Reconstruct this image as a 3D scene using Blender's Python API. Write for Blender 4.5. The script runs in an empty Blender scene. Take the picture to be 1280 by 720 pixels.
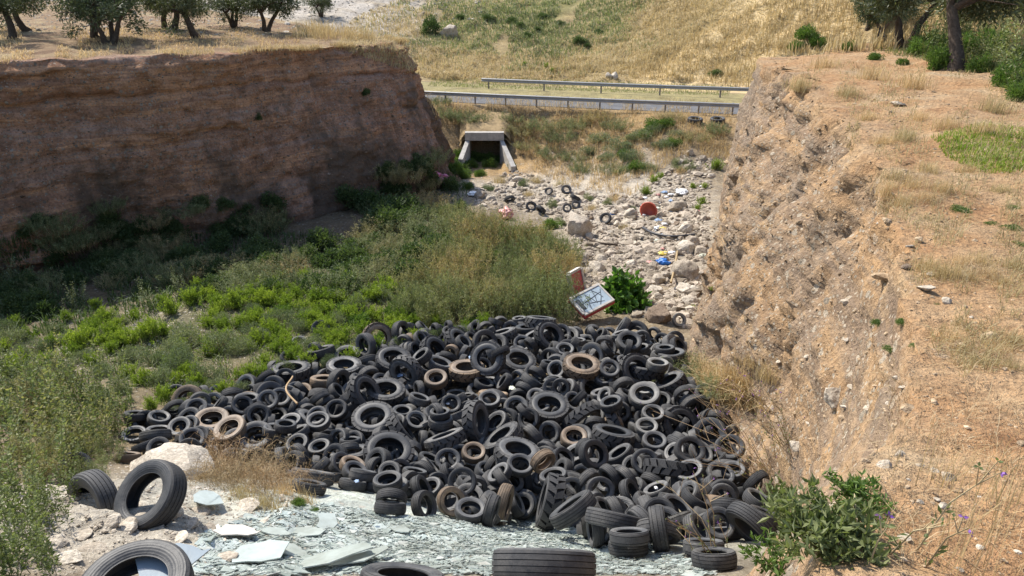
import bpy, math, random
import numpy as np
from mathutils import Vector, Matrix, Quaternion, Euler

S = bpy.context.scene
COL = S.collection
R = math.radians

# ---------------------------------------------------------------- camera, sky, sun, exposure
PITCH = R(25.0)
FPX = 967.0                                   # focal length in pixels of a 1280 px wide frame
cam_d = bpy.data.cameras.new("camera")
cam_d.sensor_width = 36.0
cam_d.lens = 36.0 * FPX / 1280.0
cam_d.clip_start = 0.05
cam_d.clip_end = 2000.0
cam = bpy.data.objects.new("camera", cam_d)
COL.objects.link(cam)
cam.location = (0, 0, 0)
cam.rotation_euler = (R(90) - PITCH, 0, 0)
S.camera = cam

SUN_AZ = (-0.66, 0.75)                        # plan direction towards the sun
SUN_EL = R(47)
w = bpy.data.worlds.new("World")
S.world = w
w.use_nodes = True
nt = w.node_tree
bg = nt.nodes["Background"]
sky = nt.nodes.new("ShaderNodeTexSky")
sky.sky_type = 'NISHITA'
sky.sun_disc = False
sky.sun_elevation = SUN_EL
sky.sun_rotation = math.atan2(SUN_AZ[0], SUN_AZ[1])
sky.air_density = 1.0
sky.dust_density = 1.2
nt.links.new(sky.outputs[0], bg.inputs[0])
bg.inputs[1].default_value = 0.15
sun_d = bpy.data.lights.new("sun", 'SUN')
sun_d.energy = 4.3
sun_d.angle = R(0.55)
sun_d.color = (1.0, 0.94, 0.84)
sun = bpy.data.objects.new("sun", sun_d)
COL.objects.link(sun)
_h = math.hypot(*SUN_AZ)
_sd = Vector((SUN_AZ[0] / _h * math.cos(SUN_EL), SUN_AZ[1] / _h * math.cos(SUN_EL), math.sin(SUN_EL)))
sun.rotation_euler = _sd.to_track_quat('Z', 'Y').to_euler()
sun.location = _sd * 60
S.view_settings.view_transform = 'Standard'
S.view_settings.look = 'None'
S.view_settings.gamma = 1.0
S.view_settings.exposure = 0.66
S.view_settings.use_curve_mapping = False
S.render.engine = 'CYCLES'
S.cycles.max_bounces = 6
S.cycles.diffuse_bounces = 3
S.cycles.transparent_max_bounces = 8
S.cycles.use_denoising = True

# ---------------------------------------------------------------- helpers
RNG = np.random.default_rng(7)

def tag(o, label=None, cat=None, group=None, kind=None):
    if label: o['label'] = label
    if cat: o['category'] = cat
    if group: o['group'] = group
    if kind: o['kind'] = kind
    return o

def link(name, me, parent=None, loc=None):
    o = bpy.data.objects.new(name, me)
    COL.objects.link(o)
    if parent is not None: o.parent = parent
    if loc is not None: o.location = loc
    return o

def empty(name, loc=(0, 0, 0)):
    o = bpy.data.objects.new(name, None)
    o.empty_display_size = 0.2
    COL.objects.link(o)
    o.location = loc
    return o

def copy_tree(o, parent=None):
    c = o.copy()
    COL.objects.link(c)
    if parent is not None: c.parent = parent
    for ch in list(o.children):
        copy_tree(ch, c)
    return c

class Geo:
    """collects vertices, faces (tris/quads), a material slot and a tint per face"""
    def __init__(s):
        s.v, s.f, s.m, s.t, s.n = [], [], [], [], 0
    def add(s, v, f, m=0, t=None):
        v = np.asarray(v, np.float32).reshape(-1, 3)
        f = np.asarray(f, np.int64)
        s.v.append(v)
        s.f.append(f + s.n)
        k = len(f)
        s.m.append(np.full(k, m, np.int32) if np.isscalar(m) else np.asarray(m, np.int32))
        if t is None: t = np.full(k, .5, np.float32)
        elif np.isscalar(t): t = np.full(k, t, np.float32)
        s.t.append(np.asarray(t, np.float32))
        s.n += len(v)
    def merge(s, g, M=None):
        v = np.concatenate(g.v)
        if M is not None:
            A = np.array(M)
            v = v @ A[:3, :3].T + A[:3, 3]
        for f, m, t in zip(g.f, g.m, g.t):
            s.f.append(f + s.n); s.m.append(m); s.t.append(t)
        s.v.append(v.astype(np.float32)); s.n += len(v)
    def mesh(s, name, mats, smooth=False):
        me = bpy.data.meshes.new(name)
        v = np.concatenate(s.v) if s.v else np.zeros((0, 3), np.float32)
        loops = np.concatenate([f.ravel() for f in s.f])
        sizes = np.concatenate([np.full(len(f), f.shape[1], np.int32) for f in s.f])
        me.vertices.add(len(v)); me.vertices.foreach_set("co", v.ravel())
        me.loops.add(len(loops)); me.loops.foreach_set("vertex_index", loops.astype(np.int32))
        me.polygons.add(len(sizes))
        st = np.concatenate([[0], np.cumsum(sizes)[:-1]]).astype(np.int32)
        me.polygons.foreach_set("loop_start", st)
        me.polygons.foreach_set("loop_total", sizes)
        for m in (mats if isinstance(mats, (list, tuple)) else [mats]): me.materials.append(m)
        me.polygons.foreach_set("material_index", np.concatenate(s.m))
        me.polygons.foreach_set("use_smooth", np.full(len(sizes), smooth, bool))
        a = me.attributes.new("tint", 'FLOAT', 'FACE')
        a.data.foreach_set("value", np.concatenate(s.t))
        me.update(calc_edges=True)
        return me
    def build(s, name, mats, parent=None, smooth=False, loc=None):
        return link(name, s.mesh(name, mats, smooth), parent, loc)

# gradient noise, vectorised
_perm = np.random.default_rng(11).permutation(256).astype(np.int32)
_perm = np.concatenate([_perm, _perm])
_grad = np.random.default_rng(12).normal(size=(256, 3)); _grad /= np.linalg.norm(_grad, axis=1)[:, None]
def noise(p):
    p = np.asarray(p, float)
    i = np.floor(p).astype(int); f = p - i; i &= 255
    u = f * f * f * (f * (f * 6 - 15) + 10)
    out = 0
    for dx in (0, 1):
        for dy in (0, 1):
            for dz in (0, 1):
                h = _perm[_perm[_perm[(i[..., 0] + dx) & 255] + ((i[..., 1] + dy) & 255)] + ((i[..., 2] + dz) & 255)]
                g = _grad[h]
                d = g[..., 0] * (f[..., 0] - dx) + g[..., 1] * (f[..., 1] - dy) + g[..., 2] * (f[..., 2] - dz)
                wx = u[..., 0] if dx else 1 - u[..., 0]
                wy = u[..., 1] if dy else 1 - u[..., 1]
                wz = u[..., 2] if dz else 1 - u[..., 2]
                out = out + d * wx * wy * wz
    return out
def fbm(p, oct=4, lac=2.0, gain=.5):
    p = np.asarray(p, float); a, s = 1.0, 0
    for k in range(oct):
        s = s + a * noise(p + 17.3 * k); p = p * lac; a *= gain
    return s

def at(u, v, y):
    """point on the sight line of photo pixel (u, v) at plan distance y"""
    dx, up = (u - 640) / FPX, (360 - v) / FPX
    d = np.array([dx, math.cos(PITCH) + up * math.sin(PITCH), -math.sin(PITCH) + up * math.cos(PITCH)])
    return d * (y / d[1])
def ray(u, v):
    dx, up = (u - 640) / FPX, (360 - v) / FPX
    return np.array([dx, math.cos(PITCH) + up * math.sin(PITCH), -math.sin(PITCH) + up * math.cos(PITCH)])
def proj(p):
    p = np.asarray(p, float)
    c, s_ = math.cos(PITCH), math.sin(PITCH)
    d = p[..., 1] * c - p[..., 2] * s_
    return 640 + FPX * p[..., 0] / d, 360 - FPX * (p[..., 1] * s_ + p[..., 2] * c) / d, d
# ---------------------------------------------------------------- terrain heights
CP = np.array([
 (-14,2,-3.2),(-8,2,-3.4),(-6,3,-3.9),(-3,3,-4.0),(0,2.2,-3.6),(1,3,-3.9),(0,5.5,-5.55),(-3,5.5,-5.5),(-6.5,6,-5.5),(-4.5,7.5,-6.3),(-9,8,-6.4),
 (-14,8,-6.2),(0,7.5,-6.95),(2,6.5,-6.3),(4.5,6.5,-6.0),(-4.5,9,-7.3),(-2.5,9,-7.5),(0,9.6,-8.6),(3,9.5,-8.3),(5.5,9.7,-8.0),(-3.5,11,-8.8),(-8,11.5,-8.4),(-14,13,-8.8),
 (0,13,-9.4),(4.4,12,-9.0),(0,17,-9.9),(-6,17,-10.0),(-14,19,-10.7),(-22,17,-10.5),(5.2,17,-9.9),(-10,24,-11),(0,24,-10.9),(-18,25,-11.2),
 (0,30,-11.4),(7.2,26,-10.9),(9,32,-11.2),(3,32,-11.8),(-3,34,-11.9),(-1.5,40,-12.6),(-2,46,-13.0),(3.2,42.5,-12.5),(2.6,46,-11.7),(3,49.2,-10.4),
 (8,40,-11.7),(9,43,-10.9),(9,45.4,-10.3),(9,48,-10.3),(13,45,-10.4),(20,44,-10.4),(14,40,-11.4),(14,36,-11.5),(-3,49.6,-10.25),(-8,50.3,-10.3),(-10,46,-11.6),(-16,52,-10.4),(-30,55,-10.6),(-40,40,-10.8),(-8,40,-12),
 (-3,54,-10.5),(9,51,-10.5),(24,47,-10.6),(-3,60,-11.2),(14,57,-11.2),(-14,62,-11.1),(28,53,-11),
 (0,66,-11.2),(-12,68,-10.9),(-30,66,-10.2),(-50,70,-9),
 (14,64,-10.6),(20,66,-9.2),(26,66,-6),(34,64,-1),(45,60,3),
 (3,74,-10.8),(12,80,-9.2),(20,82,-5.0),(30,80,1.5),(45,80,8),
 (-10,84,-9.2),(-25,84,-8.6),(-45,84,-7),(-80,80,-5),
 (0,90,-8.6),(10,100,-7.0),(22,105,-1),(40,105,9),
 (-12,105,-7.2),(-30,110,-6.5),(-60,115,-4),
 (-10,135,-6),(10,140,-3),(30,145,6),(-40,150,-4),(-90,150,2),(60,150,18),
 (40,40,-4),(50,25,-3),(40,10,-4),(-50,20,-9),(-40,5,-5),(30,0,-4),
 (0,220,2),(100,220,30),(-120,220,6),(90,80,18),(-130,90,-2)], float)
def _mq(r2): return np.sqrt(r2 + 1.2)
def _solve(P):
    n = len(P)
    d2 = ((P[:, None, :2] - P[None, :, :2]) ** 2).sum(-1)
    A = np.zeros((n + 3, n + 3)); A[:n, :n] = _mq(d2)
    A[:n, n] = 1; A[:n, n + 1:] = P[:, :2]; A[n, :n] = 1; A[n + 1:, :n] = P[:, :2].T
    return np.linalg.solve(A, np.concatenate([P[:, 2], [0, 0, 0]]))
_W = _solve(CP)
def floor_smooth(x, y):
    x, y = np.broadcast_arrays(np.asarray(x, float), np.asarray(y, float))
    sh = x.shape; x = x.ravel(); y = y.ravel(); out = np.empty(len(x)); n = len(CP)
    for a in range(0, len(x), 20000):
        xs, ys = x[a:a + 20000], y[a:a + 20000]
        K = _mq((xs[:, None] - CP[:, 0]) ** 2 + (ys[:, None] - CP[:, 1]) ** 2)
        out[a:a + 20000] = K @ _W[:n] + _W[n] + _W[n + 1] * xs + _W[n + 2] * ys
    return out.reshape(sh)

# the road runs behind the gully; distance measured across it
RD0, RD1 = np.array([-5.7, 51.2]), np.array([13.4, 46.9])
RDT = (RD1 - RD0) / np.linalg.norm(RD1 - RD0); RDN = np.array([-RDT[1], RDT[0]])
def road_st(x, y):
    px_, py_ = np.asarray(x) - RD0[0], np.asarray(y) - RD0[1]
    s = px_ * RDT[0] + py_ * RDT[1]
    bend = 0.006 * np.clip(s - 4, -60, 60) ** 2 * 0.25
    return s, px_ * RDN[0] + py_ * RDN[1] - bend
def road_z(s): return -10.32 - 0.0 * s
def sstep(a, b, x):
    t = np.clip((x - a) / (b - a), 0, 1); return t * t * (3 - 2 * t)

CULV = (-1.66, 46.4, -13.15)
def floor_z(x, y):
    x = np.asarray(x, float); y = np.asarray(y, float)
    z = floor_smooth(x, y)
    s, t = road_st(x, y)
    p = np.stack([x, y, np.zeros_like(x)], -1)
    amp = np.where(y > 58, .55, .16) + 0 * x
    rough = fbm(p * .35, 3) * amp + fbm(p * 1.4 + 5, 3) * .10
    z = z + rough
    flat = sstep(-1.2, -0.4, t) * (1 - sstep(9.5, 13, t))
    zr = road_z(s) - 0.10 * np.clip(t - 4.6, 0, 9)
    z = z * (1 - flat) + zr * flat
    # the culvert mouth is a hollow in the road bank
    inx = sstep(1.12, 1.0, np.abs(x - CULV[0])); 
    hol = inx * sstep(43.5, 44.5, y) * sstep(48.6, 48.4, y)
    return z * (1 - hol) + np.minimum(z, CULV[2] + rough * .5) * hol
def hit(u, v, zoff=0.0, y0=1.5, y1=160.0):
    """where the sight line of a photo pixel meets the gully floor"""
    d = ray(u, v); d = d / d[1]
    ys = np.concatenate([np.arange(y0, 60, .05), np.arange(60, y1, .3)])
    z = floor_z(d[0] * ys, ys) + zoff
    k = np.nonzero(d[2] * ys < z)[0]
    y = ys[k[0]] if len(k) else y1
    return np.array([d[0] * y, y, float(floor_z(d[0] * y, y))])

# ---------------------------------------------------------------- cut banks (left cliff in shade, right bank in sun)
def interp_curve(P, n, key=None):
    P = np.asarray(P, float)
    d = np.concatenate([[0], np.cumsum(np.linalg.norm(np.diff(P[:, :2], axis=0), axis=1))]) if key is None else np.asarray(key, float)
    k = len(P)
    # smooth monotone-ish: cubic hermite (catmull)
    m = np.gradient(P, d, axis=0)
    s = np.linspace(0, d[-1], n)
    j = np.clip(np.searchsorted(d, s, 'right') - 1, 0, k - 2)
    h = (d[j + 1] - d[j])[:, None]; t = ((s - d[j]) / (d[j + 1] - d[j]))[:, None]
    return ((2 * t**3 - 3 * t**2 + 1) * P[j] + (t**3 - 2 * t**2 + t) * h * m[j] + (-2 * t**3 + 3 * t**2) * P[j + 1] + (t**3 - t**2) * h * m[j + 1])

# LEFT: foot, crest front edge, back edge of the plateau (same count)
L_FOOT = [(-40,7,-10.5),(-27,15.5,-11),(-17.5,25,-11.2),(-12.6,28.6,-11.4),(-8.2,33,-11.8),(-5.0,36.8,-12.2),(-3.0,40.2,-12.6),(-3.2,43,-12.8),(-5.5,46,-12)]
L_CREST= [(-41,8,-4.0),(-28.4,16.6,-4.1),(-18.2,26.0,-4.15),(-13.3,29.8,-4.35),(-9.4,34.5,-4.75),(-7.2,38.4,-5.1),(-5.9,41.6,-5.35),(-6.2,43.2,-5.5),(-7.2,44.2,-5.5)]
L_BACK = [(-75,50,-4.0),(-56,55,-4.2),(-42,57,-4.4),(-31,57,-4.6),(-22,55,-4.9),(-15,51,-5.2),(-10.5,47,-5.45),(-8.3,44.8,-5.5),(-7.6,44.5,-5.5)]
# RIGHT
R_FOOT = [(-2.6,1.2,-3.7),(0.2,2.6,-3.9),(1.9,4.6,-5.0),(2.7,5.9,-5.9),(3.3,7.0,-6.6),(4.0,9.6,-7.9),(4.2,12,-8.8),(4.3,15,-9.4),(4.9,18.2,-9.9),(6.0,22,-10.5),(7.5,26,-11),(8.5,30,-11.3),(9.6,33,-11.6),(12.5,35.5,-11.5),(17,36.5,-11.5),(28,39,-11),(60,46,-8)]
R_CREST= [(-1.2,0.2,-1.9),(0.5,1.4,-2.1),(1.5,2.9,-2.55),(2.5,4.2,-2.9),(3.2,5.5,-3.15),(4.5,8.2,-3.4),(5.6,11.4,-3.5),(6.5,14.5,-3.55),(7.2,17.5,-3.7),(7.7,21.5,-3.9),(8.3,25.5,-4.1),(8.8,28.6,-4.3),(10.2,31,-4.6),(13.5,32.8,-4.5),(18,34.6,-4.3),(28,37.5,-4.0),(60,44,-2.5)]
R_BACK = [(3,-8,-1.7),(8,-5,-1.8),(14,-2,-2.0),(18,2,-2.1),(22,5,-2.2),(26,8,-2.3),(30,12,-2.4),(32,15,-2.5),(33,18,-2.6),(34,22,-2.8),(35,26,-3.2),(36,30,-3.3),(36,33,-3.4),(30,37,-3.8),(25,38.5,-4.0),(31,39.5,-3.9),(60,45,-2.5)]

def bank(name, FOOT, CREST, BACK, ns, nw, nt, seed, side, batter):
    F, C, B = interp_curve(FOOT, ns), interp_curve(CREST, ns, key=np.linspace(0, 1, len(CREST))), interp_curve(BACK, ns, key=np.linspace(0, 1, len(BACK)))
    F = interp_curve(FOOT, ns, key=np.linspace(0, 1, len(FOOT)))
    rows = []
    # skirt under the floor
    t = np.linspace(0, 1, nw)
    out = F - C; out[:, 2] = 0; out /= np.linalg.norm(out, axis=1)[:, None] + 1e-9
    rows.append(F + out * 1.0 + np.array([0, 0, -1.2]))
    kind = [np.zeros(ns)]
    for a in t:
        prof = a ** batter                              # plan progress lags height: steep low, rounded at the crest
        P = F * (1 - prof) + C * prof
        P[:, 2] = F[:, 2] * (1 - a) + C[:, 2] * a
        rows.append(P); kind.append(np.full(ns, a))
    for a in np.linspace(0, 1, nt)[1:]:
        a2 = a ** 1.9
        P = C * (1 - a2) + B * a2
        rows.append(P); kind.append(np.full(ns, 1 + a2))
    back = B.copy(); back[:, 2] -= 7; back[:, 1] += 4
    rows.append(back); kind.append(np.full(ns, 2.2))
    P = np.stack(rows); K = np.stack(kind)
    return P, K, out

def grid_faces(nr, nc, flip=False):
    i = np.arange(nr * nc).reshape(nr, nc)
    f = np.stack([i[:-1, :-1], i[:-1, 1:], i[1:, 1:], i[1:, :-1]], -1).reshape(-1, 4)
    return f[:, ::-1] if flip else f

LP, LK, LO = bank("left", L_FOOT, L_CREST, L_BACK, 330, 90, 50, 3, -1, 1.25)
RP, RK, RO = bank("right", R_FOOT, R_CREST, R_BACK, 340, 90, 110, 5, 1, 1.5)
# displace
def disp_left(P, K, O):
    wall = sstep(0, .08, K) * (1 - sstep(.97, 1.03, K))
    n1 = fbm(P * np.array([.28, .28, .16]), 4) * .95
    gul = np.abs(noise(P * np.array([.55, .55, .05]) + 3)) * -.55           # vertical rills
    lay = fbm(np.stack([P[..., 0] * .06, P[..., 1] * .06, P[..., 2] * 1.7 + P[..., 0] * -.10 + P[..., 0] * .05], -1), 3) * .30 * (.35 + np.clip(fbm(P * .12 + 20, 2) + .3, 0, 1))   # beds
    fine = fbm(P * 2.6, 4) * .22 + np.maximum(fbm(P * 6.5 + 9, 2), 0) * .12
    cr = -.32 * np.exp(-((K - .80 + .05 * fbm(P * .12, 3)) / .011) ** 2) * np.clip(.9 + 1.6 * fbm(P * .3 + 8, 3), 0, 1) - .22 * np.exp(-((K - .60 + .06 * fbm(P * .15 + 4, 3)) / .010) ** 2) * np.clip(.2 + 2 * fbm(P * .35 + 18, 3), 0, 1)
    over = .30 * np.exp(-((K - .955) / .02) ** 2) * np.clip(.5 + 1.5 * fbm(P * .5 + 28, 3), 0, 1)
    d = (n1 + gul + lay + fine + cr + over) * wall
    Q = P + O[None] * d[..., None]
    top = sstep(.98, 1.0, K)
    Q[..., 2] += top * (fbm(P * np.array([.5, .5, 0]), 4) * .16 * (K < 2.1)) + (1 - top) * wall * fbm(P * 1.1 + 7, 3) * .12
    lip = np.exp(-((K - 1.0) / .03) ** 2)
    s = O[None] * (fbm(P * np.array([1.1, 1.1, 0]) + 30, 4) * .55 * lip)[..., None]
    return Q + s
def disp_right(P, K, O):
    wall = sstep(0, .08, K) * (1 - sstep(1.0, 1.08, K))
    near = 1 - .55 * sstep(9, 3, P[..., 1])
    n1 = fbm(P * np.array([.45, .45, .25]), 4) * .75
    gul = np.abs(noise(P * np.array([.8, .8, .12]) + 3)) * -.6
    farr = 1 + .5 * sstep(13, 24, P[..., 1])
    fine = (fbm(P * 3.0, 4) * .22 + np.maximum(fbm(P * 8 + 9, 3), 0) * .11) * farr
    cleft = -.75 * np.maximum(0, .16 - np.abs(noise(P * np.array([.5, .5, .10]) + 41))) * 4 * sstep(8, 16, P[..., 1]) * np.clip(.6 + 1.5 * fbm(P * .4 + 3, 2), 0, 1)
    d = (n1 * .9 + gul + fine + cleft) * wall * near
    Q = P + O[None] * d[..., None]
    top = sstep(.9, 1.05, K)
    g = fbm(P * np.array([.4, .4, 0]), 4) * .22 + fbm(P * np.array([3, 3, 0]) + 4, 3) * .05
    Q[..., 2] += top * g * (K < 2.1) + (1 - top) * wall * fbm(P * 1.6 + 7, 3) * .12
    return Q
LQ = disp_left(LP, LK, LO); RQ = disp_right(RP, RK, RO)
# ---------------------------------------------------------------- materials
def new_mat(name):
    m = bpy.data.materials.new(name); m.use_nodes = True
    t = m.node_tree; b = t.nodes["Principled BSDF"]
    return m, t, b
def N(t, typ, **kw):
    n = t.nodes.new(typ)
    for k, v in kw.items():
        if k.startswith('i_'):
            n.inputs[int(k[2:])].default_value = v
        else: setattr(n, k, v)
    return n
def ramp(t, fac, stops, interp='LINEAR'):
    r = t.nodes.new("ShaderNodeValToRGB"); r.color_ramp.interpolation = interp
    e = r.color_ramp.elements
    while len(e) > 1: e.remove(e[-1])
    for k, (p, c) in enumerate(stops):
        x = e[0] if k == 0 else e.new(p)
        x.position = p; x.color = (*c, 1) if len(c) == 3 else c
    t.links.new(fac, r.inputs[0])
    return r.outputs[0]
def mix(t, fac, a, b, mode='MIX'):
    m = t.nodes.new("ShaderNodeMix"); m.data_type = 'RGBA'; m.blend_type = mode
    for s, x in ((m.inputs[0], fac), (m.inputs[6], a), (m.inputs[7], b)):
        if isinstance(x, bpy.types.NodeSocket): t.links.new(x, s)
        elif isinstance(x, (int, float)): s.default_value = x
        else: s.default_value = (*x, 1)
    return m.outputs[2]
def math_n(t, op, a, b=None, c=None):
    m = t.nodes.new("ShaderNodeMath"); m.operation = op
    for k, x in enumerate((a, b, c)):
        if x is None: continue
        if isinstance(x, bpy.types.NodeSocket): t.links.new(x, m.inputs[k])
        else: m.inputs[k].default_value = x
    return m.outputs[0]
def pos(t, scale=(1, 1, 1), obj=False):
    if obj:
        o = t.nodes.new("ShaderNodeTexCoord").outputs["Object"]
    else:
        o = t.nodes.new("ShaderNodeNewGeometry").outputs["Position"]
    if scale == (1, 1, 1): return o
    m = t.nodes.new("ShaderNodeMapping"); m.inputs["Scale"].default_value = scale
    t.links.new(o, m.inputs[0]); return m.outputs[0]
def noise_n(t, vec, scale, detail=5, rough=.6, dist=0):
    n = t.nodes.new("ShaderNodeTexNoise"); n.inputs["Scale"].default_value = scale
    n.inputs["Detail"].default_value = detail; n.inputs["Roughness"].default_value = rough; n.inputs["Distortion"].default_value = dist
    t.links.new(vec, n.inputs["Vector"]); return n.outputs[0]
def voro(t, vec, scale, out="Distance", rnd=1.0, feature='F1'):
    n = t.nodes.new("ShaderNodeTexVoronoi"); n.feature = feature; n.inputs["Scale"].default_value = scale; n.inputs["Randomness"].default_value = rnd
    t.links.new(vec, n.inputs["Vector"]); return n.outputs[out]
def bump(t, b, h, strength=.5, dist=.05):
    n = t.nodes.new("ShaderNodeBump"); n.inputs["Strength"].default_value = strength; n.inputs["Distance"].default_value = dist
    t.links.new(h, n.inputs["Height"]); t.links.new(n.outputs[0], b.inputs["Normal"])
def attr(t, name, typ='GEOMETRY'):
    a = t.nodes.new("ShaderNodeAttribute"); a.attribute_name = name; a.attribute_type = typ; return a

# earth of the gully floor and far land: zone colour from an attribute, pebbles and soil grain on top
def earth_mat():
    m, t, b = new_mat("earth")
    P = pos(t)
    zone = attr(t, "soil").outputs["Color"]
    n1 = noise_n(t, P, 1.1, 6, .65); n2 = noise_n(t, P, 9, 5, .7)
    c = mix(t, 1.0, zone, ramp(t, n1, [(.3, (.62, .58, .55)), (.5, (1, 1, 1)), (.72, (1.35, 1.3, 1.2))]), 'MULTIPLY')
    c = mix(t, 1.0, c, ramp(t, n2, [(.3, (.6, .58, .55)), (.55, (1, 1, 1)), (.75, (1.3, 1.27, 1.2))]), 'MULTIPLY')
    vc = voro(t, P, 7.0, "Color"); vd = voro(t, P, 7.0)
    sep = t.nodes.new("ShaderNodeSeparateColor"); t.links.new(vc, sep.inputs[0])
    st = math_n(t, 'MULTIPLY', math_n(t, 'LESS_THAN', vd, .33), math_n(t, 'GREATER_THAN', sep.outputs[0], .55))
    st = math_n(t, 'MULTIPLY', st, attr(t, "stony").outputs["Fac"])
    c = mix(t, st, c, ramp(t, sep.outputs[1], [(0, (.22, .2, .17)), (.5, (.42, .38, .32)), (1, (.58, .54, .48))]))
    t.links.new(c, b.inputs["Base Color"]); b.inputs["Roughness"].default_value = .95; b.inputs["Specular IOR Level"].default_value = .15
    h = math_n(t, 'ADD', math_n(t, 'MULTIPLY', st, .5), n2)
    bump(t, b, h, .9, .09)
    return m

def cliff_mat(name, beds, top, pale, spread, stain=False):
    m, t, b = new_mat(name)
    P = pos(t)
    warp = noise_n(t, P, .12, 3, .5)
    sx = t.nodes.new("ShaderNodeSeparateXYZ"); t.links.new(P, sx.inputs[0])
    zz = math_n(t, 'ADD', sx.outputs[2], math_n(t, 'MULTIPLY', warp, spread))
    zz = math_n(t, 'ADD', zz, math_n(t, 'MULTIPLY', sx.outputs[0], .06))
    cmb = t.nodes.new("ShaderNodeCombineXYZ"); t.links.new(zz, cmb.inputs[2])
    t.links.new(math_n(t, 'MULTIPLY', sx.outputs[0], .03), cmb.inputs[0]); t.links.new(math_n(t, 'MULTIPLY', sx.outputs[1], .03), cmb.inputs[1])
    bed = noise_n(t, cmb.outputs[0], .95, 5, .72)
    c = ramp(t, bed, beds)
    n1 = noise_n(t, P, 1.6, 6, .7); n2 = noise_n(t, P, 11, 5, .7)
    c = mix(t, 1, c, ramp(t, n1, [(.3, (.6, .57, .55)), (.5, (1, 1, 1)), (.72, (1.3, 1.27, 1.2))]), 'MULTIPLY')
    c = mix(t, 1, c, ramp(t, n2, [(.3, (.62, .6, .58)), (.52, (1, 1, 1)), (.75, (1.32, 1.28, 1.22))]), 'MULTIPLY')
    # embedded stones at two sizes
    hs = None
    patch = noise_n(t, P, .55, 4, .6)
    for sc, cut, lim in ((5.0, .30, .66), (13.0, .34, .52)):
        vc = voro(t, P, sc, "Color"); vd = voro(t, P, sc)
        sep = t.nodes.new("ShaderNodeSeparateColor"); t.links.new(vc, sep.inputs[0])
        lim_s = math_n(t, 'SUBTRACT', lim + 1.05, math_n(t, 'MULTIPLY', math_n(t, 'ADD', bed, patch), 1.0))
        st = math_n(t, 'MULTIPLY', math_n(t, 'LESS_THAN', vd, cut), math_n(t, 'GREATER_THAN', sep.outputs[0], lim_s))
        c = mix(t, st, c, ramp(t, sep.outputs[1], [(0, tuple(.45 * x for x in pale)), (.5, tuple(.8 * x for x in pale)), (1, pale)]))
        hs = st if hs is None else math_n(t, 'ADD', hs, st)
    if not stain:
        gn = noise_n(t, pos(t, (1, 1, .35)), .5, 5, .65)
        gm = ramp(t, math_n(t, 'ADD', gn, math_n(t, 'MULTIPLY_ADD', sx.outputs[1], .008, -.13)), [(.50, (0, 0, 0)), (.62, (.5, .5, .5))])
        c = mix(t, gm, c, ramp(t, n2, [(.3, (.16, .125, .095)), (.6, (.32, .26, .20)), (.75, (.45, .39, .31))]))
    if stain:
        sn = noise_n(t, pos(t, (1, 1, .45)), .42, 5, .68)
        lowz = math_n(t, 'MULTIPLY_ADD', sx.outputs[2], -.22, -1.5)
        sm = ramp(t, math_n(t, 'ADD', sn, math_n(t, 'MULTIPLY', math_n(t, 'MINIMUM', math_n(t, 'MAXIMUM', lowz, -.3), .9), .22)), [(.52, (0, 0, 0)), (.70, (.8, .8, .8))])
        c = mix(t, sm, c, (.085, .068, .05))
    k = attr(t, "top").outputs["Fac"]
    tn = noise_n(t, P, .9, 5, .6)
    tc = ramp(t, tn, top)
    tc = mix(t, 1, tc, ramp(t, n2, [(.3, (.62, .6, .58)), (.52, (1, 1, 1)), (.75, (1.35, 1.3, 1.2))]), 'MULTIPLY')
    c = mix(t, k, c, tc)
    t.links.new(c, b.inputs["Base Color"]); b.inputs["Roughness"].default_value = .95; b.inputs["Specular IOR Level"].default_value = .15
    h = math_n(t, 'ADD', math_n(t, 'MULTIPLY', hs, .45), math_n(t, 'ADD', n2, math_n(t, 'MULTIPLY', n1, 1.2)))
    bump(t, b, h, .9, .12)
    return m

def rock_mat(name, stops, sc=2.5):
    m, t, b = new_mat(name)
    P = pos(t)
    n1 = noise_n(t, P, sc, 6, .65); n2 = noise_n(t, P, sc * 8, 4, .7)
    c = ramp(t, n1, stops)
    tint = attr(t, "tint").outputs["Fac"]
    c = mix(t, 1, c, ramp(t, tint, [(0, (.5, .48, .44)), (.5, (.95, .92, .88)), (1, (1.35, 1.32, 1.28))]), 'MULTIPLY')
    rnd = t.nodes.new("ShaderNodeObjectInfo").outputs["Random"]
    c = mix(t, 1, c, ramp(t, rnd, [(0, (.78, .75, .72)), (1, (1.15, 1.15, 1.15))]), 'MULTIPLY')
    c = mix(t, 1, c, ramp(t, n2, [(.35, (.7, .68, .65)), (.6, (1.1, 1.1, 1.08))]), 'MULTIPLY')
    t.links.new(c, b.inputs["Base Color"]); b.inputs["Roughness"].default_value = .9; b.inputs["Specular IOR Level"].default_value = .2
    bump(t, b, math_n(t, 'ADD', n1, n2), .6, .05)
    return m

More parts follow.
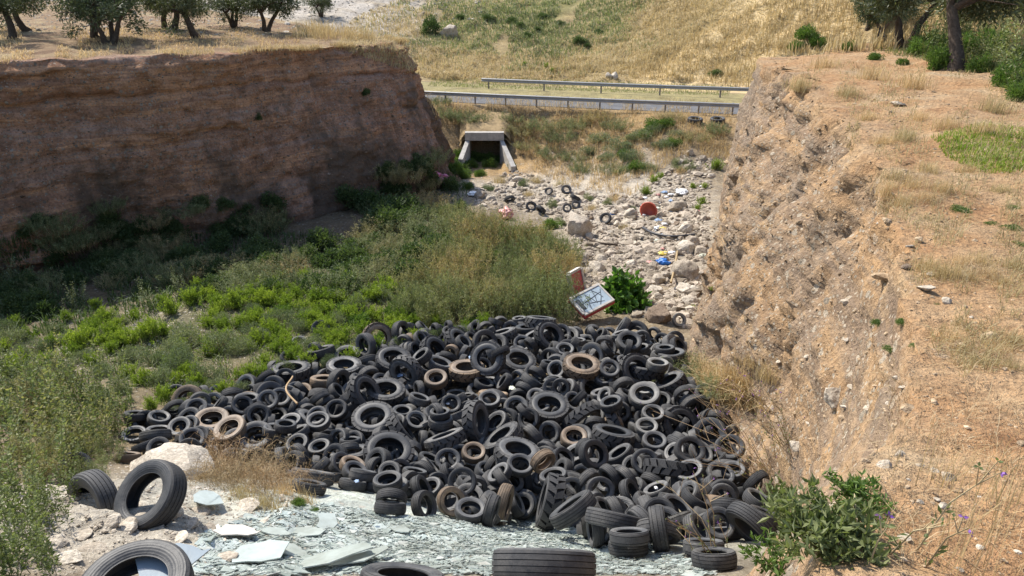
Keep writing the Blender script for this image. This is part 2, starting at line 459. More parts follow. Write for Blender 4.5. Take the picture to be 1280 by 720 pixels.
def leaf_mat(name, dark, mid, light, trans=.35, rough=.6, alt=None, through=(1.1, 1.25, .6)):
    m, t, b = new_mat(name)
    tint = attr(t, "tint").outputs["Fac"]
    c = ramp(t, tint, [(0, dark), (.5, mid), (1, light)])
    rnd = t.nodes.new("ShaderNodeObjectInfo").outputs["Random"]
    if alt: c = mix(t, ramp(t, rnd, [(.5, (0, 0, 0)), (1, (.8, .8, .8))]), c, mix(t, 1, alt, ramp(t, tint, [(0, (.5, .5, .5)), (1, (1.4, 1.4, 1.4))]), 'MULTIPLY'))
    c = mix(t, 1, c, ramp(t, rnd, [(0, (.8, .85, .8)), (1, (1.2, 1.12, 1.1))]), 'MULTIPLY')
    t.links.new(c, b.inputs["Base Color"]); b.inputs["Roughness"].default_value = rough; b.inputs["Specular IOR Level"].default_value = .3
    tr = t.nodes.new("ShaderNodeBsdfTranslucent"); t.links.new(mix(t, 1, c, through, 'MULTIPLY'), tr.inputs[0])
    ms = t.nodes.new("ShaderNodeMixShader"); ms.inputs[0].default_value = trans
    t.links.new(b.outputs[0], ms.inputs[1]); t.links.new(tr.outputs[0], ms.inputs[2])
    t.links.new(ms.outputs[0], t.nodes["Material Output"].inputs[0])
    return m

def plain_mat(name, col, rough=.6, metal=0, var=.25, scale=6, spec=.4):
    m, t, b = new_mat(name)
    n = noise_n(t, pos(t, obj=True), scale, 5, .65)
    c = ramp(t, n, [(.3, tuple(x * (1 - var) for x in col)), (.7, tuple(min(1, x * (1 + var)) for x in col))])
    t.links.new(c, b.inputs["Base Color"]); b.inputs["Roughness"].default_value = rough; b.inputs["Metallic"].default_value = metal
    b.inputs["Specular IOR Level"].default_value = spec
    bump(t, b, n, .25, .02)
    return m

M = {}
M['earth'] = earth_mat()
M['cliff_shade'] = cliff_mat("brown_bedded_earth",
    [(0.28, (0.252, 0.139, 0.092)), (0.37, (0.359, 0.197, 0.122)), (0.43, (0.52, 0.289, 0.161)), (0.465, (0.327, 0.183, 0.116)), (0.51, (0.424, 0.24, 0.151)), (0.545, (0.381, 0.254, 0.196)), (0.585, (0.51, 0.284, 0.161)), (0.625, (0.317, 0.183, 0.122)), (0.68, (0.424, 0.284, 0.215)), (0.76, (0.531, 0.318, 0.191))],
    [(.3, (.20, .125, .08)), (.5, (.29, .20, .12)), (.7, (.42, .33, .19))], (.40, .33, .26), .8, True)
M['bank_sun'] = cliff_mat("orange_stony_earth",
    [(.3, (.34, .215, .12)), (.40, (.43, .28, .155)), (.48, (.34, .24, .155)), (.53, (.28, .205, .145)), (.60, (.44, .30, .17)), (.7, (.46, .34, .22))],
    [(.28, (.31, .17, .085)), (.42, (.41, .245, .125)), (.58, (.45, .30, .17)), (.75, (.47, .36, .23))], (.54, .45, .34), 2.6)
M['limestone'] = rock_mat("limestone", [(.3, (.36, .32, .27)), (.5, (.52, .48, .42)), (.7, (.64, .60, .54))])
M['brown_rock'] = rock_mat("brown_rock", [(.3, (.16, .12, .09)), (.5, (.24, .19, .15)), (.7, (.33, .27, .21))])
M['white_rock'] = rock_mat("white_rock", [(.3, (.42, .37, .30)), (.55, (.54, .49, .42)), (.7, (.62, .58, .51))])
M['rubble'] = rock_mat("rubble_stone", [(.3, (.36, .32, .27)), (.5, (.52, .47, .41)), (.7, (.64, .60, .53))])
M['orange_stone'] = rock_mat("orange_stone", [(.3, (.34, .24, .15)), (.5, (.46, .36, .25)), (.7, (.58, .48, .36))])
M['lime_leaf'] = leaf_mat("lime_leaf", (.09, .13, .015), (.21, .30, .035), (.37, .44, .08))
M['green_leaf'] = leaf_mat("green_leaf", (.045, .08, .018), (.105, .175, .04), (.2, .28, .08))
M['fig_leaf'] = leaf_mat("fig_leaf", (.05, .11, .02), (.11, .22, .04), (.2, .34, .09), .35, .45)
M['grey_leaf'] = leaf_mat("grey_green_leaf", (.085, .105, .055), (.19, .22, .13), (.33, .36, .25), .3)
M['olive_leaf'] = leaf_mat("olive_leaf", (.04, .052, .022), (.09, .11, .05), (.19, .21, .125), .2, .45)
M['weed_leaf'] = leaf_mat("weed_leaf", (.07, .09, .035), (.165, .195, .08), (.31, .33, .17), .35, .6, (.30, .27, .13))
M['dark_leaf'] = leaf_mat("dark_leaf", (.04, .06, .022), (.08, .12, .045), (.15, .2, .09), .35)
M['thicket_leaf'] = leaf_mat("thicket_leaf", (.085, .105, .045), (.195, .23, .105), (.37, .385, .20), .35, .6, (.36, .29, .155), (1.05, 1.1, .7))
M['dry_grass'] = leaf_mat("dry_grass", (.32, .235, .12), (.52, .41, .22), (.68, .57, .36), .35, .7, None, (1.05, 1.0, .85))
M['tan_twig'] = leaf_mat("tan_twig", (.25, .175, .10), (.45, .34, .20), (.62, .50, .32), .2, .8, None, (1.05, 1, .85))
M['yellow_flower'] = leaf_mat("yellow_flower", (.30, .25, .03), (.5, .42, .05), (.65, .55, .08), .3)
M['purple_flower'] = leaf_mat("purple_flower", (.16, .06, .32), (.28, .12, .5), (.4, .22, .6), .3)
M['bark'] = plain_mat("bark", (.085, .065, .05), .95, 0, .45, 14, .1)
M['stem'] = plain_mat("green_stem", (.16, .17, .06), .7, 0, .2, 10, .2)
M['concrete'] = plain_mat("concrete", (.42, .40, .37), .9, 0, .28, 3, .2)
M['steel'] = plain_mat("galvanised_steel", (.36, .365, .37), .55, .35, .12, 4)
M['post_steel'] = plain_mat("weathered_post_steel", (.22, .2, .18), .7, .2, .3, 7)
# ---------------------------------------------------------------- ground, banks, road
def _axis(segs):
    out = [segs[0][0]]
    for a, b, st in segs:
        n = max(1, int(round((b - a) / st))); out += list(np.linspace(a, b, n + 1)[1:])
    return np.array(out)
gx = _axis([(-260, -60, 12), (-60, -20, 1.0), (-20, -12, .25), (-12, 9, .14), (9, 16, .25), (16, 50, .8), (50, 260, 12)])
gy = _axis([(-30, 1.5, 3), (1.5, 14, .11), (14, 34, .15), (34, 52, .17), (52, 70, .3), (70, 130, .6), (130, 420, 20)])
GX, GY = np.meshgrid(gx, gy)
GZ = floor_z(GX, GY)
_p = np.stack([GX, GY, GZ], -1)
# stony floor relief where the rubble lies
RUB = np.zeros_like(GX)
def blob(x, y, cx, cy, rx, ry, rot=0):
    c, s_ = math.cos(rot), math.sin(rot)
    u = ((x - cx) * c + (y - cy) * s_) / rx; v_ = (-(x - cx) * s_ + (y - cy) * c) / ry
    return np.exp(-(u * u + v_ * v_))
RUB = np.clip(1.5 * blob(GX, GY, 5.5, 33, 3.6, 9) + 1.3 * blob(GX, GY, 1.5, 40, 4.5, 4) + 1.2 * blob(GX, GY, -4.5, 7.0, 3.0, 2.0) + 1.0 * blob(GX, GY, -11, 20, 2.4, 3), 0, 1)
GZ = GZ + RUB * (np.maximum(fbm(_p * np.array([2.2, 2.2, 0]) + 3, 3), -.2) * .22)
s_, t_ = road_st(GX, GY)
def mixc(base, mask, col):
    return base * (1 - mask[..., None]) + np.array(col) * mask[..., None]
nz = fbm(_p * .22 + 50, 4)
soil = np.broadcast_to(np.array([.20, .155, .10]), GX.shape + (3,)).copy()
soil = mixc(soil, RUB, (.44, .39, .32))
emb = sstep(40.5, 44, GY) * (1 - sstep(.0, .4, t_))
soil = mixc(soil, np.clip(emb * (.75 + nz), 0, 1), (.36, .25, .13))
far = sstep(8.5, 10, t_)
soil = mixc(soil, far, (.33, .25, .13))
hillr = sstep(-2, 3, GX - 8.5 - (GY - 64)) * far
soil = mixc(soil, np.clip(hillr * (1 + nz * .4), 0, 1), (.56, .43, .24))
green = np.clip(blob(GX, GY, 2, 92, 9, 11) * (1.0 + 1.6 * nz), 0, 1)
soil = mixc(soil, green, (.21, .19, .08))
pale = sstep(-6, -14, GX - (GY - 84) * -.10) * sstep(70, 80, GY)
pale = np.clip(np.maximum(pale, sstep(-2, -9, GX) * sstep(96, 104, GY)) * (1.0 + 1.2 * nz), 0, 1)
soil = mixc(soil, pale, (.46, .42, .37))
verge = sstep(2.7, 3.0, t_) * (1 - sstep(8.3, 9.2, t_))
soil = mixc(soil, verge, (.30, .26, .13))
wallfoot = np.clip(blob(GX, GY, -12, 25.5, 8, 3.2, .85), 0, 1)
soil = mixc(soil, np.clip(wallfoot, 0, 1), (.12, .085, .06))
glz = np.clip(1.5 * blob(GX, GY, -.6, 8.2, 3.2, 1.9, -.1), 0, 1)
soil = mixc(soil, glz, (.46, .50, .46))
lush = np.clip(1.3 * blob(GX, GY, -7, 21, 7.5, 4.5, .35), 0, 1)
soil = mixc(soil, np.clip(lush * (.85 + nz), 0, 1), (.15, .14, .075))
stony = np.clip(.25 + RUB + .6 * pale, 0, 1)

def grid_obj(name, P, mats, attrs):
    nr, nc = P.shape[:2]
    g = Geo(); g.add(P.reshape(-1, 3), grid_faces(nr, nc))
    me = g.mesh(name, mats, True)
    for k, a in attrs.items():
        if a.ndim == 3:
            at_ = me.attributes.new(k, 'FLOAT_COLOR', 'POINT')
            at_.data.foreach_set("color", np.concatenate([a.reshape(-1, 3), np.ones((nr * nc, 1))], 1).astype(np.float32).ravel())
        else:
            at_ = me.attributes.new(k, 'FLOAT', 'POINT'); at_.data.foreach_set("value", a.astype(np.float32).ravel())
    o = link(name, me); o['kind'] = 'structure'
    return o
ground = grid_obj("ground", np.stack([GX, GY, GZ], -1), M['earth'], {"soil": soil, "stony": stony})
ltop = sstep(1.0, 1.02, LK)
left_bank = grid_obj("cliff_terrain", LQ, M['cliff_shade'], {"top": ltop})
rtop = sstep(.9, 1.02, RK + .12 * fbm(RP * 1.2, 3))
right_bank = grid_obj("slope_terrain", RQ, M['bank_sun'], {"top": rtop})

from mathutils.bvhtree import BVHTree
_tv, _tf, _o = [], [], 0
for P in (np.stack([GX, GY, GZ], -1), LQ, RQ):
    nr, nc = P.shape[:2]
    _tv.append(P.reshape(-1, 3)); _tf.append(grid_faces(nr, nc) + _o); _o += nr * nc
BV = BVHTree.FromPolygons(np.concatenate(_tv).tolist(), np.concatenate(_tf).tolist())
_nf = (len(gx) - 1) * (len(gy) - 1)
BVF = BVHTree.FromPolygons(_tv[0].tolist(), _tf[0].tolist())
def drop(x, y, top=60.0, bv=BV):
    """ground height under a plan point (topmost surface)"""
    h = bv.ray_cast(Vector((x, y, top)), Vector((0, 0, -1)))
    return h[0].z if h[0] is not None else -10.0
def see(u, v):
    """point of the terrain on the sight line through photo pixel (u, v), with its normal"""
    d = Vector(ray(u, v)).normalized()
    h = BV.ray_cast(d * .3, d)
    if h[0] is None: return Vector(d * 150), Vector((0, 0, 1))
    n = h[1] if h[1].z > 0 else -h[1]
    return h[0], n

# road surface with worn asphalt
g = Geo()
ss = np.linspace(-60, 60, 160); tt = np.array([-.15, .4, 1.0, 1.6, 2.2, 2.8])
bend = 0.006 * np.clip(ss - 4, -60, 60) ** 2 * .25
PX = RD0[0] + ss[None] * RDT[0] + (tt[:, None] + bend[None]) * RDN[0]
PY = RD0[1] + ss[None] * RDT[1] + (tt[:, None] + bend[None]) * RDN[1]
g.add(np.stack([PX, PY, np.full_like(PX, -10.29)], -1).reshape(-1, 3), grid_faces(6, 160))
M['asphalt'] = plain_mat("asphalt", (.13, .13, .135), .9, 0, .25, 2, .2)
road = g.build("road", M['asphalt']); road['kind'] = 'structure'
# ---------------------------------------------------------------- tyres
def rubber(name, base, dust, amount, tread, lug=False):
    m, t, b = new_mat(name)
    P = pos(t, obj=True)
    oi = t.nodes.new("ShaderNodeObjectInfo")
    off = t.nodes.new("ShaderNodeVectorMath"); off.operation = 'ADD'
    cm = t.nodes.new("ShaderNodeCombineXYZ"); t.links.new(math_n(t, 'MULTIPLY', oi.outputs["Random"], 40), cm.inputs[0])
    t.links.new(P, off.inputs[0]); t.links.new(cm.outputs[0], off.inputs[1])
    n = noise_n(t, off.outputs[0], 4.5, 6, .7, .4); n2 = noise_n(t, off.outputs[0], 28, 4, .7)
    d = math_n(t, 'MULTIPLY', ramp(t, n, [(.38, (0, 0, 0)), (.68, (1, 1, 1))]), amount)
    d = math_n(t, 'MULTIPLY', d, math_n(t, 'MULTIPLY_ADD', n2, 1.2, .3))
    d = math_n(t, 'MULTIPLY', d, math_n(t, 'MULTIPLY_ADD', oi.outputs["Random"], 1.1, .35))
    c = mix(t, d, base, dust)
    t.links.new(c, b.inputs["Base Color"]); b.inputs["Roughness"].default_value = .72 if tread else .55
    b.inputs["Specular IOR Level"].default_value = .38
    s = t.nodes.new("ShaderNodeSeparateXYZ"); t.links.new(P, s.inputs[0])
    if tread and not lug:
        ang = math_n(t, 'ARCTAN2', s.outputs[1], s.outputs[0])
        az = math_n(t, 'ABSOLUTE', s.outputs[2])
        ph = math_n(t, 'ADD', math_n(t, 'MULTIPLY', ang, 62), math_n(t, 'MULTIPLY', az, 60))
        w_ = math_n(t, 'SINE', ph)
        h = math_n(t, 'MULTIPLY', math_n(t, 'GREATER_THAN', w_, .55), -1.0)
        h = math_n(t, 'ADD', h, math_n(t, 'MULTIPLY', n2, .5))
        bump(t, b, h, .7, .006)
    else:
        r = math_n(t, 'SQRT', math_n(t, 'ADD', math_n(t, 'MULTIPLY', s.outputs[0], s.outputs[0]), math_n(t, 'MULTIPLY', s.outputs[1], s.outputs[1])))
        h = math_n(t, 'ADD', math_n(t, 'MULTIPLY', math_n(t, 'SINE', math_n(t, 'MULTIPLY', r, 260)), .25), n2)
        bump(t, b, h, .45, .006)
    return m
FIN = {  # finish: (tread, sidewall)
 'black': (rubber("black_tread_rubber", (.029, .030, .033), (.11, .104, .096), .65, True), rubber("black_sidewall_rubber", (.038, .040, .044), (.14, .135, .125), .75, False)),
 'grey': (rubber("grey_tread_rubber", (.046, .047, .05), (.15, .142, .13), .75, True), rubber("grey_sidewall_rubber", (.07, .072, .076), (.21, .202, .188), .85, False)),
 'pale': (rubber("dull_tread_rubber", (.05, .05, .05), (.18, .17, .15), .8, True), rubber("pale_sidewall_rubber", (.15, .147, .14), (.30, .29, .265), 1.0, False)),
 'brown': (rubber("brown_tread_rubber", (.09, .07, .052), (.24, .17, .11), 1.0, True), rubber("brown_sidewall_rubber", (.15, .115, .085), (.34, .25, .17), 1.0, False)),
}
# type: outer radius, bead radius, width, groove centres, groove half width, lugs
TYRE = [(.205, .122, .135, (-.22, 0, .22), .02), (.218, .136, .145, (-.3, -.1, .1, .3), .017), (.23, .146, .155, (-.25, .25), .03), (.262, .158, .18, (-.28, 0, .28), .022),
        (.24, .14, .15, (-.33, -.11, .11, .33), .02), (.43, .255, .25, (-.3, -.1, .1, .3), .016), (.46, .262, .275, None, 0), (.42, .24, .235, None, 0), (.335, .198, .19, (-.3, -.1, .1, .3), .016)]
def lathe(prof, n, a0=0.0):
    prof = np.asarray(prof, float); a = np.linspace(0, math.tau, n, endpoint=False) + a0
    v = np.stack([prof[None, :, 0] * np.cos(a)[:, None], prof[None, :, 0] * np.sin(a)[:, None], np.broadcast_to(prof[None, :, 1], (n, len(prof)))], -1)
    k = len(prof); i = np.arange(n)[:, None] * k + np.arange(k - 1)[None]; j = (np.arange(n)[:, None] + 1) % n * k + np.arange(k - 1)[None]
    return v.reshape(-1, 3), np.stack([i, j, j + 1, i + 1], -1).reshape(-1, 4)
def tyre_geo(ti, seg, fine=True):
    """tread, sidewall a, sidewall b as Geo; z is the axle"""
    Ro, ri, W, gr, gw = TYRE[ti]
    H = Ro - ri
    lug = gr is None
    Rt = Ro - (.045 if lug else 0)
    crown = lambda f: Rt - .035 * H * (2 * f) ** 4 - .012 * (2 * f) ** 2
    pr = [(crown(-.43) - .02 * 1, -.47 * W), (crown(-.42), -.42 * W)]
    if not lug and fine:
        for f in gr:
            dp = .009 if ti < 5 else .015
            pr += [(crown(f), (f - gw) * W), (crown(f) - dp, (f - gw * .8) * W), (crown(f) - dp, (f + gw * .8) * W), (crown(f), (f + gw) * W)]
    else:
        pr += [(crown(0), 0)]
    pr += [(crown(.42), .42 * W), (crown(.43) - .02, .47 * W)]
    tread = Geo(); v, f = lathe(pr, seg); tread.add(v, f, 0)
    if lug:
        nl = 17
        for k in range(nl * 2):
            sgn = 1 if k % 2 else -1; a = math.tau * k / (nl * 2)
            pts = []
            for q, (fz, da) in enumerate(((.0, 0), (.25, .10), (.47, .17))):
                wa = .085 / Ro * .55 * (1 + .25 * q)
                for rr in (crown(fz) - .03, Ro - .006 * q):
                    for s in (-1, 1):
                        aa = a + da * sgn * 0 + da + s * wa
                        pts.append((rr * math.cos(aa), rr * math.sin(aa), sgn * (fz - .03) * W))
            fs = []
            for q in range(2):
                o = q * 4
                fs += [(o + 2, o + 3, o + 7, o + 6), (o, o + 2, o + 6, o + 4), (o + 1, o + 5, o + 7, o + 3)]
            fs += [(0, 1, 3, 2), (8, 10, 11, 9)]
            tread.add(pts, fs, 0)
    # inner liner belongs to the tread part
    il = [(crown(-.43) - .02, -.465 * W), (Rt - .25 * H, -.44 * W), (Rt - .16 * H, -.30 * W), (Rt - .13 * H, 0), (Rt - .16 * H, .30 * W), (Rt - .25 * H, .44 * W), (crown(.43) - .02, .465 * W)]
    v, f = lathe(il, seg); tread.add(v, f[:, ::-1], 1)
    sides = []
    for s in (-1, 1):
        sp = [(crown(.43) - .02, .47 * W), (Rt - .22 * H, .495 * W), (Rt - .42 * H, .505 * W), (Rt - .62 * H, .49 * W), (Rt - .78 * H, .45 * W), (ri + .10 * H, .41 * W), (ri + .02, .40 * W), (ri, .385 * W), (ri, .33 * W),
              (ri + .02, .32 * W), (ri + .25 * H, .37 * W), (Rt - .5 * H, .45 * W), (Rt - .25 * H, .44 * W)]
        g = Geo(); v, f = lathe([(r, s * z) for r, z in sp], seg); g.add(v, f if s > 0 else f[:, ::-1], 0)
        sides.append(g)
    return tread, sides
TM = []
for ti in range(9):
    tr, sd = tyre_geo(ti, 38 if ti < 5 else 52)
    TM.append((tr.mesh("tread", [FIN['black'][0], FIN['black'][1]], True), sd[0].mesh("sidewall", [FIN['black'][1]], True), sd[1].mesh("sidewall", [FIN['black'][1]], True)))
for a in TM:
    for me in a:
        me.set_sharp_from_angle(angle=R(38))
def make_tyre(ti, fin, loc, quat, label, group, name="car_tyre"):
    e = empty(name, loc); e.rotation_mode = 'QUATERNION'; e.rotation_quaternion = quat
    tag(e, label, "tyre", group)
    h_ = (abs(hash((round(loc[0], 3), round(loc[1], 3)))) % 1000) / 1000.0      # no two tyres are equally round
    e.scale = (1 + .05 * (h_ - .3), 1 - .09 * h_, 1 + .12 * (((h_ * 7) % 1) - .5))
    for me, nm in zip(TM[ti], ("tread", "sidewall", "sidewall")):
        o = link(nm, me, e)
        if fin != 'black':
            o.material_slots[0].link = 'OBJECT'; o.material_slots[0].material = FIN[fin][0 if nm == "tread" else 1]
            if nm == "tread":
                o.material_slots[1].link = 'OBJECT'; o.material_slots[1].material = FIN[fin][1]
    return e
# ---------------------------------------------------------------- plants
def unit(v): return v / (np.linalg.norm(v, axis=-1, keepdims=True) + 1e-9)
def leaves(g, C, D, Ln, Wd, rng, m=0, tint=None, fold=.25):
    """diamond leaves: base C, direction D, length Ln, width Wd"""
    n = len(C); D = unit(np.asarray(D, float))
    r = rng.normal(size=(n, 3)); s = unit(np.cross(D, r)); up = np.cross(s, D)
    Ln = np.broadcast_to(np.asarray(Ln, float), (n,))[:, None]; Wd = np.broadcast_to(np.asarray(Wd, float), (n,))[:, None]
    mid = C + D * Ln * .45 + up * Ln * fold * .3
    v = np.stack([C, mid + s * Wd * .5, C + D * Ln, mid - s * Wd * .5], 1).reshape(-1, 3)
    f = np.arange(n * 4).reshape(n, 4)
    if tint is None: tint = np.clip(rng.normal(.5, .22, n), 0, 1)
    g.add(v, f, m, tint)
def tube(g, P, r0, r1, m=0, k=5, tint=.5):
    P = np.asarray(P, float); n = len(P)
    T = unit(np.gradient(P, axis=0)); ref = np.array([.3, .2, 1.0]) if abs(T[0, 2]) < .9 else np.array([1.0, .1, 0])
    A = unit(np.cross(T, ref)); B = np.cross(T, A)
    rr = np.linspace(r0, r1, n)
    a = np.linspace(0, math.tau, k, endpoint=False)
    v = P[:, None] + (A[:, None] * np.cos(a)[None, :, None] + B[:, None] * np.sin(a)[None, :, None]) * rr[:, None, None]
    i = np.arange(n - 1)[:, None] * k + np.arange(k)[None]; j = np.arange(n - 1)[:, None] * k + (np.arange(k)[None] + 1) % k
    g.add(v.reshape(-1, 3), np.stack([i, j, j + k, i + k], -1).reshape(-1, 4), m, tint)
def blades(g, C, H, Wd, rng, lean=.35, m=0, tint=None):
    """grass blades: two segment bent strips"""
    n = len(C); az = rng.uniform(0, math.tau, n); l = np.abs(rng.normal(0, lean, n))
    d = np.stack([np.cos(az), np.sin(az), 0 * az], -1)
    H = np.broadcast_to(np.asarray(H, float), (n,))[:, None]; Wd = np.broadcast_to(np.asarray(Wd, float), (n,))[:, None]
    s = np.stack([-np.sin(az + rng.normal(0, .8, n)), np.cos(az), 0 * az], -1)
    up = np.array([0, 0, 1.0]); l = l[:, None]
    p1 = C + up * H * .6 + d * H * l * .35; p2 = C + up * H * (1 - .25 * l) + d * H * l * 1.1
    v = np.stack([C - s * Wd * .5, C + s * Wd * .5, p1 + s * Wd * .4, p1 - s * Wd * .4, p2], 1).reshape(-1, 3)
    b = np.arange(n)[:, None] * 5
    if tint is None: tint = np.clip(rng.normal(.5, .24, n), 0, 1)
    g.add(v, b + np.array([[0, 1, 2, 3]]), m, tint)
    g.add(v, b + np.array([[3, 2, 4]]), m, tint)
def dome_pts(n, rng, rx, rz, shell=.55):
    d = unit(rng.normal(size=(n, 3))); d[:, 2] = np.abs(d[:, 2])
    r = rng.uniform(shell, 1, n)[:, None] ** .7
    return d * r * np.array([rx, rx, rz]), d
def clump_dome(n, rng, rx, rz, nc=14, cr=.38):
    """leaf positions gathered in sub-clumps so that the outline is uneven"""
    c, d = dome_pts(nc, rng, rx * .72, rz * .75, .35)
    k = rng.integers(0, nc, n); sz = rng.uniform(.6, 1.25, nc)[k][:, None]
    o = unit(rng.normal(size=(n, 3))) * rng.uniform(.2, 1, n)[:, None] ** .5
    p = c[k] + o * sz * np.array([rx, rx, rz]) * cr
    p[:, 2] = np.abs(p[:, 2]) * .98 + .01
    return p, unit(o + d[k] * .6 + np.array([0, 0, .5]))

def g_lime(seed, n=1500, rx=.5, rz=.55):
    rng = np.random.default_rng(seed); g = Geo()
    ns = 46
    az = rng.uniform(0, math.tau, ns); inc = np.abs(rng.normal(0, .55, ns))
    d = np.stack([np.cos(az) * np.sin(inc), np.sin(az) * np.sin(inc), np.cos(inc)], -1); ln = rng.uniform(.7, 1.1, ns) * rz
    base = np.stack([rng.normal(0, rx * .22, ns), rng.normal(0, rx * .22, ns), 0 * az], -1)
    for k in range(ns): tube(g, [base[k], base[k] + d[k] * ln[k]], .006, .003, 1, 3)
    k = rng.integers(0, ns, n); u = rng.uniform(.15, 1.03, n)
    C = base[k] + d[k] * (ln[k] * u)[:, None]
    D = unit(d[k] * .8 + rng.normal(0, .6, (n, 3)))
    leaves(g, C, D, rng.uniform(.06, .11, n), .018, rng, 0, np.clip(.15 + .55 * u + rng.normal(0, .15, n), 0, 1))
    return g
def g_bush(seed, n, rx, rz, ll, lw, nc=16, cr=.4, stems=14):
    rng = np.random.default_rng(seed); g = Geo()
    p, d = clump_dome(n, rng, rx, rz, nc, cr)
    leaves(g, p, unit(d + rng.normal(0, .5, (n, 3))), rng.uniform(.7, 1.3, n) * ll, lw * rng.uniform(.7, 1.2, n), rng)
    for k in range(stems):
        e = p[rng.integers(0, n)] * .9
        tube(g, [np.array([e[0] * .12, e[1] * .12, -.05]), e * np.array([.5, .5, .6]), e], .012, .004, 1, 4)
    return g
def g_stalks(seed, ns=16, h=1.2, rx=.35, ll=.085, lw=.034, per=52, lean=.16, flowers=0):
    """upright leafy stems"""
    rng = np.random.default_rng(seed); g = Geo()
    for s in range(ns):
        b = np.array([rng.normal(0, rx * .6), rng.normal(0, rx * .6), -.04]); hh = h * rng.uniform(.55, 1.1)
        dr = np.array([rng.normal(0, lean), rng.normal(0, lean), 1.0])
        P = np.stack([b, b + dr * hh * .5, b + dr * hh + np.array([rng.normal(0, .06), rng.normal(0, .06), 0])])
        tube(g, P, .006, .002, 1, 3)
        u = rng.uniform(.08, 1, per); C = b + (P[-1] - b) * u[:, None]
        az = rng.uniform(0, math.tau, per)
        D = np.stack([np.cos(az), np.sin(az), rng.uniform(.1, 1.1, per)], -1)
        C = C + np.stack([np.cos(az), np.sin(az), 0 * az], -1) * (rng.uniform(0, .09, per) * (1.1 - u))[:, None]
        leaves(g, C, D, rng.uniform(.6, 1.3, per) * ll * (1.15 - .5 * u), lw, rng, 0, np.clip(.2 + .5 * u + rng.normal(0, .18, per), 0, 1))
        if flowers:
            C = P[-1] + rng.normal(0, .05, (flowers, 3)); leaves(g, C, rng.normal(size=(flowers, 3)) + [0, 0, .6], .03, .022, rng, 2)
    return g
def g_thicket(seed, n=5200, ns=130, rx=1.0, h=1.5):
    """tall mass of upright weeds, half green and half dry"""
    rng = np.random.default_rng(seed); g = Geo()
    az = rng.uniform(0, math.tau, ns); rr = rx * np.sqrt(rng.uniform(0, 1, ns))
    base = np.stack([np.cos(az) * rr, np.sin(az) * rr, 0 * az - .05], -1)
    hh = h * rng.uniform(.5, 1.05, ns) * (1 - .35 * (rr / rx) ** 2)
    d = np.stack([rng.normal(0, .2, ns) + np.cos(az) * .12, rng.normal(0, .2, ns) + np.sin(az) * .12, np.ones(ns)], -1)
    tip = base + d * hh[:, None]
    for k in range(ns): tube(g, [base[k], (base[k] + tip[k]) * .5 + rng.normal(0, .03, 3), tip[k]], .007, .002, 1, 3, rng.uniform(.2, .9))
    tone = rng.uniform(-.3, .35, ns)
    k = rng.integers(0, ns, n); u = rng.uniform(.12, 1.02, n) ** .8
    C = base[k] + (tip[k] - base[k]) * u[:, None] + rng.normal(0, .035, (n, 3))
    D = unit(rng.normal(0, .6, (n, 3)) + np.array([0, 0, .75]))
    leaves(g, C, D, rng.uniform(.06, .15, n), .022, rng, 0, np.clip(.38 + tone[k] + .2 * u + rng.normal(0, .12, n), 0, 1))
    return g
def g_bramble(seed, ns=120, rx=.9, h=.7):
    """dry arching twigs"""
    rng = np.random.default_rng(seed); g = Geo()
    for s in range(ns):
        a = rng.uniform(0, math.tau); b = np.array([rng.normal(0, rx * .5), rng.normal(0, rx * .5), -.05])
        L_ = rng.uniform(.4, 1.1); d = np.array([math.cos(a), math.sin(a), 0])
        hh = h * rng.uniform(.3, 1.1)
        P = [b + d * L_ * t_ + np.array([0, 0, hh * math.sin(min(1, t_ * 1.25) * 2.6)]) + rng.normal(0, .03, 3) for t_ in (0, .25, .5, .75, 1)]
        tube(g, P, .007, .002, 0, 3, rng.uniform(.15, .95))
        m_ = rng.integers(4, 12)
        C = np.array([P[rng.integers(1, 5)] for _ in range(m_)]) + rng.normal(0, .03, (m_, 3))
        leaves(g, C, rng.normal(size=(m_, 3)), rng.uniform(.06, .2, m_), .012, rng, 0)
    return g
def g_tuft(seed, n=260, r=.16, h=.4, w_=.008, lean=.45):
    rng = np.random.default_rng(seed); g = Geo()
    C = np.concatenate([rng.normal(0, r, (n, 2)), np.full((n, 1), -.03)], 1)
    blades(g, C, h * rng.uniform(.4, 1.15, n), w_, rng, lean)
    return g
def g_broad(seed, n, rx, rz, ll, lw, stems=18, per=7):
    """shrub of leafy branches: leaves sit along branch ends"""
    rng = np.random.default_rng(seed); g = Geo()
    tips, d = clump_dome(n // per, rng, rx, rz, 22, .34)
    for k, p in enumerate(tips):
        root = np.array([p[0] * .25, p[1] * .25, p[2] * .25])
        if k < stems * 3: tube(g, [root * .3, (root + p) * .5, p], .012 * min(1, rz), .003, 1, 4)
        u = rng.uniform(-.35, .1, per)
        C = p + unit(p - root) * (u * ll * 3)[:, None]
        D = unit(d[k] * .5 + rng.normal(0, .7, (per, 3)) + np.array([0, 0, .25]))
        leaves(g, C, D, ll * rng.uniform(.6, 1.2, per), lw * rng.uniform(.7, 1.2, per), rng, 0, np.clip(rng.normal(.5, .2) + rng.normal(0, .12, per), 0, 1), .35)
    return g

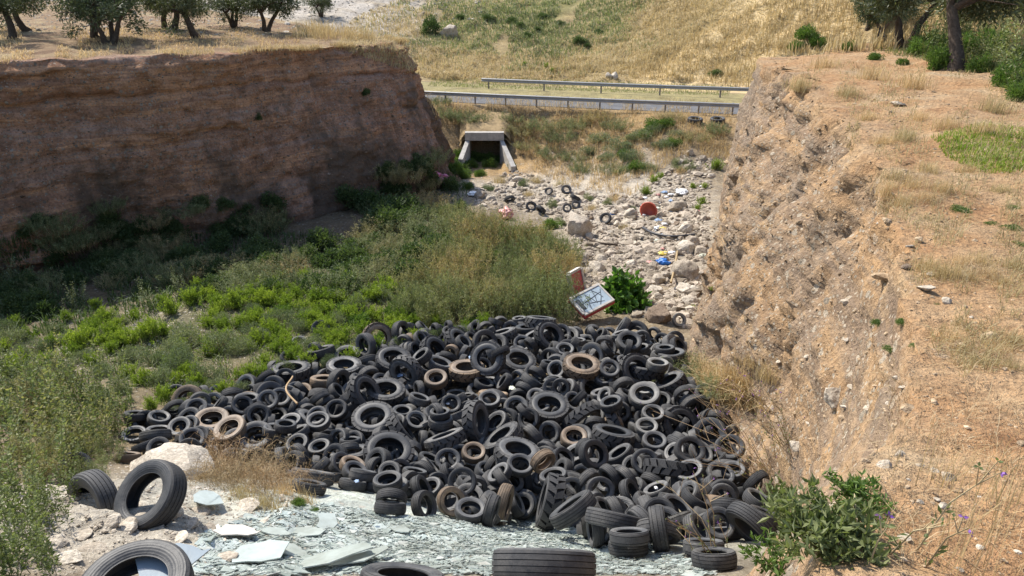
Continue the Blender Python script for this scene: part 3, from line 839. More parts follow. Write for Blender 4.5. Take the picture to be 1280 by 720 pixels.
def plant_kinds(maker, seeds, mats, name):
    return [maker(s).mesh(name, mats) for s in seeds]
PK = {
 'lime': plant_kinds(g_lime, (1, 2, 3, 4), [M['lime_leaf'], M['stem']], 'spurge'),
 'grey': plant_kinds(lambda s: g_bush(s, 3600, .62, .7, .055, .02), (5, 6, 7), [M['grey_leaf'], M['tan_twig']], 'bush'),
 'dark': plant_kinds(lambda s: g_bush(s, 2600, .75, .9, .10, .045), (8, 9, 10), [M['dark_leaf'], M['bark']], 'bush'),
 'weed': plant_kinds(lambda s: g_stalks(s, 9 + s % 3 * 2, 1.2, .34, .085, .036, 44, .2), (11, 12, 13, 27), [M['weed_leaf'], M['stem']], 'weed'),
 'thicket': plant_kinds(g_thicket, (14, 15, 16), [M['thicket_leaf'], M['tan_twig']], 'thicket'),
 'bramble': plant_kinds(g_bramble, (17, 18), [M['tan_twig']], 'bramble'),
 'tuft': plant_kinds(g_tuft, (19, 20, 21), [M['dry_grass']], 'tuft'),
 'green': plant_kinds(lambda s: g_bush(s, 2400, .5, .55, .075, .03), (22, 23, 24), [M['green_leaf'], M['stem']], 'bush'),
 'stalkgrey': plant_kinds(lambda s: g_stalks(s, 9, .9, .2, .05, .02, 40), (25, 26), [M['grey_leaf'], M['stem']], 'stalks'),
}
def put(kind, name, p, size, label, cat, group=None, rz=None, sz=1.0):
    me = PK[kind][int(RNG.integers(0, len(PK[kind])))]
    o = link(name, me, None, (float(p[0]), float(p[1]), float(p[2])))
    o.rotation_euler = (float(RNG.normal(0, .05)), float(RNG.normal(0, .05)), float(RNG.uniform(0, 6.28)) if rz is None else rz)
    o.scale = (size, size, size * sz)
    return tag(o, label, cat, group)
# ---------------------------------------------------------------- culvert under the road
def box(g, x0, x1, y0, y1, z0, z1, m=0):
    v = [(x0, y0, z0), (x1, y0, z0), (x1, y1, z0), (x0, y1, z0), (x0, y0, z1), (x1, y0, z1), (x1, y1, z1), (x0, y1, z1)]
    g.add(v, [(0, 3, 2, 1), (4, 5, 6, 7), (0, 1, 5, 4), (1, 2, 6, 5), (2, 3, 7, 6), (3, 0, 4, 7)], m)
def hexa(g, v, m=0):
    g.add(v, [(0, 3, 2, 1), (4, 5, 6, 7), (0, 1, 5, 4), (1, 2, 6, 5), (2, 3, 7, 6), (3, 0, 4, 7)], m)
cx, cy, cz = CULV
cul = empty("culvert", (cx, cy, cz)); cul.scale = (.92, 1, .94); tag(cul, "grey concrete box culvert opening under the road bank", "culvert")
g = Geo(); box(g, -1.30, 1.27, -.05, .30, 1.50, 2.02)
g.build("headwall", M['concrete'], cul)
for s in (-1, 1):
    g = Geo(); x0, x1 = sorted((s * 1.0, s * 1.26)); box(g, x0, x1, 0, 2.5, -.6, 1.497); g.build("side_wall", M['concrete'], cul)
g = Geo(); hexa(g, [(1.0, -.02, -.5), (1.27, -.02, -.5), (2.05, -2.5, -.5), (1.75, -2.6, -.5), (1.0, -.02, 1.49), (1.27, -.02, 1.49), (2.05, -2.5, .55), (1.75, -2.6, .55)]); g.build("wing_wall", M['concrete'], cul)
g = Geo(); hexa(g, [(-1.27, -.02, -.5), (-1.0, -.02, -.5), (-1.35, -1.9, -.5), (-1.65, -1.8, -.5), (-1.27, -.02, 1.49), (-1.0, -.02, 1.49), (-1.35, -1.9, .8), (-1.65, -1.8, .8)]); g.build("wing_wall", M['concrete'], cul)
g = Geo(); box(g, -1.0, 1.0, 2.3, 2.45, -.4, 1.497); g.build("back_wall", M['concrete'], cul)
g = Geo(); nx_, ny_ = 15, 15; xs_ = np.linspace(-1.7, 1.7, nx_); ys_ = np.linspace(.30, 3.4, ny_); XX, YY = np.meshgrid(xs_, ys_)
e0 = floor_z(np.array([cx - 1.9, cx + 1.9]), np.array([cy + 3.4, cy + 3.4])).mean() - cz
ZZ = 1.93 + (e0 - 1.9) * ((YY - .3) / 3.1) ** .8 + .12 * fbm(np.stack([XX * 1.5, YY * 1.5, 0 * XX], -1), 3) - .55 * sstep(1.25, 1.7, np.abs(XX)) * sstep(2.6, .3, YY)
gv = np.stack([XX, YY, ZZ], -1).reshape(-1, 3); g.add(gv, grid_faces(ny_, nx_)); low = gv.copy(); low[:, 2] = np.minimum(low[:, 2] - .3, 1.51); g.add(low, grid_faces(ny_, nx_, True))
M['bank_soil'] = plain_mat("bank_soil", (.34, .25, .14), .95, 0, .35, 3, .1)
g.build("earth_cover", M['bank_soil'], cul, True)

# ---------------------------------------------------------------- guard rails
def rail(tn, s0, s1, label, step=2.0, zoff=0.0):
    def pt(s, t, z):
        b_ = 0.006 * np.clip(s - 4, -60, 60) ** 2 * .25
        return (RD0[0] + s * RDT[0] + (t + b_) * RDN[0], RD0[1] + s * RDT[1] + (t + b_) * RDN[1], z)
    def gz(s): 
        p = pt(s, tn, 0); return float(floor_z(np.array(p[0]), np.array(p[1])))
    p0 = pt(s0, tn, gz(s0)); e = empty("guardrail", p0); tag(e, label, "guardrail", "guardrails beside the road")
    sec = [(-.02, -.125), (.03, -.095), (.03, -.05), (-.02, -.018), (-.02, .018), (.03, .05), (.03, .095), (-.02, .125)]
    ss = np.arange(s0, s1 + .1, 1.0); g = Geo()
    V = []
    for s in ss:
        z = gz(s) + .60 + zoff
        for dt, dz in sec: V.append(pt(s, tn - .08 - dt, z + dz))
        for dt, dz in sec[::-1]: V.append(pt(s, tn - .072 - dt, z + dz))
    V = np.array(V) - np.array(p0); k = len(sec) * 2
    f = [(a * k + j, a * k + (j + 1) % k, (a + 1) * k + (j + 1) % k, (a + 1) * k + j) for a in range(len(ss) - 1) for j in range(k)]
    g.add(V, f); g.build("beam", M['steel'], e)
    for s in np.arange(s0 + .5, s1, step):
        g = Geo(); q = np.array(pt(s, tn, gz(s))) - np.array(p0)
        box(g, q[0] - .05, q[0] + .05, q[1] - .04, q[1] + .04, q[2] - .3, q[2] + .74 + zoff); g.build("post", M['post_steel'], e)
rail(-.35, -3, 24, "steel crash barrier on posts along the near edge of the road")
rail(5.5, 2.4, 27, "steel crash barrier beyond the road in front of dry grass", 4.0)

# ---------------------------------------------------------------- olive trees
def olive(seed, h=4.0, lean=.12, stems=2, rx=2.0, nl=7500, tall=False):
    rng = np.random.default_rng(seed); tr = Geo(); cr = Geo(); ends = []
    for s in range(stems):
        a = math.tau * s / stems + rng.uniform(0, 1.5)
        b = np.array([math.cos(a) * .10 * (stems > 1), math.sin(a) * .10 * (stems > 1), -.3])
        out = np.array([math.cos(a), math.sin(a), 0]) * (.35 if stems > 1 else .12)
        k1 = b + out * (.8 if tall else .5) + np.array([rng.normal(0, lean), rng.normal(0, lean), h * (.27 if tall else .25)]); k2 = k1 + out + np.array([rng.normal(0, lean), rng.normal(0, lean), h * .16])
        r0 = .17 if stems == 1 else .13
        tube(tr, [b - [0, 0, .05], b + [0, 0, .32], (b + k1) / 2 + rng.normal(0, .05, 3), k1, k2], r0 * 1.35, r0 * .62, 0, 9)
        for q in range(4):
            aa = rng.uniform(0, math.tau); d = np.array([math.cos(aa) * .8, math.sin(aa) * .8, rng.uniform(.35, 1.0)])
            e = k2 + d * rng.uniform(.7, 1.25) * h * .25
            tube(tr, [k2 - [0, 0, .05], (k2 + e) / 2 + rng.normal(0, .1, 3), e], r0 * .55, .025, 0, 6); ends.append(e)
            for r_ in range(3):
                e2 = e + rng.normal(0, .5, 3) * np.array([1, 1, .6]); tube(tr, [(k2 + e) / 2, e2], .03, .008, 0, 4); ends.append(e2)
    ends = np.array(ends); k = rng.integers(0, len(ends), 26)
    cc = ends[k] + rng.normal(0, .3, (26, 3)) - np.array([0, 0, .12]); c0 = np.array([0, 0, h * (.64 if tall else .60)])
    cc = np.concatenate([cc, c0 + unit(rng.normal(size=(20, 3))) * np.array([rx, rx, h * .33]) * rng.uniform(.55, .95, (20, 1))])
    kk = rng.integers(0, len(cc), nl); sz = rng.uniform(.28, .62, len(cc))[kk][:, None]
    o = unit(rng.normal(size=(nl, 3))) * rng.uniform(0, 1, (nl, 1)) ** .5
    C = cc[kk] + o * sz * np.array([1, 1, .8])
    leaves(cr, C, o + rng.normal(0, .7, (nl, 3)), rng.uniform(.10, .2, nl), .045, rng)
    return tr.mesh("trunk", [M['bark']], True), cr.mesh("crown", [M['olive_leaf']])
OL = [olive(31, 3.3, .15, 1, 1.6), olive(32, 3.4, .12, 2, 1.8), olive(33, 3.2, .1, 3, 1.7), olive(34, 3.5, .12, 1, 1.9), olive(35, 3.7, .15, 1, 2.0, 8000, True), olive(36, 3.7, .12, 2, 2.0, 8000, True)]
def plant_tree(x, y, kind, sc, label, group, rz=0.0, z=None):
    z = drop(x, y) if z is None else z
    e = empty("olive_tree", (x, y, z)); e.rotation_euler = (0, 0, rz); e.scale = (sc, sc, sc)
    tag(e, label, "tree", group)
    link("trunk", OL[kind][0], e); link("crown", OL[kind][1], e)
    return e
def seexy(u, v):
    p, n = see(u, v); return p
LT = [(15, 48, 0, 1.0, 0.4, "olive tree with one leaning trunk at the far left end of the terrace"),
      (35, 39, 3, .95, 2.0, "olive tree second from the left, standing behind the leaning one"),
      (117, 47, 1, 1.1, 1.0, "broad olive tree with forked trunk on the left terrace"),
      (138, 55, 2, .95, 3.1, "three stemmed olive tree nearest the edge of the left terrace"),
      (206, 35, 0, .9, 4.0, "thin olive tree in the rear row beside a thicker trunk"),
      (215, 37, 3, 1.0, 5.0, "olive tree with thick dark trunk in the middle of the left terrace"),
      (245, 46, 3, 1.0, 2.6, "straight single trunk olive tree right of the middle of the left terrace"),
      (333, 39, 1, .95, 0.2, "olive tree with forked trunk near the right end of the left terrace"),
      (293, 34, 2, .8, 1.2, "small pale olive tree in the rear row of the left terrace")]
for u, v, k, sc, rz, lb in LT:
    p = seexy(u, v); plant_tree(p.x, p.y, k, sc, lb, "olive trees on the left terrace", rz)
RT = [(1084, 36, 4, 1.0, .3, "olive tree behind the others at the left end of the right grove"),
      (1101, 51, 5, 1.15, 1.6, "olive tree with dark leaning trunk beside the small metal frame"),
      (1131, 58, 5, 1.2, 2.9, "olive tree with trunk forked in a wide V on the right terrace"),
      (1194, 88, 4, 1.25, .8, "thick trunked olive tree nearest the viewer on the right terrace"),
      (1276, 41, 4, 1.25, 2.0, "olive tree at the right border of the picture behind green weeds")]
for u, v, k, sc, rz, lb in RT:
    p = seexy(u, v); plant_tree(p.x, p.y, k, sc * 1.05, lb, "olive trees on the right terrace", rz)
for (u, v, k, sc, lb) in [(402, 21, 2, 1.0, "grey green olive tree on pale rocky ground beyond the left terrace")]:
    p = seexy(u, v); plant_tree(p.x, p.y, k, sc, lb, None, 1.0)
# ---------------------------------------------------------------- the tyre heap: type, finish, place, rotation, description
TYRES = """8 bl 2.81 7.028 -6.357 .846 -.335 .414 0 black truck tyre with deep straight grooves behind the leafy shrub at the right
7 gr -.69 12.35 -8.583 .797 .17 .579 -0 tractor tyre standing on edge in the middle of the heap, lugs towards the viewer
7 bl .733 12.948 -8.674 .997 .074 .025 -0 black lugged tyre lying flat right of the wide pale walled tyre
7 br 1.541 14.793 -8.814 .996 .074 .049 -0 brown tractor tyre with slanting lugs lying flat towards the back right of the heap
7 gr -2.715 12.666 -8.746 .986 .167 -.024 0 tractor tyre with saw toothed rim of lugs around a wide dark hole
8 gr 1.225 7.328 -6.528 .933 -.342 .11 0 grey truck tyre with straight ribs lying at the right edge of the glass
7 bl -3.043 13.572 -8.737 .876 .153 .458 -0 black lugged tractor tyre tilted up against the flat lugged one
7 bl -2.675 13.909 -8.915 .998 .05 .04 -0 black tractor tyre with chevron lugs lying flat on another lugged tyre
3 bl 1.331 10.292 -7.795 .897 .34 .283 -0 wide black tyre leaning on another with its hole turned up right of centre
1 gr -.575 8.391 -7.304 .997 .052 .052 -0 grey tyre lying rounded side up right at the front edge of the heap
7 br -1.046 15.287 -9.214 1 -.025 0 0 dusty brown tractor tyre lying flat just behind the smooth brown tyre
1 bl -1.222 8.456 -7.276 .846 .191 .498 -0 black tyre standing on its tread at the front edge of the heap above the glass
7 bl -2.77 15.689 -9.174 .985 .143 .095 -0 dark lugged tyre half sunk at the upper edge of the heap beside green spurge
7 bl .15 15.739 -9.247 .988 .12 .096 -0 dark tractor tyre lying in front of the grey ringed tyre near the back edge
3 bl 3.821 11.124 -8.287 .958 .257 -.128 0 black tyre with a big dark hole crossed by dry flower stems at the right bank
3 bl 3.032 10.798 -8.094 .94 .337 .054 -0 black ringed tyre facing the viewer close to the foot of the right bank
7 gr -3.918 15.564 -9.317 1 0 .025 0 large grey tractor tyre with thick lugs at the upper left of the heap
8 gr -4.788 11.938 -8.638 .973 .23 0 -0 big grey tyre with a bramble grown through its hole at the left of the heap
2 gr .134 10.448 -8.142 .989 .135 .058 -0 grey tyre lying flat on top just behind the upper edge of the broken glass
3 br -1.66 14.468 -8.944 .989 .145 0 -0 wide smooth brown dusted tyre lying flat with its dark hole upwards
1 br -.687 11.3 -8.523 .988 .145 .048 -0 small brownish tyre lying flat in the front middle of the heap
2 gr -3.689 12.284 -8.537 .993 .122 0 -0 flat grey tyre left of the saw toothed tractor tyre
8 br -5.813 12.498 -8.667 .996 .089 .025 -0 brown dusted truck tyre lying flat above the dry brambles
2 gr 2.612 11.671 -8.552 .993 .122 0 -0 flat grey tyre in front of the pale one near the right bank
1 gr -3.696 10.655 -8.237 .868 .351 -.351 0 grey tyre facing left at the right end of the dry brambles
2 bl -.768 9.59 -7.78 .909 .417 0 -0 black ringed tyre propped upright behind the upper left edge of the broken glass
2 gr 3.294 9.851 -7.865 .988 .145 .048 -0 flat dusty tyre below the big dark holed one at the right bank
2 bl -3.539 13.126 -8.831 .943 .33 -.055 0 black ringed tyre facing the viewer left of the saw toothed tractor tyre
1 gr 1.354 9.476 -7.841 .903 .42 .087 -0 grey ringed tyre propped directly behind the pale ringed one at the glass
2 gr -.45 13.135 -8.608 .989 .145 0 -0 grey car tyre lying flat behind the pale banded tyre
2 gr 2.147 14.67 -8.802 .959 .283 .026 -0 grey ringed tyre leaning right against the brown lugged tyre at the back right
2 gr 2.827 9.923 -7.859 .98 .078 -.183 0 grey rimmed tyre tilted left below the black ringed tyre at the right bank
2 gr -1.132 11.119 -8.543 .949 .316 0 -0 grey ringed tyre facing the viewer behind the black ringed tyre
1 pa 2.53 12.089 -8.528 .989 .145 0 -0 pale tyre between the two flat grey ones near the right bank
2 gr 2.779 12.784 -8.714 .993 .122 0 -0 flat grey tyre highest of three by the dry grass at the right bank
1 pa -1.896 12.736 -8.832 .964 .222 .148 -0 pale grey ring of a car tyre tilted right of the saw toothed tractor tyre
2 gr 2.226 10.524 -8.119 .909 .418 0 -0 grey tyre standing nearly upright behind the thin dry stalks
3 gr .425 12.096 -8.752 .838 -.302 .454 0 wide ribbed tyre on edge showing its tread behind the flat grey tyre
1 gr -4.877 13.066 -8.563 .943 .33 .055 -0 grey tyre in front of a pale one at the upper left of the heap
1 pa -4.741 13.38 -8.71 .954 .269 .134 -0 whitish tyre half hidden behind a dark ring at the upper left of the heap
2 bl -4.933 12.633 -8.63 .903 .429 0 -0 black ringed tyre facing the viewer behind the grey tyre with the bramble
1 bl -5.401 13.051 -8.686 .947 .262 .184 -0 black tyre tilted right beside the ringed tyre above the bramble
3 pa .082 13.324 -8.925 .949 .316 0 -0 wide tyre with a pale worn sidewall facing the viewer in mid heap
2 bl .88 10.977 -8.433 .927 .221 .304 -0 black tyre leaning left behind the pale ringed tyre by the glass
2 bl .672 10.025 -8.052 .993 -.052 -.103 0 round shouldered black tyre lying just left of the pale ringed tyre
1 gr -6.231 12.857 -8.612 .964 .262 .052 -0 grey tyre at the far left upper corner of the heap behind the brown truck tyre
1 pa -3.285 12.121 -8.807 .901 .347 -.26 0 pale ringed tyre tilted left in the left part of the heap
2 pa 1.019 15.16 -9.117 .921 .324 -.216 0 pale ringed tyre tilted left beside the brown lugged tyre at the back right
2 gr 1.264 16.159 -9.184 .993 .122 0 -0 grey car tyre lying flat behind the brown lugged tyre at the back
0 gr 2.022 14.559 -9 .993 .122 0 -0 small flat tyre in front of the grey tyre that leans on the brown lugged one
1 pa .937 9.615 -7.956 .9 .431 .058 -0 pale ringed tyre propped upright at the edge of the broken glass
2 gr .254 16.553 -9.228 .949 .316 0 -0 grey ringed car tyre facing the viewer near the back edge of the heap
6 bl .574 9.15 -7.794 .721 .176 -.593 -.313 black big lugged tyre on edge, nearest left of the pale ring by the glass
4 bl 1.994 5.791 -5.645 .734 -.238 .176 .612 black tyre tilted, nearest in front of the grooved truck tyre
8 bl .792 7.902 -6.865 .226 -.361 .158 .891 black truck tyre tilted, nearest in front of the pale ring by the glass
1 gr 1.035 7.454 -6.793 .395 -.636 .313 -.584 grey tyre on edge, second in front of the pale ring by the glass
2 gr 1.311 6.653 -6.167 .142 .418 .865 -.24 grey tyre tilted, third in front of the pale ring by the glass
4 bl 1.317 6.704 -6.366 .533 -.182 .228 .794 black tyre tilted, fourth in front of the pale ring by the glass
6 bl -2.196 11.254 -8.497 .118 -.984 -.114 .073 black big lugged tyre lying flat, nearest in front of the saw toothed tractor tyre
7 gr .092 10.982 -8.304 .949 -.074 .081 -.296 grey lugged tyre lying flat, nearest behind the flat tyre above the glass
6 bl 2.597 10.235 -8.065 .344 .835 -.423 .074 black big lugged tyre tilted, nearest right of the upright grey tyre
7 bl 1.879 11.87 -8.568 .755 -.182 -.042 -.629 black lugged tyre lying flat, nearest behind the upright grey tyre
8 br -5.287 12.034 -8.551 .846 .141 -.039 -.513 brown dusted truck tyre lying flat, nearest right of the brown dusted truck tyre
3 bl -5.419 13.387 -8.783 .033 .02 .081 .996 black tyre lying flat, second right of the brown dusted truck tyre
1 gr 1.805 9.898 -7.963 .384 .261 .552 .692 grey tyre on edge, nearest in front of the upright grey tyre
4 bl 2.293 9.987 -8.143 .571 -.02 .518 .636 black tyre on edge, second in front of the upright grey tyre
2 gr 2.241 9.506 -7.898 .264 .76 .592 .049 grey tyre tilted, third in front of the upright grey tyre
2 bl 1.814 9.431 -7.876 .456 -.185 -.87 -.035 black tyre on edge, fourth in front of the upright grey tyre
3 gr 1.826 8.02 -7.035 .459 .581 -.591 -.321 grey tyre on edge, fifth in front of the upright grey tyre
2 gr 2.231 8.264 -7.17 .048 .923 -.334 -.185 grey tyre lying flat, sixth in front of the upright grey tyre
1 bl 1.882 7.759 -6.814 .145 -.326 .886 .296 black tyre tilted, seventh in front of the upright grey tyre
2 gr 1.64 7.57 -6.782 .585 .514 -.62 -.094 grey tyre on edge, eighth in front of the upright grey tyre
1 gr 1.846 7.286 -6.559 .168 -.689 -.671 -.218 grey tyre tilted, ninth in front of the upright grey tyre
3 bl 1.677 6.853 -6.23 .515 -.493 -.601 .362 black tyre on edge, tenth in front of the upright grey tyre
3 gr 1.703 6.943 -6.345 .05 .227 .84 -.489 grey tyre on edge, eleventh in front of the upright grey tyre
7 gr -.275 17.91 -9.731 .012 -.149 .136 .979 grey lugged tyre lying flat, nearest left of the grey ring at the back
1 bl -.259 15.292 -8.743 .097 .189 -.383 -.899 black tyre tilted, second left of the grey ring at the back
8 bl -.684 17.038 -9.456 .459 .451 -.218 .733 black truck tyre on edge, third left of the grey ring at the back
7 gr -.545 15.279 -8.9 .081 .222 .86 .453 grey lugged tyre on edge, fourth left of the grey ring at the back
2 bl -.941 11.497 -8.758 .789 .264 -.211 .513 black tyre tilted, nearest left of the small brownish tyre
7 gr -1.246 11.948 -8.712 .244 .382 .882 -.124 grey lugged tyre tilted, second left of the small brownish tyre
1 gr -2.023 14.363 -9.159 .537 -.232 -.628 .513 grey tyre on edge, nearest left of the smooth brown tyre
7 gr -2.38 14.953 -9.061 .02 .308 .62 .721 grey lugged tyre on edge, second left of the smooth brown tyre
8 pa 2.711 13.436 -8.696 .32 .071 .131 -.936 pale walled truck tyre lying flat, nearest behind the bank's three round holes
7 bl 3.472 14.548 -9.094 .253 .758 .593 .102 black lugged tyre tilted, second behind the bank's three round holes
4 gr 2.384 14.059 -8.87 .006 .175 -.753 .634 grey tyre on edge, third behind the bank's three round holes
7 bl 3.008 14.961 -9.008 .923 -.124 -.031 -.362 black lugged tyre lying flat, fourth behind the bank's three round holes
3 pa 3.206 14.732 -8.737 .077 .407 -.909 .043 pale walled tyre lying flat, fifth behind the bank's three round holes
8 gr 3.829 16.14 -9.298 .157 .035 -.109 -.981 grey truck tyre lying flat, sixth behind the bank's three round holes
4 bl 3.687 16.265 -9.218 .076 .939 -.327 .072 black tyre lying flat, seventh behind the bank's three round holes
3 bl 4.096 16.681 -9.379 .061 -.866 .291 .402 black tyre tilted, eighth behind the bank's three round holes
7 bl -.168 11.763 -8.565 .784 .082 -.297 -.538 black lugged tyre tilted, nearest left of the wide ribbed tyre on edge
8 br -4.242 14.971 -9.306 .123 .57 -.804 .116 brown dusted truck tyre lying flat, nearest left of the large grey tractor tyre
8 bl -4.66 16.454 -9.392 .152 .976 .121 .097 black truck tyre lying flat, second left of the large grey tractor tyre
2 gr -4.838 16.599 -9.459 .62 -.445 .6 .242 grey tyre on edge, third left of the large grey tractor tyre
0 bl -4.595 14.396 -9.147 .088 .682 .505 -.521 black tyre on edge, fourth left of the large grey tractor tyre
6 bl -5.095 15.334 -9.291 .056 .001 -.061 -.997 black big lugged tyre lying flat, fifth left of the large grey tractor tyre
0 bl -5.361 16.053 -9.354 .169 -.937 -.117 .282 black tyre tilted, sixth left of the large grey tractor tyre
2 bl -5.055 14.807 -9.116 .878 .459 .068 -.115 black tyre on edge, seventh left of the large grey tractor tyre
4 gr 2.591 7.365 -6.774 .889 -.319 -.137 -.297 grey tyre tilted, nearest left of the grooved truck tyre
0 gr 2.48 7.225 -6.493 .164 -.627 .722 .242 grey tyre tilted, second left of the grooved truck tyre
2 gr 2.065 6.375 -6.053 .577 -.182 .244 .758 grey tyre tilted, third left of the grooved truck tyre
0 gr 2.152 6.973 -6.356 .147 -.893 -.186 .381 grey tyre tilted, fourth left of the grooved truck tyre
2 pa 1.996 7.346 -6.568 .215 .735 -.523 .373 pale walled tyre tilted, fifth left of the grooved truck tyre
1 gr -.614 9.973 -8.21 .117 -.046 .644 -.754 grey tyre on edge, nearest right of the black ring by the glass
8 br -.135 9.253 -7.957 .722 -.025 -.67 -.17 brown dusted truck tyre on edge, second right of the black ring by the glass
2 gr -2.984 11.51 -8.617 .168 .556 -.676 .454 grey tyre on edge, nearest in front of the pale ring at the left
4 bl -3.104 11.058 -8.436 .585 .317 .237 -.708 black tyre tilted, second in front of the pale ring at the left
2 gr -2.895 10.599 -8.253 .62 .365 .18 .671 grey tyre tilted, third in front of the pale ring at the left
1 br -2.674 10.484 -8.172 .074 .979 -.092 -.169 brown dusted tyre lying flat, fourth in front of the pale ring at the left
1 gr -3.159 10.225 -8.024 .728 .071 -.45 -.513 grey tyre on edge, fifth in front of the pale ring at the left
0 gr -2.556 10.124 -8.017 .045 -.971 .054 .231 grey tyre lying flat, sixth in front of the pale ring at the left
2 gr -2.343 9.785 -7.813 .189 .772 .553 -.252 grey tyre tilted, seventh in front of the pale ring at the left
4 bl -2.282 10.5 -8.281 .475 .223 -.77 -.363 black tyre on edge, eighth in front of the pale ring at the left
8 gr -3.003 9.37 -7.51 .862 -.254 .207 .386 grey truck tyre tilted, ninth in front of the pale ring at the left
1 gr -2.445 9.467 -7.74 .279 .649 -.69 .156 grey tyre tilted, tenth in front of the pale ring at the left
4 bl -2.831 8.612 -7.074 .949 -.285 .062 -.12 black tyre tilted, eleventh in front of the pale ring at the left
2 bl -1.874 9.335 -7.582 .001 -.465 .883 -.064 black tyre lying flat, twelfth in front of the pale ring at the left
2 gr .73 12.23 -8.744 .498 -.807 .292 -.123 grey tyre on edge, nearest right of the wide ribbed tyre on edge
3 br 1.159 11.929 -8.658 .376 .025 .093 -.921 brown dusted tyre lying flat, second right of the wide ribbed tyre on edge
3 bl 1.273 12.143 -8.773 .988 .113 -.013 .106 black tyre lying flat, third right of the wide ribbed tyre on edge
7 gr 1.367 12.768 -8.795 .552 -.028 -.528 -.645 grey lugged tyre on edge, fourth right of the wide ribbed tyre on edge
0 bl 1.324 11.491 -8.584 .672 .615 .066 .407 black tyre on edge, fifth right of the wide ribbed tyre on edge
1 bl 3.11 12.833 -8.844 .286 -.114 -.869 .387 black tyre on edge, nearest right of the bank's three round holes
7 bl 3.331 12.783 -8.977 .384 -.857 .216 .268 black lugged tyre on edge, second right of the bank's three round holes
0 gr 3.353 12.726 -8.952 .835 -.346 -.376 .203 grey tyre on edge, third right of the bank's three round holes
1 gr 3.554 13.583 -8.754 .3 -.365 .496 .728 grey tyre on edge, fourth right of the bank's three round holes
8 bl 3.758 13.287 -8.936 .667 .657 -.197 .289 black truck tyre on edge, fifth right of the bank's three round holes
0 gr 3.997 13.671 -8.78 .876 .261 -.105 .392 grey tyre tilted, sixth right of the bank's three round holes
0 bl .453 16.205 -9.039 .553 -.536 .013 -.638 black tyre on edge, nearest right of the grey ring at the back
7 gr .64 17.611 -9.62 .817 -.181 -.111 .536 grey lugged tyre lying flat, second right of the grey ring at the back
7 bl .945 17.307 -9.431 .893 .348 .187 .215 black lugged tyre tilted, third right of the grey ring at the back
3 gr -.67 9.601 -8.136 .121 -.571 -.806 -.095 grey tyre lying flat, nearest in front of the black ring by the glass
1 br -.868 8.727 -7.429 .374 -.241 -.833 -.33 brown dusted tyre on edge, second in front of the black ring by the glass
2 bl -.285 8.424 -7.332 .529 .589 .471 .389 black tyre on edge, third in front of the black ring by the glass
2 br .515 10.487 -8.076 .357 .105 -.63 -.682 brown dusted tyre on edge, nearest right of the flat tyre above the glass
0 bl -1.086 10.581 -8.432 .077 .85 -.016 -.521 black tyre on edge, nearest left of the black ring by the glass
0 bl -1.232 10.189 -8.317 .009 -.245 .406 -.881 black tyre on edge, second left of the black ring by the glass
1 gr -1.295 9.855 -8.138 .271 -.185 -.129 .936 grey tyre lying flat, third left of the black ring by the glass
4 bl -1.478 10.519 -8.364 .331 -.126 -.708 .611 black tyre on edge, fourth left of the black ring by the glass
2 bl -1.47 11.239 -8.648 .132 -.297 -.921 .216 black tyre tilted, fifth left of the black ring by the glass
2 bl -1.416 9.58 -7.916 .052 -.851 -.091 .515 black tyre on edge, sixth left of the black ring by the glass
1 gr -1.601 10.218 -8.129 .241 .785 -.567 .064 grey tyre tilted, seventh left of the black ring by the glass
1 bl -1.638 8.313 -7.036 .737 -.487 -.245 -.4 black tyre on edge, eighth left of the black ring by the glass
1 bl -1.605 8.016 -6.933 .755 -.282 -.156 -.572 black tyre tilted, ninth left of the black ring by the glass
1 gr 3.515 8.747 -7.434 .107 .962 -.165 -.19 grey tyre lying flat, nearest behind the grooved truck tyre
4 bl 2.903 8.172 -7.044 .687 -.379 -.197 -.588 black tyre tilted, second behind the grooved truck tyre
1 br 3.751 9.197 -7.671 .798 -.27 -.534 .07 brown dusted tyre on edge, third behind the grooved truck tyre
0 gr 3.148 9.124 -7.685 .183 -.403 -.777 -.447 grey tyre on edge, fourth behind the grooved truck tyre
2 bl 3.189 9.263 -7.747 .436 -.81 -.323 -.221 black tyre on edge, fifth behind the grooved truck tyre
1 bl 3.724 9.449 -7.68 .07 -.368 .481 .792 black tyre on edge, sixth behind the grooved truck tyre
4 bl -6.275 12.579 -8.676 .208 -.6 .758 .148 black tyre tilted, nearest left of the brown dusted truck tyre
0 gr -6.162 12.301 -8.638 .241 -.832 .496 .052 grey tyre tilted, second left of the brown dusted truck tyre
4 gr -6.254 12.109 -8.558 .01 -.313 -.932 -.182 grey tyre lying flat, third left of the brown dusted truck tyre
0 bl -6.748 13.033 -8.728 .048 .278 -.528 -.801 black tyre on edge, fourth left of the brown dusted truck tyre
1 gr -6.904 12.636 -8.705 .04 .984 -.102 -.138 grey tyre lying flat, fifth left of the brown dusted truck tyre
3 pa -6.283 11.253 -8.126 .87 -.36 .042 .334 pale walled tyre tilted, sixth left of the brown dusted truck tyre
0 bl -5.964 10.678 -7.971 .27 -.702 -.658 -.041 black tyre tilted, seventh left of the brown dusted truck tyre
1 bl -6.042 10.804 -8.19 .256 -.149 -.232 -.927 black tyre tilted, eighth left of the brown dusted truck tyre
1 gr -6.306 10.874 -8.067 .608 -.309 .049 .73 grey tyre tilted, ninth left of the brown dusted truck tyre
4 bl -7.393 12.735 -8.711 .882 -.195 -.052 -.426 black tyre lying flat, tenth left of the brown dusted truck tyre
0 bl -7.468 12.792 -8.881 .221 -.003 .196 .955 black tyre lying flat, eleventh left of the brown dusted truck tyre
0 br -6.337 10.383 -7.915 .673 -.144 .22 .692 brown dusted tyre tilted, twelfth left of the brown dusted truck tyre
2 bl 2.322 16.36 -9.276 .343 -.42 .118 -.832 black tyre tilted, nearest right of the brown lugged tyre
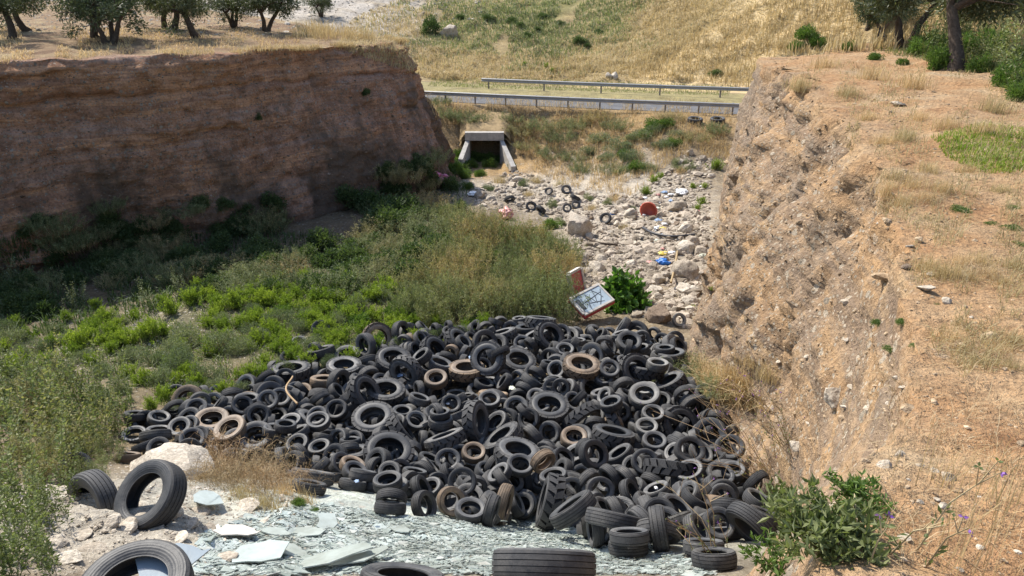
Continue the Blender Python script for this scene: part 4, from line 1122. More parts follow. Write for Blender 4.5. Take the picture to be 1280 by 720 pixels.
7 bl 2.758 14.857 -8.97 .074 .227 -.352 .905 black lugged tyre tilted, second right of the brown lugged tyre
8 bl 2.895 16.783 -9.308 .778 .143 -.07 .608 black truck tyre lying flat, third right of the brown lugged tyre
8 bl 3.312 18.117 -9.764 .522 .082 -.467 .709 black truck tyre on edge, fourth right of the brown lugged tyre
0 gr -4.872 12.307 -9.009 .297 .036 .116 .947 grey tyre lying flat, nearest in front of the bramble grown tyre
0 bl -4.492 10.975 -8.381 .466 -.273 -.709 -.454 black tyre on edge, second in front of the bramble grown tyre
2 gr -5.011 11.463 -8.678 .118 .231 -.948 .186 grey tyre lying flat, third in front of the bramble grown tyre
4 gr -3.977 10.836 -8.34 .246 -.559 -.51 .606 grey tyre on edge, fourth in front of the bramble grown tyre
0 bl -5.784 11.8 -8.53 .484 .133 -.209 .839 black tyre tilted, nearest in front of the brown dusted truck tyre
2 gr -5.649 11.251 -8.205 .781 .088 .211 -.582 grey tyre lying flat, second in front of the brown dusted truck tyre
1 bl -5.514 11.402 -8.577 .912 -.204 .009 -.356 black tyre lying flat, third in front of the brown dusted truck tyre
1 gr -5.592 11.166 -8.366 .023 -.807 .59 .024 grey tyre lying flat, fourth in front of the brown dusted truck tyre
1 bl -5.579 10.932 -8.197 .569 .218 .446 -.656 black tyre on edge, fifth in front of the brown dusted truck tyre
4 gr 3.164 9.538 -7.901 .131 .81 -.446 -.357 grey tyre tilted, nearest in front of the black ring by the bank
1 gr 2.504 8.667 -7.27 .815 -.205 -.36 .405 grey tyre tilted, second in front of the black ring by the bank
1 bl 2.551 8.491 -7.196 .469 -.289 .029 -.834 black tyre tilted, third in front of the black ring by the bank
8 bl -4.036 16.422 -9.483 .603 .045 -.085 .792 black truck tyre lying flat, nearest behind the large grey tractor tyre
8 gr -3.609 16.735 -9.363 .57 -.731 .268 -.263 grey truck tyre on edge, second behind the large grey tractor tyre
7 br -3.45 17.427 -9.546 .699 .499 -.062 .509 brown dusted lugged tyre on edge, third behind the large grey tractor tyre
0 bl 2.072 10.679 -8.342 .623 .317 -.005 -.715 black tyre tilted, nearest left of the upright grey tyre
3 bl 1.92 11.138 -8.453 .79 -.264 -.159 .53 black tyre tilted, second left of the upright grey tyre
1 gr 1.573 9.962 -7.983 .466 -.05 -.791 .393 grey tyre on edge, third left of the upright grey tyre
0 bl 2.661 13.047 -9.005 .949 .261 .172 -.045 black tyre tilted, nearest left of the bank's three round holes
7 bl 2.051 12.683 -8.88 .493 -.315 -.78 .219 black lugged tyre on edge, second left of the bank's three round holes
2 bl 1.941 12.751 -8.445 .325 .114 -.077 -.935 black tyre lying flat, third left of the bank's three round holes
0 bl 1.581 12.44 -8.708 .775 -.566 -.146 -.24 black tyre on edge, fourth left of the bank's three round holes
2 gr 3.36 11.24 -8.479 .502 .249 -.071 .825 grey tyre tilted, nearest right of the black ring by the bank
8 bl 3.744 12.065 -8.686 .468 .414 .141 -.768 black truck tyre tilted, second right of the black ring by the bank
4 bl 3.892 11.458 -8.578 .03 .954 -.142 -.264 black tyre tilted, third right of the black ring by the bank
2 gr 3.972 12.447 -8.841 .887 .38 .207 .161 grey tyre tilted, fourth right of the black ring by the bank
0 bl 4.116 12.194 -8.687 .346 .768 .539 .012 black tyre tilted, fifth right of the black ring by the bank
0 gr 3.553 10.008 -7.917 .506 .052 .003 -.861 grey tyre lying flat, sixth right of the black ring by the bank
1 gr -4.461 12.026 -8.552 .075 .853 .499 -.132 grey tyre lying flat, nearest right of the bramble grown tyre
4 bl -4.329 11.832 -8.77 .772 .624 -.026 -.113 black tyre on edge, second right of the bramble grown tyre
1 bl -4.244 12.034 -8.469 .813 -.059 .143 .562 black tyre lying flat, third right of the bramble grown tyre
1 gr -4.299 12.521 -8.717 .053 -.82 .57 -.004 grey tyre lying flat, fourth right of the bramble grown tyre
1 bl -3.894 11.518 -8.501 .079 -.659 .743 .083 black tyre lying flat, fifth right of the bramble grown tyre
0 bl -4.471 13.219 -8.918 .159 .57 -.15 -.792 black tyre on edge, sixth right of the bramble grown tyre
7 bl 1.074 9.949 -8.282 .162 -.549 -.801 .177 black lugged tyre lying flat, nearest right of the pale ring by the glass
4 gr 1.19 9.777 -7.943 .707 -.311 -.566 -.289 grey tyre on edge, second right of the pale ring by the glass
0 bl 1.217 8.15 -7.092 .21 -.344 .043 -.914 black tyre tilted, third right of the pale ring by the glass
1 bl 1.352 7.825 -6.858 .503 -.243 -.759 .334 black tyre on edge, fourth right of the pale ring by the glass
7 bl -2.103 12.283 -8.798 .493 .188 -.846 .08 black lugged tyre on edge, nearest in front of the pale tilted ring
1 gr -1.724 12.306 -9.021 .645 -.186 .74 -.038 grey tyre on edge, second in front of the pale tilted ring
2 bl 3.124 7.436 -6.584 .242 .121 .258 .928 black tyre tilted, nearest right of the grooved truck tyre
1 gr -.199 10.225 -8.151 .125 .853 .448 .235 grey tyre tilted, nearest left of the flat tyre above the glass
8 bl -3.877 14.804 -9.247 .388 .35 -.657 -.544 black truck tyre on edge, nearest in front of the large grey tractor tyre
1 bl -3.784 14.187 -9.086 .613 -.354 .25 -.661 black tyre tilted, second in front of the large grey tractor tyre
2 gr -4.031 13.728 -8.949 .686 -.038 -.444 -.575 grey tyre tilted, third in front of the large grey tractor tyre
8 gr -1.678 15.415 -9.134 .216 .312 -.925 .023 grey truck tyre lying flat, nearest behind the smooth brown tyre
4 bl -1.492 15.916 -9.24 .878 -.357 .262 .183 black tyre tilted, second behind the smooth brown tyre
3 bl -2.056 15.373 -8.903 .506 -.247 -.154 .812 black tyre tilted, third behind the smooth brown tyre
7 bl -1.907 16.68 -9.505 .113 -.912 .086 .386 black lugged tyre tilted, fourth behind the smooth brown tyre
2 bl -2.394 16.618 -9.453 .118 .459 -.078 .877 black tyre on edge, fifth behind the smooth brown tyre
7 bl -1.363 17.194 -9.528 .674 -.204 .298 -.645 black lugged tyre tilted, sixth behind the smooth brown tyre
1 gr -2.32 17.204 -9.454 .068 .825 -.389 -.405 grey tyre tilted, seventh behind the smooth brown tyre
2 gr -1.217 16.993 -9.438 .344 .126 -.926 -.094 grey tyre tilted, eighth behind the smooth brown tyre
1 bl -2 18.063 -9.673 .427 .7 -.039 -.572 black tyre on edge, ninth behind the smooth brown tyre
8 bl -2.865 17.668 -9.526 .67 .481 .32 .467 black truck tyre on edge, tenth behind the smooth brown tyre
2 gr -1.905 13.431 -8.79 .119 .15 .162 .968 grey tyre lying flat, nearest behind the pale tilted ring
2 gr -1.489 12.726 -8.673 .093 .554 .509 .652 grey tyre on edge, nearest right of the pale tilted ring
3 gr -1.392 12.555 -8.717 .077 .884 -.46 .034 grey tyre lying flat, second right of the pale tilted ring
1 bl -1.401 12.588 -8.564 .074 .755 .649 -.062 black tyre lying flat, third right of the pale tilted ring
0 bl .232 10.5 -8.559 .385 -.467 -.449 .658 black tyre on edge, nearest in front of the flat tyre above the glass
2 bl -.138 10.023 -8.112 .507 .439 -.739 -.065 black tyre on edge, second in front of the flat tyre above the glass
1 gr .06 9.702 -8.322 .732 .23 .461 .446 grey tyre on edge, third in front of the flat tyre above the glass
1 bl .171 9.893 -8.518 .583 .169 .185 -.773 black tyre tilted, fourth in front of the flat tyre above the glass
0 bl -3.03 11.919 -8.737 .186 .982 -.024 .01 black tyre lying flat, nearest right of the pale ring at the left
3 bl -2.28 10.658 -8.241 .329 -.206 -.34 .857 black tyre tilted, second right of the pale ring at the left
0 bl -1.965 10.029 -7.963 .865 .231 .015 -.445 black tyre lying flat, third right of the pale ring at the left
8 bl .417 18.322 -9.763 .565 -.081 .087 .816 black truck tyre lying flat, nearest behind the grey ring at the back
6 gr .77 18.585 -9.69 .847 -.14 .13 .496 grey big lugged tyre lying flat, second behind the grey ring at the back
3 bl -.296 12.623 -8.809 .076 -.939 -.184 -.282 black tyre tilted, nearest right of the upright tractor tyre
0 bl -5.932 13.226 -8.794 .906 -.045 -.378 .186 black tyre tilted, nearest behind the brown dusted truck tyre
2 pa -6.464 13.512 -8.913 .437 .052 .632 -.638 pale walled tyre on edge, second behind the brown dusted truck tyre
2 gr -6.426 14.334 -9.262 .198 -.911 -.105 .347 grey tyre tilted, third behind the brown dusted truck tyre
8 br -6.826 13.761 -9.023 .355 -.895 -.253 -.092 brown dusted truck tyre tilted, fourth behind the brown dusted truck tyre
3 bl -6.006 14.035 -9.13 .419 -.429 .364 .713 black tyre on edge, fifth behind the brown dusted truck tyre
3 pa -5.924 14.773 -9.298 .729 .404 .104 -.542 pale walled tyre tilted, sixth behind the brown dusted truck tyre
0 pa -3.578 12.049 -8.74 .874 -.406 -.039 -.266 pale walled tyre tilted, nearest left of the pale ring at the left
0 bl -3.471 11.423 -8.507 .336 .044 .052 -.939 black tyre lying flat, second left of the pale ring at the left
6 gr -3.988 12.911 -9.049 .224 -.108 -.945 .213 grey big lugged tyre tilted, third left of the pale ring at the left
1 gr -3.997 12.011 -8.602 .539 -.233 -.041 .808 grey tyre lying flat, fourth left of the pale ring at the left
4 gr -3.73 11.077 -8.428 .664 -.342 .606 .274 grey tyre on edge, fifth left of the pale ring at the left
4 bl 4.072 12.676 -8.72 .325 .861 .239 -.309 black tyre on edge, nearest behind the black ring by the bank
4 bl -.64 14.883 -9.33 .973 -.071 .161 -.15 black tyre lying flat, nearest left of the wide pale walled tyre
3 bl -.115 12.937 -8.95 .264 .008 .876 .405 black tyre on edge, nearest in front of the wide pale walled tyre
1 bl .325 12.459 -8.597 .861 .326 -.281 .272 black tyre tilted, second in front of the wide pale walled tyre
2 bl .15 14.355 -9.351 .36 -.226 -.688 -.588 black tyre on edge, nearest behind the wide pale walled tyre
4 gr .296 14.529 -9.241 .099 .637 .606 -.467 grey tyre on edge, second behind the wide pale walled tyre
1 bl -.17 14.697 -9.162 .018 -.889 .017 -.458 black tyre on edge, third behind the wide pale walled tyre
3 gr .434 14.661 -9.12 .326 .802 -.471 -.168 grey tyre tilted, fourth behind the wide pale walled tyre
1 bl -1.261 13.502 -8.956 .059 -.089 -.954 -.279 black tyre tilted, nearest left of the upright tractor tyre
3 gr -5.204 11.934 -8.692 .142 -.186 .969 .079 grey tyre lying flat, nearest left of the bramble grown tyre
1 gr .573 14.967 -9.086 .11 .719 .508 -.461 grey tyre on edge, nearest in front of the grey ring at the back
8 pa 1.972 16.351 -9.446 .14 -.557 -.603 -.553 pale walled truck tyre on edge, nearest behind the brown lugged tyre
1 gr 2.274 16.671 -9.255 .8 -.563 .162 .13 grey tyre on edge, second behind the brown lugged tyre
8 gr 2.915 18.176 -9.662 .223 .851 .122 .46 grey truck tyre on edge, third behind the brown lugged tyre
8 gr -5.107 13.835 -8.998 .492 .423 -.179 .739 grey truck tyre on edge, nearest behind the bramble grown tyre
2 bl -4.695 13.685 -8.995 .737 .399 .274 -.473 black tyre on edge, second behind the bramble grown tyre
3 gr -5.255 14.525 -9.18 .438 -.832 -.263 -.217 grey tyre on edge, third behind the bramble grown tyre
4 bl -5.49 14.755 -9.1 .461 .209 -.463 -.728 black tyre on edge, fourth behind the bramble grown tyre
0 bl 1.049 14.009 -8.858 .505 -.53 .602 .319 black tyre on edge, nearest in front of the brown lugged tyre
3 gr 1.191 14.2 -9.052 .23 .535 .764 .278 grey tyre tilted, second in front of the brown lugged tyre
7 bl 1.719 14.337 -9.198 .639 -.045 .327 -.695 black lugged tyre tilted, third in front of the brown lugged tyre
2 bl 1.393 13.757 -8.99 .069 -.641 .599 -.475 black tyre on edge, fourth in front of the brown lugged tyre
0 pa 1.937 13.523 -8.764 .868 .256 -.389 -.175 pale walled tyre on edge, fifth in front of the brown lugged tyre
2 gr 1.273 13.663 -9.003 .679 .274 -.027 .68 grey tyre tilted, sixth in front of the brown lugged tyre
4 bl .851 10.602 -8.39 .402 .443 -.141 -.789 black tyre on edge, nearest behind the pale ring by the glass
0 bl .269 12.569 -8.508 .383 .106 -.91 .119 black tyre tilted, nearest right of the wide pale walled tyre
1 gr -3.842 12.767 -8.753 .215 -.849 -.459 -.147 grey tyre tilted, nearest behind the pale ring at the left
2 bl -3.66 13.422 -9.044 .75 .395 -.261 -.462 black tyre on edge, second behind the pale ring at the left
1 gr -3.925 13.742 -9.083 .233 .21 -.428 -.847 grey tyre on edge, third behind the pale ring at the left
1 bl -2.213 13.108 -8.89 .052 .783 -.62 -.009 black tyre lying flat, nearest left of the pale tilted ring
1 bl .874 15.482 -9.184 .938 -.095 .126 .308 black tyre lying flat, nearest left of the brown lugged tyre
3 bl .932 16.068 -9.324 .356 0 .767 .533 black tyre on edge, second left of the brown lugged tyre
1 gr .868 14.201 -8.974 .419 -.859 -.273 -.112 grey tyre tilted, third left of the brown lugged tyre
8 bl 3.092 11.648 -8.679 .576 -.465 .016 -.672 black truck tyre on edge, nearest left of the black ring by the bank
0 gr 2.897 11.225 -8.471 .518 .277 -.039 -.808 grey tyre tilted, second left of the black ring by the bank
3 pa -3.497 16.143 -9.462 .788 -.375 .025 .488 pale walled tyre tilted, nearest right of the large grey tractor tyre
3 gr -3.299 15.29 -9.376 .623 .726 .13 .259 grey tyre on edge, second right of the large grey tractor tyre
8 gr 2.665 12.978 -9.127 .902 -.106 .053 .414 grey truck tyre lying flat, nearest in front of the bank's three round holes
0 bl -.364 11.012 -8.616 .357 .753 -.007 .553 black tyre on edge, nearest in front of the small brownish tyre
1 gr -.442 10.863 -8.587 .289 -.191 .08 -.934 grey tyre lying flat, second in front of the small brownish tyre
8 gr -.699 10.98 -8.726 .202 .168 .21 .942 grey truck tyre tilted, nearest behind the black ring by the glass"""
BURIED = """4 bl 2.83 16.55 -9.36 .56 -.2 .76 -.27
8 bl -4.1 11.81 -8.71 .37 .16 -.17 -.9
8 bl -.39 17.18 -9.65 .03 .55 .75 .37
1 bl -1.61 9.77 -7.98 .15 .51 -.63 -.56
1 bl 2.2 13.2 -8.93 .31 -.25 .79 .47
8 bl -2.38 11.91 -8.76 .62 .36 .38 .58
1 gr .52 13.99 -9.1 .11 .05 -.18 .98
0 bl -2.71 17.08 -9.46 .23 -.03 .71 .66
0 bl -1.78 9.41 -7.72 .51 -.02 -.07 -.85
6 bl -2.98 11.46 -8.73 .04 -0 -.17 -.98
2 bl -5.84 11.49 -8.37 .44 .55 .66 -.27
4 bl -5.91 15.16 -9.39 .19 .68 -.19 .68
0 br -1.48 16.59 -9.48 .66 -.61 .43 .12
1 gr -5.13 12.93 -8.7 .05 .71 -.55 .43
2 bl -.44 18.65 -9.72 .83 -.3 .03 -.47
2 bl -.85 9.13 -7.83 .24 .75 -.53 .33
2 bl -1.92 10.59 -8.39 .32 -.91 -.02 .28
1 bl -3.01 12.12 -8.88 .18 -.1 .94 .26
1 bl 3.07 13.47 -8.86 .21 -.97 .04 -.1
0 gr -1.18 16.56 -9.48 .65 -.52 -.33 .45
8 gr 4 16.82 -9.46 .48 .41 .02 .78
1 bl -1.91 11.4 -8.7 .59 -.06 .11 -.8
1 bl 3.65 13.45 -8.92 .4 -.36 -.64 -.56
3 bl 1.59 8.95 -7.85 .98 .16 -.14 -.07
1 bl 3.2 16.79 -9.5 .99 -.05 -.12 -.08
3 bl 1.48 16.89 -9.47 .34 -.45 -.02 .83
0 gr -6.5 13.04 -8.75 .33 .79 .04 .52
0 bl -.19 15.03 -9.26 .63 .4 -.08 .66
1 bl -.72 18.39 -9.78 .25 .03 -.66 -.7
3 bl 1.93 9.79 -8.16 .17 .88 .31 .33
6 bl -2.14 13.5 -9.13 .04 .98 .18 .08
1 gr 3.34 17.48 -9.57 .26 -.38 -.68 -.58
8 gr -.42 16.58 -9.49 .23 .74 -.48 -.42
3 bl -.98 18.46 -9.89 .8 .27 .27 .46
4 gr .18 10.06 -8.61 .32 .1 .22 -.92
3 gr 1.19 11.36 -8.62 .06 -.17 -.02 .98
8 bl -4.09 14.19 -9.24 .86 -.46 .15 .19
2 bl 3.99 15.62 -9.5 .75 -.25 -.48 .38
2 bl 2.69 8.86 -7.44 .85 -.29 -.43 -.11
2 gr -1.26 14.76 -9.56 .03 .26 -.96 .07
0 bl -2.24 12.58 -8.8 .13 -.96 0 -.23
2 gr .51 10.6 -8.63 .01 -.31 -.95 -.04
0 bl 0 10.3 -8.37 .21 -.96 .04 .17
8 bl 1.42 15.59 -9.23 .32 .02 -.94 -.04
2 bl -.71 10.25 -8.38 .96 -.16 .19 .11
3 gr 2.42 13.74 -8.94 .14 .22 .14 .95
0 bl .6 11.48 -8.64 .62 .18 -.58 .5
1 bl 2.56 7.78 -6.93 .1 -.21 .88 -.42
8 bl 1.48 17.97 -9.84 .94 .17 -.22 .22
4 gr 1.9 13.91 -8.98 .36 .04 -.14 -.92
1 pa -4.62 15.63 -9.44 .62 -.42 .61 -.25
8 bl 1.42 16.67 -9.51 .25 -.14 -.94 -.15
3 gr -.77 14.73 -9.45 .94 -0 .14 -.32
8 gr -2.14 14.33 -9.3 .2 -.48 -.83 .21
2 bl -.7 15.88 -9.47 .92 .3 .2 .17
0 bl -1.68 14.62 -9.42 .44 -.84 .12 .3
2 bl -2.81 13.04 -9.22 .15 .65 .05 -.74
2 gr -6.73 12.2 -8.71 .08 .02 .17 .98
4 gr -1.91 11.75 -8.81 .73 -.6 .2 .26
2 gr 3.42 11.81 -8.64 .17 .79 -.36 -.48
3 gr 1.29 17.95 -9.69 .76 .33 -.17 .53
2 gr .17 15.17 -9.38 .66 -.29 .65 .22
2 gr 2.45 12.09 -8.8 .92 -.3 .04 -.26
0 bl -.92 8.95 -7.62 .6 .21 .1 -.76
8 bl -.39 13.82 -9.15 .7 .7 -.04 -.13
0 gr -1.32 13.65 -9.14 .67 -.58 -.12 -.45
1 bl 2.13 17.63 -9.52 .39 -.28 -.84 .25
7 bl -1.87 15.1 -9.52 .13 -.14 .03 .98
2 gr 2.66 9.48 -7.96 .71 .27 .32 .57
1 bl 2 9.09 -7.78 .29 .68 -.66 -.14
1 bl 3.85 17.42 -9.62 .39 -.81 -.03 -.43
1 bl .92 14.66 -9.11 .03 -.42 .9 -.12
0 gr -4.63 16.2 -9.65 .62 -.35 .66 .24
1 bl -2.14 9.7 -7.98 .31 .94 -.1 -.1
4 bl 2.26 7.44 -6.72 .25 -.03 .91 -.34
2 gr 2.76 13.48 -8.95 .87 .23 .29 .32
4 bl -6.17 13.24 -8.99 .72 -.16 .13 -.67
3 gr .55 13.72 -9.22 .55 -.04 -.05 -.83
8 gr 2.87 10.72 -8.49 .48 .55 -.32 .6
0 gr -3.48 11.03 -8.62 .44 -.46 -.41 .66
1 pa 3.61 15.74 -9.32 .38 .46 .48 -.65
4 gr 1.05 15.79 -9.33 .69 .57 -.36 .28
1 gr .57 10.57 -8.45 .93 .11 -.33 -.15
3 bl -.05 18.56 -9.93 .25 -.73 .53 .34
0 gr 3.78 18.11 -9.8 .05 .41 .61 .68
1 bl -4.84 13.3 -9.11 .94 .17 .11 .28
1 gr 2.16 13.46 -8.89 .81 .39 -.38 .21
0 bl .12 16.82 -9.78 .99 -.07 -.01 .07
8 gr -2.74 18.09 -9.81 .01 .45 -.37 .81
2 pa -6.25 13.7 -9.05 .77 .45 .17 -.42
0 bl -4.23 13.38 -9.08 .66 -.48 -.54 -.18
1 bl 1.1 8.28 -7.53 .72 -.29 .21 .6
0 bl 2.34 18.02 -9.76 .89 -.03 -.42 .16
1 gr 1.14 7.65 -6.93 .41 .05 .83 .37
3 bl 1.43 8.67 -7.63 .89 .37 .21 .17
2 bl -1.17 13.94 -9.15 .89 -.29 -.24 .27
1 bl 2.45 11.17 -8.53 .8 -.19 -.15 -.56
3 gr -1.15 13.21 -9.06 .03 -.49 .81 -.3
2 gr 1.59 10.2 -8.23 .22 .17 .91 .3
2 bl 3.11 13.18 -8.97 .43 -.22 -.61 -.64
1 bl 1 8.03 -7.17 .04 .65 .02 .76
7 bl .27 10.51 -8.75 .33 .02 -.03 .94
1 bl 3.65 9.67 -7.99 .08 .59 -.75 .29
1 bl -6.64 14.14 -9.14 .09 .49 .59 .64
8 bl 3.59 10.32 -8.22 .71 -.39 .41 .42
2 bl 1.98 17.64 -9.81 .42 -.37 .82 .12
8 br 2.98 8.66 -7.49 .5 -.35 -.26 -.75
4 bl 4.2 17.49 -9.63 .27 .18 -.47 .82
0 gr -.76 9.23 -7.91 .38 -.56 -.69 .25
1 bl 3.92 12.55 -8.93 .9 .32 .29 -.04
0 gr .2 19 -9.83 .11 .88 .46 -0
4 gr -1.66 12.67 -9.05 .39 -.25 -.75 -.46
0 gr 2.66 8.28 -7.25 .82 -.14 .22 .5
4 bl -2.05 12.85 -9.09 .53 .5 -.27 .62
1 bl -1.02 14.31 -9.32 .18 .76 .62 -.05
1 gr -2.4 18.32 -9.72 .9 -.08 .42 .09
2 gr -.39 9.31 -8 .65 -.04 -.66 -.39
1 bl -.26 10.04 -8.44 .65 .7 -.21 .21
1 bl -.33 8.77 -7.64 .48 .64 -.55 -.23
3 gr -4.71 13.96 -9.14 .44 -.45 -.24 .74
0 gr -3.28 14.09 -8.76 .03 -.85 -.33 .41
2 bl -2.5 12.89 -9.01 .71 .32 -.55 .31
1 bl -4.72 12.58 -8.82 .77 .08 -.62 .08
4 gr 2.81 17.6 -9.54 .18 .07 .97 -.13
4 bl -5.58 15.62 -9.42 .72 .07 .67 -.2
3 bl 1.01 16.41 -9.36 .49 .4 .7 .33
3 bl 3.58 11.02 -8.53 .92 -.27 -.27 .08
3 gr -3.54 13.9 -9.12 .87 -.22 -.43 -.07
2 bl .2 14.82 -9.36 .69 .62 .21 -.3
1 bl -1.62 13.61 -9.06 .36 .43 .5 .66
1 gr -5.73 12 -8.68 .92 .06 .12 .38
2 pa -5.64 12.94 -8.88 .02 -.17 -.84 -.52
2 bl 1.29 15.24 -9.11 .28 -.66 -.55 -.43
1 gr 1.17 10.87 -8.48 .62 .12 -.18 -.75
2 bl -5.68 14.37 -9.27 .59 -.64 .49 .06
1 gr .82 12.75 -9.05 .29 .7 -.59 .27
1 gr 1.69 17.44 -9.66 .63 -.08 -.09 -.77
0 bl -1.67 17.98 -9.54 .67 -.09 -.63 .37
1 bl -2.94 10.15 -8.14 .94 -.33 .05 .01
0 bl 3.98 12.93 -8.91 .17 -.51 .73 .42
0 bl -1.05 17.39 -9.54 .12 -.33 .11 -.93
1 bl 3.85 13.95 -8.93 .36 .84 .25 -.32
2 bl -1.12 15.55 -9.63 .97 -.05 -.04 .25
1 bl -4.59 14.1 -9.27 .35 -.62 .56 -.43
3 bl -.28 10.38 -8.47 .93 -.04 .36 .03
1 gr 1.2 10.5 -8.41 .03 .24 .4 -.89
0 bl -6.13 12.71 -8.9 .91 -.18 -.04 -.36
8 br -.41 14.28 -9.26 .94 -.2 -.01 -.26
2 bl -.33 18.97 -9.94 .11 -.32 .63 .7
1 gr -1.42 10.81 -8.48 .79 -.38 .28 -.39
3 bl -5.32 14.23 -9.04 .42 .9 .07 .06
0 gr -3.45 13.45 -9.2 .01 .8 -.51 .34
1 gr -.19 12.71 -8.97 .63 .09 -.46 .62
2 bl -2.49 14.44 -9.14 .05 -.51 .2 .84
1 bl -.63 13.63 -9.08 .41 .07 -.57 .71
0 gr -.02 10.45 -8.51 .36 .4 -.83 -.12
1 gr -2.19 15.08 -9.22 .58 .72 .06 -.37
2 bl 3.46 10.18 -8.23 .73 -.54 -.13 -.4
4 gr 2.03 16.61 -9.65 .73 .32 .6 -.01
1 br 1.98 12.68 -8.9 .2 -.11 .68 .7
4 bl -2.88 13.57 -9.17 .16 .12 -.01 .98
1 bl -1.52 12.35 -9.04 .36 -.35 -.52 .69
3 bl 3.24 13.66 -9.06 .7 -.04 .45 -.56
0 gr -.52 8.85 -7.68 .84 -.29 .45 -.09
2 gr 2.23 14.97 -9.08 .48 .62 .6 .18
1 pa 2.9 14.1 -8.98 .99 .03 -.13 -.05
0 gr -3.26 13.26 -9.29 .28 .05 -.18 .94
1 bl -.06 14.62 -9.36 .39 -.41 -.57 .6
3 bl -2.96 15.06 -9.41 .02 .93 -.27 -.26
0 bl 2.62 9.98 -8.19 .45 -.43 .57 -.53
1 bl -3.67 12.46 -9.07 .61 -.74 -.12 .26
2 gr -6.33 11.25 -8.35 .29 -.06 .19 .94
3 gr 1.23 9.19 -7.97 .56 .56 -0 .62
0 gr 1.96 10.43 -8.38 .28 -.29 -.52 -.75
1 bl -5.19 12.82 -8.96 .21 -.71 -.66 -.16
0 gr -4.66 16.24 -9.55 .19 .42 -.69 -.55
4 bl -3.38 15.82 -9.55 .64 .46 .03 -.62
0 bl 3.82 12.16 -8.95 .29 .81 -.45 .21
0 gr 1.75 18.59 -10.04 .71 .51 -.45 .19
2 bl -1.17 15.93 -9.41 .07 .74 -.13 .66
2 bl 2.33 11.93 -8.84 .25 .09 .3 .92
2 gr -4.96 12.95 -8.98 .59 -.2 .76 .19
1 bl -3.5 17.04 -9.45 .84 -.19 -.23 -.46
0 bl -1.38 18.19 -9.8 .71 .37 -.52 .3
3 gr -4.45 13.63 -9.12 .76 .07 -.37 -.53
1 gr -5.08 14.01 -9.14 .93 .33 .14 .12
1 bl -.18 13.52 -9.06 .78 .45 -.33 .28
1 bl 2.63 18.42 -9.98 .44 -.15 .7 .54
1 bl 2.19 18.56 -9.97 .64 .67 .21 -.31
1 bl .95 12.54 -9.04 .66 -.28 -.28 -.64
4 bl .97 9.33 -8.14 .15 .45 .74 .48
2 gr -5.88 13.48 -9.01 .08 .73 .27 .62
0 pa -2.12 13.5 -9.17 .2 -.1 -.71 .67
0 bl -1.63 17.82 -9.58 .98 .11 .07 -.14
3 bl -.78 17.29 -9.6 .46 .44 -.26 -.72
2 bl 3.19 11.92 -8.73 .39 .07 -.88 .26
2 bl 2.86 7.68 -7.01 .41 -.14 -.27 -.86
2 gr -5.03 13.57 -9.27 .07 -.01 .15 .99
2 bl -4.33 15.4 -9.49 .35 .1 -.83 -.43
2 gr 3.6 16.4 -9.51 .81 .07 .17 .55
1 gr 1.69 13.79 -9.14 .28 .29 .03 .92
0 bl -3.44 12.83 -9.19 .44 -.53 .47 -.56
0 pa -2.52 16.73 -9.48 .58 .42 .2 .66
1 bl 2.32 14.35 -8.99 .9 -.27 .02 .35
2 gr .23 17.35 -9.7 .57 -.54 .19 -.58
1 gr -5.16 12.54 -8.8 .57 -.46 .24 -.64
2 bl 3.63 9.91 -8.11 .8 .49 -.14 .31
1 gr 2.29 13.35 -9.19 .47 -.78 .13 .41
1 gr 3.5 15.23 -9.19 .17 .48 .03 -.86
1 gr -5.04 16.26 -9.61 .04 -.52 .43 -.74
4 bl -3.46 15.62 -9.37 .71 -.3 -.07 -.64
1 gr 2.73 16.2 -9.51 .27 .02 -.03 .96
4 br -4.67 14.65 -9.42 .84 .19 -.19 .48
2 gr -1.2 12.76 -9.12 .52 -.75 -.16 -.37
1 bl -3.24 13.53 -9.43 .88 -.06 .05 .47
1 bl .84 15.52 -9.3 .65 -.15 -.04 -.74
3 bl -2.86 17.04 -9.59 .15 -.65 -.69 .3
2 bl 3.35 13.1 -9.21 .14 .17 .9 .39
3 gr 2.9 9.68 -8.06 .24 .21 .86 .39
3 gr -3.1 12.82 -9.19 .42 -.18 -.16 -.87
2 bl -1.02 10.5 -8.51 .85 .41 .18 -.27
1 bl -.65 18.1 -9.71 .04 .83 -.48 .28
1 gr 2.18 14.85 -9.06 .07 .95 -.03 -.28
1 gr .99 13.43 -9.19 .79 .23 -.54 .18
1 bl -1.7 9.62 -7.94 .18 .87 -.46 .07
3 gr -1.92 15.32 -9.23 .97 -.04 .14 .19
1 gr -1.6 15.52 -9.71 .32 -.1 .02 .94
2 bl -.22 9.53 -8.38 .27 .95 -.12 -.09
8 pa -3.92 16.86 -9.67 .94 -.12 -.01 -.31
4 bl 1.44 10.93 -8.64 .6 .44 -.51 .44
3 bl -1.99 14.96 -9.38 .1 .92 .35 .1
0 gr .99 11.76 -8.79 .1 .94 .23 -.25
1 gr -4.87 14.27 -9.23 .39 -.74 .44 .33
2 bl -6.91 13.26 -8.99 .95 -.19 .23 -.01
2 gr -.58 12.05 -8.99 .49 .6 .31 .55
1 bl -.99 18.62 -9.86 .22 -.34 -.27 .87
1 bl .47 15.13 -9.22 .21 .27 -.16 .93
2 bl 3.48 13.59 -9.06 .11 .6 -.71 -.37
4 bl .59 11.2 -8.59 .18 -.7 -.52 -.46
2 gr -2.02 11.42 -8.78 .1 .19 -.97 -.07
2 gr .83 16.84 -9.81 .12 .03 .11 .99
0 bl -.68 11.77 -8.96 .4 -.55 -.51 -.53
1 gr 3.87 14.44 -9.18 .63 .55 -.23 -.5
2 bl 2.07 18.18 -9.81 .17 -.67 .29 -.66
0 bl -7.03 12.73 -8.88 .04 .11 -.97 .19
